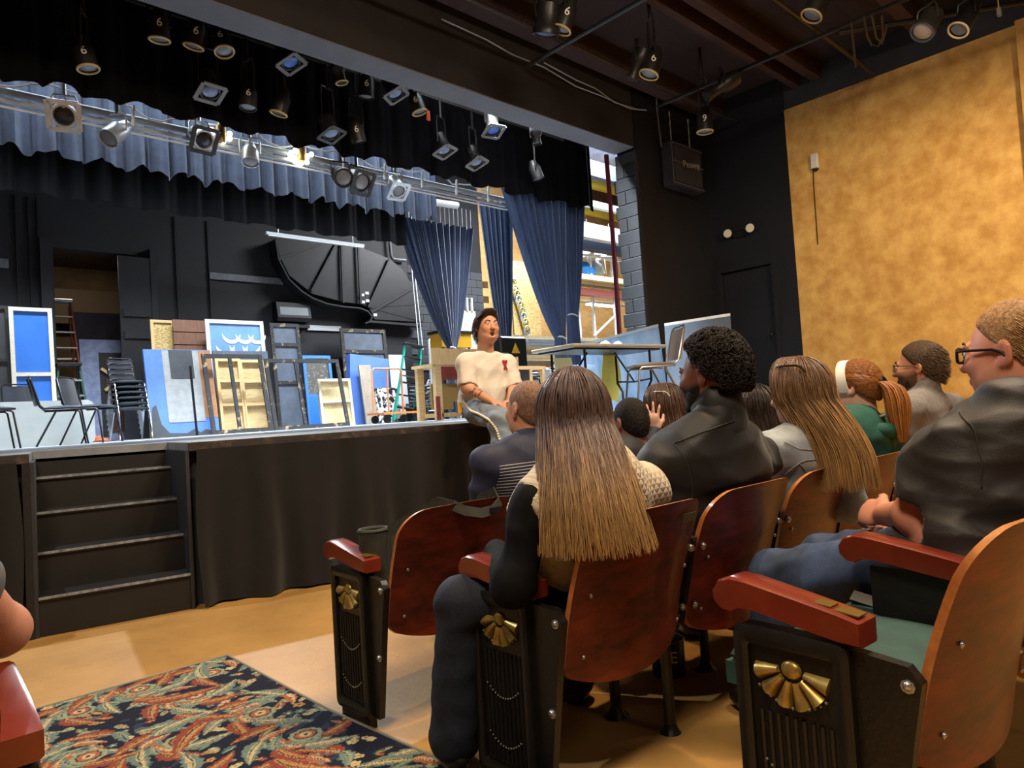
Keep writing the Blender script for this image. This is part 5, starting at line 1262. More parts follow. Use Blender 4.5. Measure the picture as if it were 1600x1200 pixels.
# ---------------------------------------------------------------- 1 the speaker on the stage edge
def speaker():
    hd = W_(761, 512, 5.12); pel = W_(752, 636, 5.22)
    J = skeleton(pel, hd, PI+.08, PI+.30, .10, -.05, 1.0, .195)
    J['shR'] = W_(727, 566, 5.03); J['shL'] = W_(793, 568, 5.22); J['neck'] = W_(758, 552, 5.15); J['chest'] = W_(760, 588, 5.18); J['waist'] = W_(756, 615, 5.2)
    J['elR'] = W_(730, 605, 4.98); J['wrR'] = W_(766, 626, 4.86); J['elL'] = W_(803, 604, 5.18); J['wrL'] = W_(797, 627, 4.94)
    J['hipR'] = W_(743, 641, 5.1); J['hipL'] = W_(768, 641, 5.28); J['knR'] = W_(781, 656, 4.68); J['knL'] = W_(806, 656, 4.84); J['anR'] = W_(793, 735, 4.64); J['anL'] = W_(812, 733, 4.76)
    t = person('person in a white tee and light jeans sitting on the stage edge, speaking', (pel[0], pel[1], 0)); R = J['R']; s = 1.0
    S = SDF(); torso(S, J, -.016, 1.05, 1.1); arms(S, J, 0, ur=.053, fr=.042, wr=.028); legs(S, J, -.01)
    T = head_skin(S, hd, R, s, J['neck'], mouth=True, jaw=1.08, nk=.056)
    hand(S, J['wrR'], W_(784, 632, 4.84)-J['wrR'], (0, -.25, 1), 1, 1., .45, .03); hand(S, J['wrL'], W_(789, 634, 4.86)-J['wrL'], (0, -.3, 1), -1, 1., .5, .03)
    el, sh, wr = J['elR'], J['shR'], J['wrR']
    def tat(V, C):
        ink = np.array(srgb('#4d3a38')); d1 = np.linalg.norm(V-(sh*.42+el*.58), axis=1); d2 = np.linalg.norm(V-(el*.55+wr*.45), axis=1)
        n = np.sin(V[:, 0]*170)*np.sin(V[:, 2]*150+1)+.6*np.sin(V[:, 1]*210+V[:, 2]*90)
        w = (((d1 < .085)|(d2 < .058)) & (n > .18))*.75; return C*(1-w[:, None])+ink*w[:, None]
    sdf_obj('body', S, .0058, m_skin, t, skin_col('#c99478', T, R, hd, s, .35, extra=tat))
    eyes(t, T, R, s, '#3a2820', look=.4)
    MB().sphere(tuple(T((0, .074, -.071))-np.array(t.location)), (.016, .014, .014), 10, 6).build('open_mouth', mat('mouth_dark', '#2a0d0c', .5), t, True)
    short_hair(t, hd, R, s, '#2e211d', '#5a463c', 1900, .035, .013, -.042, 1.0, -.085, 3, quiff=.003, sweep=(.2, -.45, -.85))
    n = 150; rs = np.random.RandomState(3); P = np.zeros((n, 8, 3)); x0 = -.045+.02*rs.rand(n); yy = .02+.055*rs.rand(n)
    for k in range(8):
        u = k/7; L = np.stack([x0+(.115+.01*rs.rand(n)*0)*u, yy+.02*math.sin(PI*u), .118+.012*math.sin(PI*u)-.055*u*u+.006*rs.rand(n)*0], 1); P[:, k] = hd+L@R.T
    strands_obj('fringe', P, np.tile(np.array(srgb('#33251f')), (n, 8, 1))*(.6+.7*rs.rand(n, 1, 1)), .002, t)
    # tee
    S = SDF(); torso(S, J, .006, 1.05, 1.12)
    for n in 'LR':
        a, b = J['sh'+n], J['el'+n]; d_ = (b-a)/np.linalg.norm(b-a); S.cone(a, a+d_*.17, .062, .072, .035)
        S.p.append(('e', a+d_*.215, np.array((.095, .095, .05)), np.stack([np.cross(d_, J['f'])/np.linalg.norm(np.cross(d_, J['f'])), np.cross(d_, np.cross(d_, J['f']))/np.linalg.norm(np.cross(d_, np.cross(d_, J['f']))), d_], 1), None, .004, 's'))
    S.cone(J['waist'], J['pelvis'], .165, .17, .06)
    m_tee = mat('white_tee', '#cfc7bc', .8, c2='#dad3c9', scale=5, bump=.1, bscale=60)
    S.ell(J['neck']+V3(0, 0, .045)+J['f']*.04, (.074, .085, .05), None, .008, 's')
    S.plane(J['pelvis']-V3(0, 0, .0), (0, 0, -1), .01)
    tee = sdf_obj('tee_shirt', S, .007, m_tee, t, wrinkle=folds(.0035, 30, 3))
    org = np.array(t.location); q = snap([tee], 790, 566, .004)
    hp = []
    for k in range(24):
        a = 2*PI*k/24; hp.append((.016*math.sin(a)**3*1.2, (.013*math.cos(a)-.005*math.cos(2*a)-.002*math.cos(3*a))*1.5))
    toc = (CAM-q)/np.linalg.norm(CAM-q)
    for nm, P in (('heart_emblem', hp), ('letter_emblem', ((-.004, -.018), (.006, -.018), (.018, -.055), (.008, -.055), (.003, -.034), (-.003, -.055), (-.013, -.055)))):
        MB().prism([tuple(q+toc*.012+cr*x+V3(0, 0, z_)-org) for x, z_ in P], tuple(-toc*.03)).build(nm, mat('emblem_red', '#a11d22', .6), t)
    # jeans
    S = SDF(); S.ell(J['pelvis']-V3(0, 0, .01), (.165, .14, .105), None, .05)
    for n in 'LR': S.cone(J['hip'+n], J['kn'+n], .098, .078, .04); S.cone(J['kn'+n], J['an'+n], .076, .09, .03)
    S.plane(J['pelvis']+V3(0, 0, .05), (0, 0, 1), .01)
    jn = sdf_obj('jeans', S, .008, DENL, t, wrinkle=folds(.004, 34, 5)); shoes(t, J, m_boot)
    path = [p for p in (snap([jn, tee], *q, .004) for q in ((724, 628), (729, 636), (736, 641), (746, 646), (755, 651), (763, 657), (770, 664), (775, 672), (779, 682), (782, 694), (785, 706), (787, 722))) if p is not None]
    cum = np.concatenate([[0], np.cumsum([np.linalg.norm(path[i+1]-path[i]) for i in range(len(path)-1)])]); me = MB().sphere((0, 0, 0), .0095, 8, 6).mesh('pearl', mat('pearl', '#d8cfbd', .3), True)
    for u in np.arange(0, cum[-1], .0175):
        p = [np.interp(u, cum, [x[i] for x in path]) for i in range(3)]; inst('pearl', me, t, tuple(np.array(p)-org))
    b = W_(717, 634, 5.0)-org; MB().box(b[0]-.02, b[0]+.02, b[1]-.01, b[1]+.01, b[2]-.05, b[2]+.02).build('key_lanyard', mat('lanyard_yellow', '#d3a62a', .5), t)
    MB().box(b[0]-.04, b[0]-.02, b[1]-.01, b[1]+.01, b[2]-.04, b[2]+.03).build('key_bunch', mat('lanyard_blue', '#33508f', .5), t)
speaker()

def seated(label, px, py, d, seatpos, phi, hphi, hp=0, hr=0, s=1., skin='#c09078', sw=.185, top=None, w=1., b=1., sleeve=1., h=.0085, arms_=None, beard=None, jaw=1., ears=(1, 1), neckcut=.0, wr=(.0035, 26), nk=.052, face=True, trousers=DEN, extra=None, lower=True, brow='#3a2a20', collar=None, hs=None):
    """audience member: head placed by survey, hips on their seat"""
    hd = W_(px, py, d); X, Y, zf = seatpos; pel = V3(X, Y, zf+.545); J = skeleton(pel, hd, phi, hphi, hp, hr, s, sw, zf)
    J['shL'] = J['neck']-J['r']*sw*s-V3(0, 0, .058*s); J['shR'] = J['neck']+J['r']*sw*s-V3(0, 0, .058*s)
    for n, sg in (('L', -1), ('R', 1)):
        J['el'+n] = J['sh'+n]+sg*J['r']*.045-V3(0, 0, .26*s)+J['f']*.05; J['wr'+n] = J['el'+n]+J['f']*.2*s-sg*J['r']*.12-V3(0, 0, .0)
    if arms_: arms_(J)
    t = person(label, (X, Y, zf)); R = J['R']; hs_ = hs or s
    S = SDF(); torso(S, J, -.014, w, b); arms(S, J, -.004 if sleeve >= 1 else 0); legs(S, J, -.014)
    T = head_skin(S, hd, R, hs_, J['neck'], jaw=jaw, ears=ears, nk=nk)
    for n, sg in (('L', 1), ('R', -1)):
        hd_ = J.get('hand'+n)
        if hd_ is not None: hand(S, J['wr'+n], hd_[0], hd_[1], sg, s, hd_[2], hd_[3])
        else: hand(S, J['wr'+n], J['f']*.7+sg*J['r']*.6-V3(0, 0, .2), (0, 0, 1), sg, s, .4, .05)
    sdf_obj('body', S, h, m_skin, t, skin_col(skin, T, R, hd, hs_, .3, beard, extra=extra))
    if face: eyes(t, T, R, hs_, brow)
    if lower:
        S = SDF(); S.ell(J['pelvis'], np.array((.185*w, .14*b, .115))*s, None, .05); legs(S, J, .006, flare=.02); S.plane(J['pelvis']+V3(0, 0, .05), (0, 0, 1), .01)
        sdf_obj('jeans', S, .01, trousers, t, wrinkle=folds(.002, 40, 9)); shoes(t, J, m_boot)
    S = SDF(); torso(S, J, .012, w, b)
    if sleeve >= 1: arms(S, J, .012)
    else:
        for n in 'LR':
            a, e = J['sh'+n], J['el'+n]; d_ = (e-a)/np.linalg.norm(e-a); S.cone(a, a+(e-a)*sleeve*1.6, (.062)*s, (.068)*s, .035); fx = np.cross(d_, J['f']); fx /= np.linalg.norm(fx); S.p.append(('e', a+(e-a)*(sleeve*1.6+.27), np.array((.1, .1, .06))*s, np.stack([fx, np.cross(d_, fx), d_], 1), None, .004, 's'))
    if collar: S.cone(J['neck']+V3(0, 0, -.01), J['neck']+V3(0, 0, collar)+J['f']*.01, .072*s, .07*s, .02)
    S.ell(J['neck']+V3(0, 0, .05+(collar or 0)*1.15)+J['f']*.03, np.array((.066, .07, .05))*s, None, .008, 's')
    S.plane(J['pelvis']-V3(0, 0, .06), (0, 0, -1), .01)
    J['top'] = sdf_obj(top[0], S, h, top[1], t, wrinkle=folds(*wr, 4))
    return t, J, T, R, hd, hs_
def seatc(r, i, dy=.13): X, Y, z, a = row_pos(r, i); return (X+.265*math.cos(a)-dy*math.sin(a), Y+.265*math.sin(a)+dy*math.cos(a), z)
rad = math.radians
# ---------------------------------------------------------------- 2 man in striped navy shirt
def stripes_mat():
    m = mat('navy_striped', '#1d2036', .7, c2='#24283f', scale=20); nt = m.node_tree; N, L = nt.nodes, nt.links; b = N['Principled BSDF']
    base = b.inputs['Base Color'].links[0].from_socket; tc = N.new('ShaderNodeTexCoord'); sp = N.new('ShaderNodeSeparateXYZ'); L.new(tc.outputs['Object'], sp.inputs[0])
    def M(op, a, b_=None):
        n = N.new('ShaderNodeMath'); n.operation = op
        for i, v in enumerate((a, b_)):
            if v is None: continue
            if isinstance(v, (int, float)): n.inputs[i].default_value = v
            else: L.new(v, n.inputs[i])
        return n.outputs[0]
    z = M('ADD', sp.outputs['Z'], M('MULTIPLY', sp.outputs['X'], -.06)); fr = M('FRACT', M('DIVIDE', z, .0125)); ln = M('LESS_THAN', fr, .24)
    inr = M('MULTIPLY', M('GREATER_THAN', z, .735), M('LESS_THAN', z, .865)); mk = M('MULTIPLY', ln, inr); mk = M('MULTIPLY', mk, M('GREATER_THAN', sp.outputs['X'], -.22))
    mx = N.new('ShaderNodeMixRGB'); L.new(mk, mx.inputs[0]); L.new(base, mx.inputs[1]); mx.inputs[2].default_value = (.5, .48, .5, 1); L.new(mx.outputs[0], b.inputs['Base Color']); return m
t, J, T, R, hd, s = seated('man with a shaved head in a navy shirt with thin white back stripes', 824, 641, 2.95, seatc(0, 1), rad(20), rad(6), .05, 0, 1., '#b9866a', .2, ('shirt', stripes_mat()), 1.12, 1.1, 1., .0075, nk=.056, collar=.03)
short_hair(t, hd, R, s, '#8a6a55', '#8b6f5b', 1800, .006, .0015, -.004, .72, -.085, 2)
# ---------------------------------------------------------------- 3 woman in quilted vest
def quilt_mat():
    m = mat('quilted_cream', '#b9ab93', .7, c2='#c8bba4', scale=6); nt = m.node_tree; N, L = nt.nodes, nt.links; b = N['Principled BSDF']
    tc = N.new('ShaderNodeTexCoord'); outs = []
    for a in (.75, -.75):
        mp = N.new('ShaderNodeMapping'); mp.inputs['Rotation'].default_value = (0, a, 0); L.new(tc.outputs['Object'], mp.inputs[0])
        w = N.new('ShaderNodeTexWave'); w.wave_profile = 'SIN'; w.inputs['Scale'].default_value = 15; L.new(mp.outputs[0], w.inputs[0]); outs.append(w.outputs['Fac'])
    mn = N.new('ShaderNodeMath'); mn.operation = 'MINIMUM'; L.new(outs[0], mn.inputs[0]); L.new(outs[1], mn.inputs[1]); pw = N.new('ShaderNodeMath'); pw.operation = 'POWER'; L.new(mn.outputs[0], pw.inputs[0]); pw.inputs[1].default_value = .35
    bp = N.new('ShaderNodeBump'); bp.inputs['Strength'].default_value = .55; bp.inputs['Distance'].default_value = .006; L.new(pw.outputs[0], bp.inputs['Height']); L.new(bp.outputs[0], b.inputs['Normal']); return m
def vest():
    def arms_(J):
        J['shL'] = W_(838, 790, 1.86); J['elL'] = W_(800, 915, 1.80); J['wrL'] = W_(775, 860, 2.15)
        J['shR'] = W_(1000, 765, 2.12); J['elR'] = W_(1010, 880, 2.2); J['wrR'] = W_(940, 880, 2.4)
        J['knL'] = W_(720, 940, 2.0); J['anL'] = W_(712, 1150, 2.02); J['hipL'] = J['pelvis']-J['r']*.1
    sk = mat('black_knit', '#060607', .85, c2='#0b0b0c', scale=60, spec=.2)
    t, J, T, R, hd, s = seated('woman with long ombre hair in a cream quilted vest and black sleeves', 897, 650, 1.98, seatc(1, 0, .10), rad(25), rad(44), -.02, 0, .97, '#c09080', .18, ('black_top', sk), .95, .95, 1., .008, arms_, lower=False)
    S = SDF(); torso(S, J, .03, 1.0, 1.0)
    for n in 'LR':
        a, e = J['sh'+n], J['el'+n]; d_ = (e-a)/np.linalg.norm(e-a); sg = -1 if n == 'L' else 1
        if n == 'L': S.cone(a+d_*.0+J['r']*sg*.03, e+J['r']*sg*.02, .056, .06, .03, 's')
        else: S.cone(a, a+d_*.03, .075, .07, .03); S.cone(a+d_*.1+J['r']*sg*.03, e, .075, .08, .015, 's')
    S.ell(J['neck']+V3(0, 0, .05), (.075, .085, .06), None, .01, 's'); S.plane(J['pelvis']-V3(0, 0, .08), (0, 0, -1), .01)
    sdf_obj('quilted_vest', S, .008, quilt_mat(), t, wrinkle=folds(.003, 26, 8))
    S = SDF(); S.ell(J['pelvis'], (.19, .15, .12), None, .05); legs(S, J, .012, flare=.028); S.plane(J['pelvis']+V3(0, 0, .05), (0, 0, 1), .01)
    sdf_obj('jeans', S, .009, DEN, t, wrinkle=folds(.002, 46, 9)); shoes(t, J, m_boot)
    S, T2 = cap_sdf(hd, R, s, .0, -.02, .55, -.10)
    S.cone(T((0, -.045, 0)), T((0, -.09, -.16)), .06, .06, .04); S.cone(T((.03, -.06, -.05)), T((.055, -.115, -.3)), .04, .035, .04); S.cone(T((-.03, -.06, -.05)), T((-.055, -.115, -.3)), .04, .035, .04)
    S.p = [q for q in S.p if q[0] != 'p' or q[2][2] > -.5 or True]
    S.p = S.p[:2]+S.p[4:]+S.p[2:3]
    sdf_obj('hair_mass', S, .008, m_hairsolid, t, lambda V: np.clip((V[:, 2:]-(hd[2]-.33))/.3, 0, 1)*np.array(srgb('#4a3529'))+np.clip(1-(V[:, 2:]-(hd[2]-.33))/.3, 0, 1)*np.array(srgb('#7a5a3a')))
    long_hair(t, hd, R, s, 2900, .35, '#54403b', '#c49c64', 5, .52, .145, .75, 0, 1., .0020, .005, mid=.52, cut=.65, K=20, infl=.012, lean=(.025, 0))
    long_hair(t, hd, R, s, 160, .36, '#5f4a3c', '#b98f5e', 6, .2, .0, 2.35, 0, 1., .0022, .006, mid=.4, cut=.3, K=18, infl=.012, lean=(-.12, .02), name='hair_lock')
vest()
# ---------------------------------------------------------------- 4 cropped dark hair, front row
t, J, T, R, hd, s = seated('man with cropped dark hair and dark jacket in the front row', 985, 662, 3.35, seatc(0, 2), rad(10), rad(14), -.1, 0, .98, '#8a5f47', .19, ('jacket', mat('dark_jacket', '#16171c', .7)), 1.05, 1.05, 1., .009)
short_hair(t, hd, R, s, '#1c1512', '#3a2c24', 1200, .007, .003, -.01, .72, -.085, 3)
# ---------------------------------------------------------------- 5 woman raising a hand
def a5(J):
    J['elL'] = W_(1008, 712, 3.35); J['wrL'] = W_(1021, 676, 3.42); J['handL'] = (V3(-.05, .0, 1), W_(1021, 676, 3.42)-W_(1021, 676, 3.9)+V3(0, 0, 0), .12, .22)
    J['handL'] = (W_(1019, 646, 3.42)-W_(1022, 676, 3.42), CAM-W_(1021, 676, 3.42), .12, .20)
t, J, T, R, hd, s = seated('woman with glasses on her head raising an open hand', 1042, 640, 3.62, (3.05, 2.27, 0), rad(0), rad(-2), 0, 0, .95, '#c59a84', .17, ('jacket', mat('navy_jacket', '#141a2c', .7)), .9, .9, 1., .0065, a5)
S, _ = cap_sdf(hd, R, s, .0, -.02, .55, -.11); sdf_obj('hair_mass', S, .009, m_hairsolid, t, lambda V: np.tile(srgb('#4a3428'), (len(V), 1)))
long_hair(t, hd, R, s, 700, .26, '#4a3328', '#8d6a4c', 8, .2, .03, .7, r0=.0028, infl=.012)
glasses(t, lambda p: hd+R@((np.array(p)+np.array((0, -.055, .088)))*s*np.array((1.1, 1, 1))), s, mat('frame_clear', '#c9c2b4', .3), lens=True)
# ---------------------------------------------------------------- 6 man in black jacket
def afro():
    def arms_(J):
        J['shL'] = W_(1030, 725, 2.28); J['elL'] = W_(1020, 830, 2.45); J['shR'] = W_(1195, 715, 2.52); J['elR'] = W_(1215, 800, 2.7); J['wrL'] = W_(1000, 800, 2.75); J['wrR'] = W_(1150, 800, 2.95)
    jk = mat('black_softshell', '#121110', .6, c2='#191716', scale=4, sheen=.1)
    t, J, T, R, hd, s = seated('man with short curly black hair and beard in a black jacket', 1112, 588, 2.34, seatc(1, 1, .10), rad(24), rad(1), .02, 0, 1.05, '#6a4231', .215, ('jacket', jk), 1.2, 1.1, 1., .0075, arms_, ('#120c0a', 1.), collar=.055, wr=(.005, 26), nk=.06, jaw=1.1)
    S, T2 = cap_sdf(hd, R, s, .024, .036, .78, -.045, -.014); rs = np.random.RandomState(2)
    o = sdf_obj('hair', S, .008, m_hairsolid, t, lambda V: np.tile(srgb('#191311'), (len(V), 1)))
    V = np.array([v.co for v in o.data.vertices]); Nn = np.array([v.normal for v in o.data.vertices]); L = ((V+np.array(t.location)-hd)@R)/s
    ok = np.flatnonzero(((L*(Nn@R)).sum(1) > .04)); n = 1500; pk = rs.choice(ok, n); P = np.zeros((n, 8, 3)); ph = rs.rand(n)*6.3; a = np.cross(Nn[pk], rs.randn(n, 3)); a /= np.linalg.norm(a, axis=1, keepdims=True); b = np.cross(Nn[pk], a); rr = .006+.004*rs.rand(n)
    for k in range(8):
        u = k/7*5.2; P[:, k] = V[pk]+np.array(t.location)+Nn[pk]*(.006*np.sin(u*.6)+.003)[..., None]*1.0+a*(rr*np.cos(u+ph))[:, None]+b*(rr*np.sin(u+ph))[:, None]
    C = np.tile(np.array(srgb('#1f1815')), (n, 8, 1))*(.6+.9*rs.rand(n, 1, 1)); strands_obj('hair_curls', P, C, .0024, o, m_hairsolid)
    # beard
    S = SDF(); S.ell(T((0, .055, -.092)), np.array((.045, .04, .04))*s, R, .02)
    for x in (-1, 1): S.ell(T((x*.052, .022, -.06)), np.array((.024, .04, .045))*s, R, .02)
    S.ell(T((0, .10, -.06)), np.array((.025, .03, .012))*s, R, .01, 's')
    sdf_obj('beard', S, .007, m_hairsolid, t, lambda V: np.tile(srgb('#120d0b'), (len(V), 1)))
    S = SDF(); S.cone(J['neck']+V3(0, 0, -.02), J['neck']+V3(0, 0, .05)+J['f']*.012, .092, .084, .02); S.ell(J['neck']+V3(0, 0, .075)+J['f']*.03, (.072, .074, .075), None, .006, 's')
    sdf_obj('collar', S, .007, jk, t, wrinkle=folds(.002, 40, 2)); tp = [J['top']]
    for pts in ([(1052, 690), (1072, 722), (1080, 760), (1082, 800)], [(1052, 690), (1100, 672), (1150, 655)]): seam(t, tp, pts, .0022, 'seam', jk)
afro()
# ---------------------------------------------------------------- 7 dark haired woman, front row
t, J, T, R, hd, s = seated('woman with straight dark hair beyond the black jacket', 1181, 640, 3.75, (3.62, 2.02, 0), rad(0), rad(0), 0, 0, .95, '#c59a84', .17, ('top', mat('dark_top', '#1b1b20', .7)), .9, .9, 1., .01)
S, _ = cap_sdf(hd, R, s, .0, -.02, .55, -.11); sdf_obj('hair_mass', S, .009, m_hairsolid, t, lambda V: np.tile(srgb('#241a15'), (len(V), 1)))
long_hair(t, hd, R, s, 800, .3, '#271c17', '#3d2c22', 9, .25, .03, .7, r0=.0028, infl=.014)
# ---------------------------------------------------------------- 8 woman in denim jacket
def denim():
    dj = mat('denim_pale', '#868e93', .85, c2='#9fa7aa', scale=14, detail=10, bump=.25, bscale=300)
    t, J, T, R, hd, s = seated('woman with long honey hair, sunglasses on her head and a pale denim jacket', 1250, 617, 2.62, seatc(1, 2, .05), rad(22), rad(3), .0, 0, .99, '#c89c86', .185, ('denim_jacket', dj), 1.0, 1., 1., .008, collar=.03)
    S, _ = cap_sdf(hd, R, s, .0, -.02, .5, -.11); S.cone(T((0, -.04, 0)), T((0, -.06, -.15)), .06, .055, .04); S.p = S.p[:2]+S.p[4:]+S.p[2:3]
    sdf_obj('hair_mass', S, .009, m_hairsolid, t, lambda V: np.tile(srgb('#5a4030'), (len(V), 1)))
    long_hair(t, hd, R, s, 2200, .34, '#664a34', '#c69a60', 11, .30, .10, 1.05, r0=.0021, infl=.012, mid=.3, cut=.7, lean=(.05, 0), K=20, wave=.006)
    m = mat('tortoise', '#2a1d14', .25); glasses(t, lambda p: hd+R@((np.array(p)*np.array((1.15, 1, 1))+np.array((0, -.05, .098)))*s), s, m, True, .02, .027, .0045)
    m2 = mat('denim_seam', '#8d9392', .9)
    for pts in ([(1226, 744), (1238, 732), (1262, 720), (1290, 710)], [(1250, 725), (1262, 745)], [(1228, 690), (1250, 700), (1275, 703)]): seam(t, [J['top']], pts, .0018, 'seam', m2)
denim()
# ---------------------------------------------------------------- 9 woman with headband and ponytail
def pony():
    hg = mat('green_hoodie', '#17493f', .8, c2='#1d564a', scale=30)
    t, J, T, R, hd, s = seated('woman with a red ponytail, white headband and green hoodie', 1338, 607, 3.12, seatc(1, 3, .05), rad(12), rad(4), -.02, 0, .98, '#d3a891', .175, ('hoodie', hg), 1., 1., 1., .0085)
    S, _ = cap_sdf(hd, R, s, .011, .002, .62, -.085); c1 = np.array(srgb('#8a5426'))
    o = sdf_obj('hair', S, .007, m_hairsolid, t, lambda V: np.tile(c1*.8, (len(V), 1)))
    rs = np.random.RandomState(4); tie = T((0, -.118, .02)); n = 700; P = np.zeros((n, 9, 3)); ph = (rs.rand(n)*2-1)*2.3
    for k in range(9):
        u = k/8; th0 = .2+rs.rand(n)*0; a = np.stack([.088*np.sin(ph)*1., .088*np.cos(ph)*.9+.01, .03+.09*np.cos(ph*.8)*(rs.rand(n)*0+.9)], 1)
        L = a*(1-u)[..., None] if False else a*(1-u)+np.array((0, -.118, .02))*u; nr = np.linalg.norm((L-np.array((0, -.012, .03)))/np.array((.086, .106, .102)), axis=1, keepdims=True)
        L = np.array((0, -.012, .03))+(L-np.array((0, -.012, .03)))/np.maximum(nr, 1e-3) if u < .9 else L
        P[:, k] = hd+(L*s)@R.T
    C = np.tile(c1, (n, 9, 1))*(.7+.7*rs.rand(n, 1, 1)); strands_obj('swept_hair', P, C, .0022, t)
    n = 700; P = np.zeros((n, 14, 3)); an = rs.rand(n)*6.3; rr = np.sqrt(rs.rand(n)); ln = .27*(1-.25*rs.rand(n))
    for k in range(14):
        u = k/13; w = .018+.042*math.sin(PI*min(1, u*.9+.1))**.8
        L = np.stack([rr*w*np.cos(an)+.012*u, -.118-.05*math.sin(min(1, u*2.5)*PI/2)+rr*w*np.sin(an)*.8, .02+.015*math.sin(u*6)*(u < .3)-ln*u], 1); P[:, k] = hd+(L*s)@R.T
    C = (np.array(srgb('#8f5526'))*(1-np.linspace(0, 1, 14))[None, :, None]+np.array(srgb('#c08546'))*np.linspace(0, 1, 14)[None, :, None])*(.65+.65*rs.rand(n, 1, 1)); strands_obj('ponytail', P, C, .0024, t)
    org = np.array(t.location); tr = [tuple(T((.02*math.cos(a), -.122+.008*math.sin(a*1), .02+.02*math.sin(a)))-org) for a in np.linspace(0, 2*PI, 13)[:-1]]; MB().tube(tr, .008, 6, True).build('hair_tie', mat('tie_black', '#17141a', .7), t, True)
    def hb(u, v):
        a = -1.9+3.8*u; y = .03+.035*(v-.5)*2*.6; return tuple(T((.094*math.sin(a), y+.005-.03*(1-math.cos(a))*.6, .02+.108*math.cos(a)))-org)
    MB().sheet(hb, 30, 5, .004).build('headband', mat('headband_white', '#d5d4cd', .8, c2='#e2e1da', scale=40), t, smooth=True)
    S = SDF(); z0 = J['neck']
    for k in range(13):
        a0, a1 = PI+PI*k/13+rad(-12), PI+PI*(k+1)/13+rad(-12); g = lambda a: z0+V3(.13*math.cos(a), .12*math.sin(a)+.01, -.035+.02*math.sin(a))
        S.cone(g(a0), g(a1), .028, .028, .02)
    sdf_obj('hood', S, .008, hg, t)
    rr_ = [tuple(z0+V3(.082*math.cos(a), .08*math.sin(a), .006)-org) for a in np.linspace(0, 2*PI, 20)[:-1]]; MB().tube(rr_, .006, 6, True).build('lace_neckline', mat('lace', '#b89a80', .8), t, True)
pony()
# ---------------------------------------------------------------- 10 bearded man in grey
def beard_man():
    t, J, T, R, hd, s = seated('bearded man with brown hair and glasses in a grey shirt', 1437, 575, 3.38, seatc(1, 4, .05), rad(10), rad(-2), .04, 0, 1.02, '#b98468', .2, ('grey_shirt', mat('grey_oxford', '#6d6866', .8, c2='#7d7876', scale=60)), 1.1, 1.1, 1., .009, beard=('#3a281e', .9), collar=.04)
    short_hair(t, hd, R, s, '#4a3827', '#7d6448', 2600, .022, .007, .004, .80, -.085, 5)
    S = SDF(); S.ell(T((0, .058, -.09)), np.array((.038, .034, .034))*s, R, .02)
    for x in (-1, 1): S.ell(T((x*.05, .022, -.055)), np.array((.02, .036, .042))*s, R, .02)
    sdf_obj('beard', S, .008, m_hairsolid, t, lambda V: np.tile(srgb('#33241b'), (len(V), 1)))
    glasses(t, T, s, None, True, .017, .023, .002)
beard_man()
# ---------------------------------------------------------------- 11 man in dark polo, third row
def polo():
    def arms_(J):
        J['shL'] = W_(1474, 702, 1.76); J['elL'] = W_(1428, 806, 1.80); J['wrL'] = W_(1383, 804, 2.0); J['handL'] = (W_(1348, 798, 2.10)-W_(1383, 804, 2.0), CAM-W_(1370, 800, 2.0)+V3(0, 0, .6), .75, .03)
        J['shR'] = J['neck']+J['r']*.23-V3(0, 0, .06); J['elR'] = J['shR']+V3(.05, .1, -.26); J['wrR'] = W_(1400, 820, 2.2); J['handR'] = (W_(1356, 815, 2.12)-W_(1400, 820, 2.2), V3(0, 0, 1), .7, .03)
        J['hipL'] = J['pelvis']-J['r']*.1; J['knL'] = W_(1215, 905, 2.12); J['anL'] = V3(J['knL'][0]+.03, J['knL'][1]+.05, .14); J['knR'] = J['knL']+V3(.3, -.02, 0); J['anR'] = V3(J['knR'][0], J['knR'][1]+.05, .14)
    pm = mat('charcoal_polo', '#211f1d', .6, c2='#292624', scale=8, bump=.08, bscale=200, sheen=.1)
    t, J, T, R, hd, s = seated('man with short blond hair and black glasses in a charcoal polo shirt', 1585, 552, 1.80, seatc(2, 1, .10), rad(14), rad(12), .02, 0, 1.1, '#c98a72', .215, ('polo_shirt', pm), 1.12, 1.15, .44, .0065, arms_, wr=(.006, 30), nk=.064, jaw=1.12, collar=.035, trousers=DEN2, lower=False)
    S = SDF(); S.ell(J['pelvis'], (.21, .17, .12), None, .05)
    for n in 'LR': S.cone(J['hip'+n], J['kn'+n], .112, .083, .04); S.cone(J['kn'+n], J['an'+n], .082, .07, .03)
    S.plane(J['pelvis']+V3(0, 0, .05), (0, 0, 1), .01); sdf_obj('jeans', S, .008, DEN2, t, wrinkle=folds(.004, 34, 9)); shoes(t, J, m_boot)
    short_hair(t, hd, R, s, '#a67d52', '#dcb67e', 7000, .020, .0045, .014, .74, -.085, 6, quiff=.0)
    glasses(t, T, s, None, True, .017, .026, .0036)
    for pts in ([(1498, 640), (1520, 672), (1532, 715), (1530, 760)],): seam(t, [J['top']], pts, .002, 'sleeve_seam', pm)
polo()
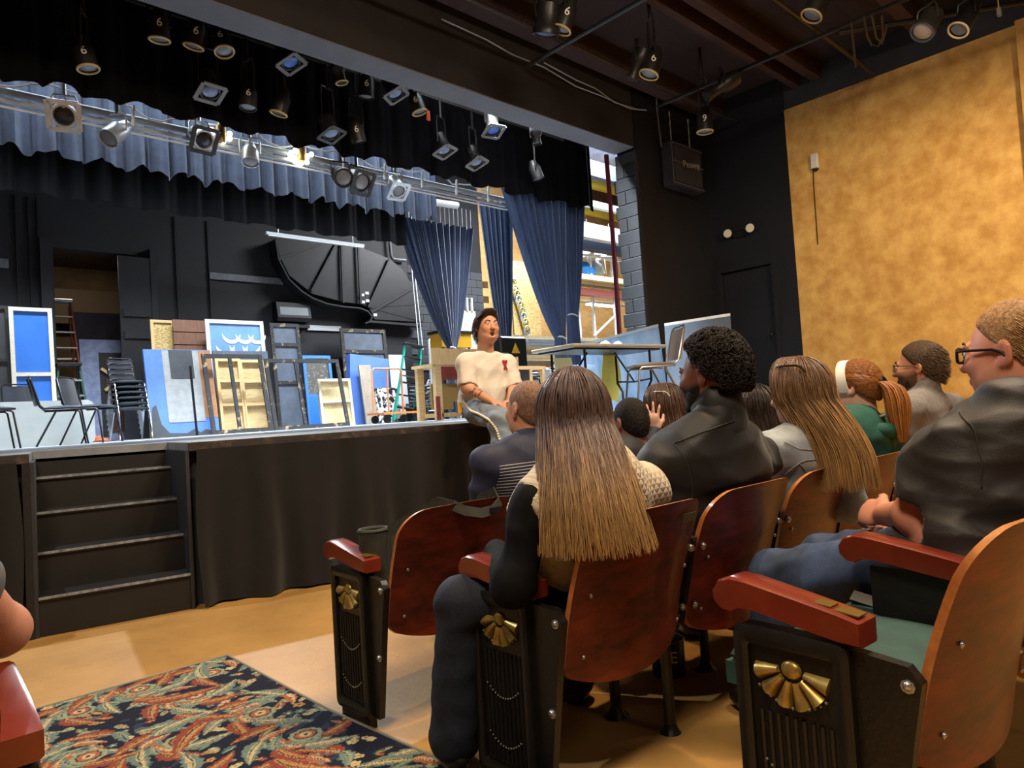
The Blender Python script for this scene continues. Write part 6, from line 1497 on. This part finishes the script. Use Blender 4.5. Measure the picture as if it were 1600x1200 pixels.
# ---------------------------------------------------------------- 12 person across the aisle (only the bare elbow is in view)
def a12(J):
    J['shR'] = V3(.02, 1.30, 1.0); J['elR'] = W_(2, 985, 1.27); J['wrR'] = J['elR']+V3(-.16, .2, .04)
    J['shL'] = V3(-.36, 1.30, 1.0); J['elL'] = V3(-.42, 1.36, .72); J['wrL'] = V3(-.3, 1.55, .72)
hx = W_(-230, 560, 1.05)
t, J, T, R, hd, s = seated('person resting a bare elbow on the armrest at the left edge', -230, 560, 1.02, (-.12, 1.34, .05), 0, 0, 0, 0, 1., '#c08a76', .19, ('tee_shirt', mat('grey_tee', '#5d5f66', .8)), 1., 1., .36, .008, a12)
short_hair(t, hd, R, s, '#3a2a20', '#5a4636', 600, .01, .006, 0, .72, -.085, 12)
# ================================================================= WING STORE (right of the drapes)
m_tanply = mat('tan_ply_wall', '#a8834f', .75, c2='#c09a62', scale=3, stretch=(1, 1, 3))
struct('wall_wing_back', MB().box(12.3, 19, 14.0, 14.2, 0, 9), m_tanply, label='tan plywood wall of the wing store')
bwall = struct('wall_wing_block', MB().box(9.9, 12.3, 14.03, 14.3, 0, 9), m_mortar, label='grey painted block wall behind the far drape')
mg = mat('grey_block', '#34383e', .7, c2='#40444b', scale=3, bump=.3, bscale=50)
bme = MB().box(-.197, .197, -.03, .02, .004, .196, .004).mesh('block', mg)
for k in range(13):
    for j in range(6): inst('block', bme, bwall, (10.1+j*.4+(.2 if k % 2 else 0)-bwall.location.x, 14.03-bwall.location.y, 2.2+k*.2))
struct('wall_wing_right', MB().box(18, 18.2, 6.35, 14, 0, 9), m_tanply)
struct('wall_wing_front', MB().box(10.3, 18, 6.35, 6.6, 0, 9), m_black2)
struct('ceiling_wing', MB().box(9.6, 18, 6.6, 14, 7.6, 7.7), mat('insulation_white', '#c9cfd6', .8, c2='#aab2bb', scale=3))
def wbar(name, label, a, b, Y, w, h, m, cat):
    p = at(*a, Y=Y); q = at(*b, Y=Y); z = (p[2]+q[2])/2
    return tag(MB().bar((p[0], Y, z), (18.02, Y, z), w, h).build(name, m), label, cat)
m_yel = mat('safety_yellow', '#c4b13c', .6); m_galv = mat('galvanised', '#8f9aa4', .5, metal=.3, c2='#a4aeb8', scale=7); m_navyst = mat('navy_steel', '#1d2740', .6)
m_lum = mat('lumber', '#c8b083', .65, c2='#d9c49b', scale=4, stretch=(10, 1, 1)); m_redst = mat('red_steel', '#7a4038', .6)
wbar('steel_joist', 'yellow steel joist under the wing roof', (880, 291), (985, 291), 12.5, .12, .22, m_yel, 'beam')
wbar('steel_joist', 'lower yellow steel joist above the grey duct', (880, 335), (985, 335), 13.0, .12, .16, m_yel, 'beam')
wbar('steel_joist', 'dark blue roof beam at the top of the wing', (880, 268), (985, 268), 11.2, .2, .4, m_navyst, 'beam')
wbar('roof_deck', 'brown timber deck between the yellow joists', (880, 312), (985, 312), 13.4, .3, .5, m_dwood, 'deck')
wbar('air_duct', 'pale conduit pipe crossing the wing below the joist', (880, 322), (985, 322), 11.6, .16, .16, m_white, 'pipe')
wbar('mezzanine_beam', 'grey steel mezzanine beam in the wing', (876, 365), (990, 365), 10.8, .2, .36, m_galv, 'beam')
wbar('mezzanine_beam', 'dark blue beam under the grey mezzanine beam', (876, 384), (990, 384), 11.2, .3, .3, m_navyst, 'beam')
wbar('plank', 'long pale plank on the upper lumber rack', (876, 437), (990, 437), 11.0, .25, .12, m_lum, 'plank')
wbar('plank', 'second pale plank under the top plank of the rack', (876, 447), (990, 447), 11.2, .3, .07, m_lum, 'plank')
wbar('rack_beam', 'reddish steel beam carrying the lumber rack', (876, 459), (990, 459), 11.1, .2, .16, m_redst, 'beam')
wbar('plank', 'thin pale plank hung beneath the red rack beam', (876, 473), (990, 473), 12.0, .2, .06, m_lum, 'plank')
wbar('rail', 'white guard rail above the stored chairs', (876, 402), (990, 402), 11.26, .05, .05, m_white, 'rail')
for i, (px, py, Y) in enumerate(((924, 408, 11.6), (950, 410, 11.7))):
    a = at(px, py+22, Y=Y); t = stage_chair('stored_chair', ['pale chair stored on the mezzanine beside the drape', 'pale chair stored on the mezzanine beside the red curtain'][i], (a[0], Y, a[2]), PI-.3, m_white, m_white)
a = at(912, 432, Y=11.5); tag(MB().sphere((a[0], 11.5, a[2]+.12), (.42, .25, .27), 14, 9).build('tarp_bundle', mat('blue_tarp', '#1f6ec0', .5, c2='#2a7fd0', scale=12, bump=.5, bscale=14), smooth=True), 'bright blue tarp bundle on the mezzanine', 'tarp')
a = at(930, 432, Y=11.7); tag(MB().sphere((a[0], 11.7, a[2]+.14), (.3, .22, .26), 12, 8).build('plastic_bundle', mat('grey_plastic', '#8fa7bb', .4, c2='#b9c9d4', scale=9, bump=.5, bscale=14), smooth=True), 'pale plastic wrapped bundle beside the tarp', 'bundle')
# strip lamp in the wing
a = at(917, 476, Y=11.4); b = at(967, 481, Y=11.4); zl = (a[2]+b[2])/2
fl = thing('fluorescent_lamp', 'lit fluorescent strip lamp in the wing store', 'lamp', (a[0], 11.4, zl))
MB().box(0, b[0]-a[0], -.07, .07, .04, .09).build('housing', m_white, fl)
for y in (-.035, .035): MB().tube([(.02, y, .015), (b[0]-a[0]-.02, y, .015)], .02, 8).build('tube_lamp', mat('tube_lit', '#ffffff', .4, emit='#f2f7ff', estr=14), fl, True)
for x in (.2, b[0]-a[0]-.2): MB().tube([(x, 0, .09), (x, 0, 2.2)], .006, 5).build('chain', m_steel, fl)
# rack uprights
for i, px in enumerate((905, 928, 962)):
    a = at(px, 500, Y=11.3); tag(MB().bar((a[0], 11.3, 1), (a[0], 11.3, 4.9), .06, .06).build('rack_upright', m_white), ['white rack upright nearest the drape', 'middle white rack upright in the wing', 'white rack upright beside the red curtain'][i], 'post')
p, q = at(928, 525, Y=11.26), at(962, 492, Y=11.26)
tag(MB().bar((p[0], 11.26, p[2]), (q[0], 11.26, q[2]), .04, .04).build('rack_brace', m_white), 'white diagonal brace of the wing rack', 'brace')
# lumber stack running behind the drapes, layer on layer
rs = np.random.RandomState(11); z = 1.802
ords = ['bottom', 'second', 'third', 'fourth', 'fifth', 'sixth', 'seventh', 'eighth', 'ninth', 'tenth', 'eleventh', 'top']
for k in range(12):
    h = .04+.045*rs.rand()
    for j in range(2):
        Y = 9.75+.55*j+rs.rand()*.25; x0 = 9.3+rs.rand()*.5; x1 = x0+3.0+rs.rand()*1.2; mi = rs.randint(4)
        o = MB().hexa([(x0, Y, z), (x1, Y+rs.uniform(-.08, .08), z), (x1, Y+.35, z), (x0, Y+.3, z), (x0, Y, z+h), (x1, Y, z+h), (x1, Y+.35, z+h), (x0, Y+.3, z+h)]).build('lumber_length', [m_lum, m_white, m_pinex, m_galv][mi])
        tag(o, ['pale pine', 'white painted', 'tan', 'grey metal'][mi]+' length in the '+ords[k]+' layer of the lumber stack, '+('nearer' if j == 0 else 'farther')+' side', 'lumber', 'lumber stacked behind the drapes')
    z += h
t = thing('lumber_rack', 'low white rack under the lumber stack', 'rack', (10.6, 9.6, SZ))
for x in (-.9, 0, 1.0, 2.0): MB().box(x-.04, x+.04, 0, 1.4, 0, .8).build('bearer', m_white, t)
# bags and tools hanging on the wall between the drapes
for k in range(9):
    px = 803+k*2.6; py = 440+k*9+rs.rand()*6; a = at(px, py, Y=12.45)
    tag(MB().tube([(a[0]+(.10+.02*math.sin(q*1.3))*math.cos(q), 12.47-.012*(q/6.3), a[2]+.13*math.sin(q)+.02*math.sin(q*.6)) for q in np.linspace(0, 24, 60)], .012, 5).build('cable_hank', [m_white, m_yel, m_galv][k % 3], smooth=True), ['topmost', 'second', 'third', 'fourth', 'fifth', 'sixth', 'seventh', 'eighth', 'lowest'][k]+' coiled cable hank from the top hanging between the drapes', 'cable', 'cable hanks between the drapes')
a = at(803, 432, Y=12.5); b = at(832, 500, Y=12.5)
tag(MB().box(a[0]-.1, b[0]+.3, 12.5, 12.55, 1.0, a[2]+.4).build('plywood_sheet', m_osb), 'tan plywood sheet standing between the drapes', 'board')
for i, (px, py, c, w, h) in enumerate(((803, 543, '#2c2e33', .2, .3), (838, 535, '#c56a52', .06, .22), (846, 541, '#dfe3e8', .16, .24), (858, 547, '#3a3d43', .14, .2), (866, 535, '#e6e9ec', .07, .3), (830, 548, '#8f949a', .14, .16))):
    a = at(px, py, Y=9.2); t = thing('shelf_clutter', ['dark crate', 'red bottle', 'white bucket', 'charcoal tin', 'white jug', 'grey tub'][i]+' on the low shelf behind the drapes', 'container', (a[0], 9.2, 1.62))
    MB().lathe([(w*.8, 0), (w, h*.1), (w, h*.8), (w*.6, h*.92), (w*.55, h)], 12).build('body', mat('clutter%d' % i, c, .5), t, True); MB().lathe([(w*.58, h), (w*.58, h*1.12)], 10).build('lid', m_blkplastic, t, True)
t = thing('low_shelf', 'low shelf with containers behind the drapes', 'shelf', (8.95, 9.2, SZ)); MB().box(-.9, 1.3, -.2, .25, .56, .61).build('shelf_board', m_white, t)
for x in (-.8, .2, 1.2): MB().box(x-.03, x+.03, -.15, .2, 0, .56).build('leg', m_white, t)

# ================================================================= OVERHEAD STAGE RIG
def text_mesh(txt, size, m, ext=.001):
    c = bpy.data.curves.new('txt', 'FONT'); c.body = txt; c.size = size; c.extrude = ext; c.align_x = 'CENTER'; c.align_y = 'CENTER'
    o = bpy.data.objects.new('txt', c); link(o); dg = bpy.context.evaluated_depsgraph_get(); me = bpy.data.meshes.new_from_object(o.evaluated_get(dg)); bpy.data.objects.remove(o); bpy.data.curves.remove(c)
    me.materials.clear(); me.materials.append(m); return me
TXT6 = text_mesh('6', .13, m_number); TXT9 = text_mesh('9', .13, m_number)
m_can = mat('can_black', '#1a1817', .4, c2='#221f1d', scale=9); m_cansil = mat('can_silver', '#a4abb2', .35, metal=.6, c2='#bcc2c8', scale=9)
m_lensb = mat('lens_blue', '#586a8c', .15, c2='#7d8fae', scale=14); m_lensg = mat('lens_grey', '#6d7075', .15); m_gel = mat('gel_blue', '#3a5fb0', .3); m_tanr = mat('rim_tan', '#b5a06a', .5); m_gelw = mat('gel_frame', '#63625f', .5)
def stage_light(label, loc, aim, kind='par', L=.36, r=.1, m=None, lens=None, frame=None, num=None, hang=.3, group=None, rim=None, name='stage_light'):
    m = m or m_can; lens = lens or m_lensg
    d = Vector(aim).normalized(); q = d.to_track_quat('-Z', 'Y'); t = thing(name, label, 'stage light', tuple(loc), tuple(q.to_euler()), group)
    if kind == 'par': prof = [(.35*r, .5*L), (.6*r, .48*L), (.7*r, .3*L), (r, .1*L), (r, -.5*L), (.93*r, -.5*L), (.9*r, -.42*L)]
    elif kind == 'fres': prof = [(.5*r, .5*L), (.95*r, .46*L), (r, .3*L), (r, -.25*L), (1.15*r, -.3*L), (1.15*r, -.5*L), (.95*r, -.5*L), (.9*r, -.4*L)]
    else: prof = [(.5*r, .5*L), (.9*r, .45*L), (r, .25*L), (.95*r, .05*L), (.62*r, -.05*L), (.62*r, -.4*L), (.72*r, -.42*L), (.72*r, -.5*L), (.6*r, -.5*L)]
    MB().lathe(prof, 18).build('housing', m, t, smooth=50)
    rl = prof[-1][0]; MB().lathe([(rl*.96, -.44*L), (rl*.8, -.47*L), (rl*.3, -.485*L)], 16).build('lens', lens, t, True)
    if rim: MB().tube([(prof[-3][0]*1.0*math.cos(a), prof[-3][0]*1.0*math.sin(a), -.49*L) for a in np.linspace(0, 2*PI, 19)[:-1]], .011, 6, True).build('rim', rim, t, True)
    if frame:
        w = r*1.3; o = MB(); z = -.53*L
        for a, b in (((-w, -w), (w, -w)), ((w, -w), (w, w)), ((w, w), (-w, w)), ((-w, w), (-w, -w))): o.bar((*a, z), (*b, z), w*.35, .012)
        o.build('gel_frame', frame, t)
    u = q.to_matrix().inverted() @ Vector((0, 0, 1)); x = Vector((1, 0, 0)); top = u*hang
    MB().tube([tuple(-x*r*1.08), tuple(-x*r*1.12+u*hang*.45), tuple(-x*r*.9+u*hang*.62), tuple(x*r*.9+u*hang*.62), tuple(x*r*1.12+u*hang*.45), tuple(x*r*1.08)], .011, 6).build('yoke', m, t, True)
    MB().tube([tuple(u*hang*.6), tuple(u*hang)], .022, 8).build('clamp', m_steel if m is m_cansil else m_can, t, True)
    if num:
        me = TXT6 if num == '6' else TXT9
        inv = q.to_matrix().inverted(); tc = inv @ (Vector(CAM)-Vector(loc)); a = math.atan2(tc.y, tc.x)
        o = inst('number_label', me, t, (r*1.01*math.cos(a), r*1.01*math.sin(a), -.05*L)); o.rotation_euler = Matrix(((-math.sin(a), 0, math.cos(a)), (math.cos(a), 0, math.sin(a)), (0, 1, 0))).to_euler(); o.scale = (r/.1*.9,)*3
    return t
# batten with raceway and swagged cable
bt = thing('lighting_batten', 'long pale lighting batten with raceway across the stage', 'batten', (3.2, 8.0, 4.42))
MB().tube([(-1.8, 8.0, 4.42), (7.6, 8.0, 4.42)], .04, 10).build('pipe', m_galv, bt, True, world=True)
MB().box(-1.8, 7.6, 7.95, 8.0, 4.30, 4.34).build('raceway', m_galv, bt, world=True)
MB().tube([(-1.8, 7.95, 4.25), (7.6, 7.95, 4.25)], .012, 6).build('lower_wire', m_white, bt, True, world=True)
rs = np.random.RandomState(8); xs = np.arange(-1.2, 7.7, .07); zz = 4.52+.05*np.sin(xs*4.4)+.035*np.sin(xs*9.3+1)+.02*rs.randn(len(xs))*.3
MB().tube([(x, 7.93, z) for x, z in zip(xs, zz)], .011, 5).build('swagged_cable', m_white, bt, True, world=True)
for x in np.arange(-.9, 7.6, .62):
    MB().bar((x, 7.9, 4.30), (x+.02, 7.9, 4.53), .03, .02).build('hanger_strap', m_white, bt, world=True)
def onbat(px, py): a = at(px, py, Y=7.88); return (a[0], 7.88, a[2])
stage_light('silver square fronted spotlight at the left end of the batten', onbat(101, 178), (-.25, -.85, -.55), 'fres', .24, .1, m_cansil, mat('lens_dark', '#15161a', .2), m_cansil)
stage_light('large silver par can tilted down on the batten', onbat(184, 206), (-.55, -.35, -.6), 'par', .36, .1, m_cansil, m_lensg)
stage_light('silver square fronted spotlight beside the bulb cluster', onbat(312, 214), (.1, -.8, -.55), 'fres', .24, .1, m_cansil, mat('lens_dark', '', .2), m_can)
stage_light('short silver par can right of the bulb cluster', onbat(391, 240), (-.15, -.3, -.9), 'par', .26, .1, m_cansil, m_lensg)
stage_light('black spotlight on the batten left of its twin', onbat(533, 275), (-.2, -.85, -.5), 'fres', .26, .11, m_can, m_lensg)
stage_light('black square fronted spotlight right of its twin on the batten', onbat(558, 281), (.1, -.85, -.55), 'fres', .26, .11, m_can, m_lensg, m_can)
stage_light('pale spotlight near the right end of the batten', onbat(618, 290), (-.05, -.6, -.8), 'fres', .26, .095, m_cansil, m_lensg, m_cansil)
def bulbs(label, px, py, n, r, seed):
    a = onbat(px, py); t = thing('bulb_cluster', label, 'lamp', a); rs = np.random.RandomState(seed); me = MB().sphere((0, 0, 0), .032, 10, 7).mesh('bulb', mat('bulb_lit', '#fff6e0', .3, emit='#fff0d0', estr=5), True)
    MB().lathe([(.02, .14), (.03, .1), (.06, .06), (.05, -.1)], 12).build('stem', mat('bulb_brass', '#9a8350', .4, metal=.6), t, True)
    for k in range(n):
        th = rs.rand()*6.28; z = rs.uniform(-r, r*.8); q = r*math.sqrt(max(.1, 1-(z/r)**2)); inst('bulb', me, t, (q*math.cos(th)*1.2, q*math.sin(th)*.7, z))
bulbs('small cluster of lit round bulbs on the batten', 345, 208, 9, .09, 1); bulbs('large cluster of lit round bulbs in the middle of the batten', 471, 240, 18, .13, 2)
# lights hung between header and border
PY = 6.95
MB_ = MB().tube([(-1.5, PY, 5.55), (8.3, PY, 5.55)], .03, 8); tag(MB_.build('lighting_pipe', m_can, smooth=True), 'black lighting pipe just behind the proscenium header', 'pipe')
specs = [(132, 84, 7.3, 'par', '6', None, m_tanr, 'black numbered par can hanging alone at upper left'), (249, 38, PY, 'par', '6', None, m_tanr, 'black numbered par can leftmost under the header'), (306, 50, PY, 'par', '6', None, m_tanr, 'black numbered par can second under the header'), (346, 62, PY, 'par', '6', None, m_tanr, 'black numbered par can third under the header'),
         (448, 84, PY, 'fres', None, m_gelw, None, 'black spotlight with blue gel leftmost under the header'), (530, 112, PY, 'ell', None, None, m_tanr, 'black profile spot between two gel lights under the header'), (573, 132, PY, 'par', '6', None, None, 'black numbered par can beside a pale gel light'), (612, 134, PY, 'fres', None, m_gelw, None, 'black spotlight with pale blue gel beneath the header middle'),
         (650, 158, PY, 'par', '6', None, m_tanr, 'black numbered par can left of the orange tag'), (768, 193, PY, 'fres', None, m_gelw, None, 'black spotlight with blue gel near the right header end'), (690, 224, 7.3, 'fres', None, m_gelw, None, 'black spotlight with grey square frame low on the right'), (740, 243, 7.3, 'fres', None, m_gelw, None, 'black spotlight with tilted grey frame low on the right'),
         (325, 130, 7.3, 'fres', None, m_gelw, None, 'black spotlight with pale box front above the batten'), (388, 149, 7.3, 'par', '6', None, None, 'black numbered par can above the batten'), (440, 158, 7.3, 'par', None, None, m_tanr, 'black par can with pale rim above the batten'), (513, 196, 7.3, 'fres', None, m_can, None, 'black square fronted spotlight above the bulb cluster'), (557, 202, 7.3, 'par', '6', None, None, 'black numbered par can above the batten middle'), (838, 212, PY, 'ell', None, None, None, 'black profile spot tilted near the drape top'), (836, 266, 7.3, 'par', None, None, None, 'black par can with clear lens before the dark drape')]
for px, py, Y, kind, num, frame, rim, lab in specs:
    a = at(px, py, Y=Y); rs = np.random.RandomState(px); aim = (rs.uniform(-.3, .3), rs.uniform(-.3, .25), -1)
    if kind == 'fres': aim = (rs.uniform(-.15, .25), -.35, -1)
    stage_light(lab, (a[0], Y, a[2]), aim, kind, .30 if kind == 'par' else .26, .092, m_can, m_gel if (frame and px in (448, 768)) else (m_lensb if frame else m_lensg), frame, num, hang=max(.25, 5.53-a[2] if Y == PY else 5.3-a[2]), rim=rim)
tag(MB().tube([(-1.5, 7.3, 5.32), (8.3, 7.3, 5.32)], .025, 8).build('lighting_pipe', m_can, smooth=True), 'second black lighting pipe before the front border', 'pipe')
a = at(669, 181, Y=PY-.1); tag(MB().box(a[0]-.03, a[0]+.03, PY-.11, PY-.09, a[2]-.06, a[2]+.07, .008).build('orange_tag', mat('tag_orange', '#c2461d', .5)), 'small orange tag hanging among the header lights', 'tag')
# ---- hall ceiling structure
for i, (y, w, m) in enumerate(((5.72, .3, m_joistd), (4.42, .1, m_joist), (4.12, .14, m_joist), (2.7, .16, m_joistd), (1.3, .16, m_joistd), (-.2, .16, m_joistd))):
    tag(MB().box(-7, 10.3, y-w/2, y+w/2, 5.6, 5.85).build('ceiling_joist', m), ['dark ceiling joist along the header', 'orange brown ceiling joist nearer the header', 'orange brown ceiling joist paired with its neighbour', 'dark ceiling joist above the second row', 'dark ceiling joist above the third row', 'dark ceiling joist farthest from the stage'][i], 'joist')
def pipe(label, pts, r=.028, m=None): tag(MB().tube(pts, r, 8).build('grid_pipe', m or m_can, smooth=True), label, 'pipe')
a0 = at(1037, 162, z=5.25); a1 = at(1400, 5, z=5.25); pipe('black lighting pipe running along the hall near the side wall', [(a0[0], a0[1]+.1, 5.25), (a0[0]*.5+a1[0]*.5, -1, 5.25)])
X3 = (a0[0]+a1[0])/2
b0 = at(838, 95, z=5.3); b1 = at(975, 15, z=5.3); pipe('black lighting pipe left of the bracing under the ceiling', [(b0[0], 5.9, 5.3), (b0[0]*.6+b1[0]*.4, -1, 5.3)])
pipe('black lighting pipe crossing the hall near the header', [(2, 5.35, 5.38), (10.2, 5.35, 5.38)]); pipe('black lighting pipe crossing the hall above the second row', [(3, 3.3, 5.32), (10.2, 3.3, 5.32)])
c0 = at(1440, 30, z=5.2); c1 = at(1530, 15, z=5.2); dd = c1-c0; pipe('black lighting pipe above the ochre wall at upper right', [tuple(c0-dd*1.5), tuple(c1+dd*.8)])
def cei(px, py, z): return tuple(at(px, py, z=z))
stage_light('black lens fronted spotlight high above the speaker', cei(855, 30, 5.0), (.1, .35, -1), 'fres', .3, .12, m_can, m_lensb, hang=.3)
stage_light('black lens fronted spotlight beside its high twin', cei(885, 22, 5.05), (-.25, .35, -1), 'par', .34, .1, m_can, m_lensg, None, '6', rim=m_tanr, hang=.26)
stage_light('black par can with yellow lit rim under the joists', cei(1020, 96, 5.0), (-.3, .25, -1), 'par', .34, .11, m_can, m_lensg, None, '6', rim=m_tanr, hang=.84)
stage_light('black profile spot beside the yellow rimmed can', cei(997, 100, 5.0), (-.2, .5, -1), 'ell', .36, .1, m_can, m_lensg, hang=.3)
stage_light('black par can numbered nine above the loudspeaker', cei(1101, 187, 4.85), (0, .05, -1), 'par', .34, .105, m_can, m_lensg, None, '9', rim=m_tanr, hang=.99)
stage_light('long black profile spot behind the numbered can', cei(1128, 135, 5.05), (-.6, .6, -.5), 'ell', .5, .11, m_can, m_lensg, hang=.25)
stage_light('black par can cut by the top edge', cei(1279, 2, 4.95), (-.4, .4, -1), 'par', .34, .1, m_can, m_lensg, rim=m_tanr, hang=.3)
stage_light('clear lens lamp above the ochre wall', cei(1450, 36, 4.95), (-.6, .3, -.8), 'fres', .3, .11, mat('can_grey', '#4a4742', .4, metal=.3), mat('lens_clear', '#b0a48c', .1), hang=.3)
stage_light('black par can with pale rim above the ochre wall', cei(1511, 26, 4.95), (-.6, .4, -.9), 'par', .4, .1, m_can, m_lensg, rim=mat('rim_pale', '#d4c79a', .5), hang=.3)
a = cei(1561, 18, 4.9); t = thing('pendant_sensor', 'small grey device hanging from a cord at upper right', 'sensor', a); MB().box(-.03, .03, -.02, .02, -.05, .04, .008).build('body', mat('dev_grey', '#6e6c6a', .5), t); MB().tube([(0, 0, .04), (0, 0, .5)], .006, 5).build('cord', mat('cord_y', '#b9993a', .6), t)
# drooping cables
for i, pts in enumerate((((690, 30), (760, 62), (800, 85), (850, 105), (900, 135), (940, 150), (985, 170), (1010, 172)), ((850, 98), (900, 125), (930, 138), (960, 160), (1000, 172)), ((1350, 25), (1355, 55), (1362, 70), (1372, 72), (1380, 55), (1378, 25)), ((1362, 22), (1370, 60), (1378, 68), (1386, 40)), ((1330, 35), (1335, 85), (1337, 105)))):
    P = [at(x, y, Y=5.95) if i < 2 else at(x, y, z=5.1) for x, y in pts]
    tag(MB().tube([tuple(p) for p in P], .009 if i < 2 else .014, 5).build('cable', m_galv if i < 2 else m_blkplastic, smooth=True), ['pale cable swagging along the header', 'second pale cable below the first on the header', 'black cable loop hanging from the hall pipe', 'smaller black cable loop beside the first', 'straight black cable end hanging from the pipe'][i], 'cable')
# chain by the pier
P = [at(1027, 175, Y=5.9)+V3(0, 0, .9)]+[at(1027+i*.6, 175+i*5, Y=5.9) for i in range(12)]; tag(MB().tube([tuple(p) for p in P], .012, 5).build('chain', m_steel, smooth=True), 'short steel chain hanging beside the loudspeaker', 'chain')
# ---- loudspeaker cabinet
a = at(1049, 218, Y=5.78); b = at(1100, 302, Y=5.78); W = b[0]-a[0]; H = a[2]-b[2]
ls = thing('loudspeaker', 'black two part loudspeaker cabinet hung on the pier', 'loudspeaker', (a[0], 5.78, b[2]))
MB().box(0, W, 0, .2, 0, H, .012).build('cabinet', m_blkfr, ls)
m_grl = mat('grille_cloth', '#35353a', .7, c2='#2a2a2e', scale=90)
MB().box(.05, W-.05, -.012, 0, .06, H*.52).build('grille', m_grl, ls); MB().box(.05, W-.05, -.012, 0, H*.56, H-.07).build('grille', m_grl, ls)
for z in (.03, H*.54, H-.04): MB().box(0, W, -.02, 0, z-.012, z+.012).build('trim_bar', mat('trim_grey', '#4a4a4f', .5), ls)
o = inst('logo', text_mesh('Peavey', .17, mat('logo_silver', '#c3c3c6', .35, metal=.5), .003), ls, (W*.58, -.022, H*.555), (PI/2, -.12, 0)); o.scale = (1, .85, 1)
for k in range(2): MB().tube([(.15+k*(W-.3), .1, H), (.15+k*(W-.3), .1, H+.5)], .012, 6).build('hanger', m_steel, ls)
# ---- emergency light heads on the black wall
em = thing('emergency_light', 'twin headed emergency light on the black side wall', 'emergency light', (XW, 5.46, 3.62))
MB().box(-.06, 0, -.13, .13, -.02, .06, .01).build('battery_box', m_black, em)
for y in (-.19, .19):
    h = MB().cyl((-.06, y, .06), (-.13, y-.02, .05), .055, .075, 14).build('lamp_head', m_blkplastic, em, True); MB().cyl((-.13, y-.02, .05), (-.142, y-.022, .049), .068, .06, 14).build('lens', mat('em_lens', '#d8d2bf', .15), h, True)
# ---- white sensor box on ochre wall
a = at(1273, 253, X=XW-.03); sb = thing('wall_sensor', 'small white sensor box with cable on the ochre wall', 'sensor', (XW, a[1], a[2]))
MB().box(-.06, 0, -.05, .05, -.1, .12, .008).build('case', mat('sensor_white', '#d9d6cd', .4), sb); MB().lathe([(.02, -.14), (.045, -.12), (.045, -.1)], 12, (-.03, .0, 0)).build('eye', m_blkplastic, sb, True)
MB().tube([(-.01, .04, -.1), (-.01, .05, -.4), (-.01, .06, -1.2)], .006, 5).build('cable', m_blkplastic, sb, True)
# ---- paint can under the second row
a = at(1046, 1056, z=.03); pc = thing('paint_can', 'dark can with cream lettering on the floor under the second row', 'can', (a[0], a[1], floor_z(a[1])))
MB().lathe([(.06, 0), (.062, .005), (.062, .13), (.058, .135)], 18).build('body', m_blkplastic, pc, smooth=40); MB().tube([(.062*math.cos(t), .062*math.sin(t), .133) for t in np.linspace(0, 2*PI, 19)[:-1]], .004, 5, True).build('rim', m_steel, pc, True)
tv = math.atan2(-a[1], -a[0]); o = inst('lettering', text_mesh('KE', .06, m_number), pc, (.0635*math.cos(tv), .0635*math.sin(tv), .08)); o.rotation_euler = Matrix(((-math.sin(tv), 0, math.cos(tv)), (math.cos(tv), 0, math.sin(tv)), (0, 1, 0))).to_euler()
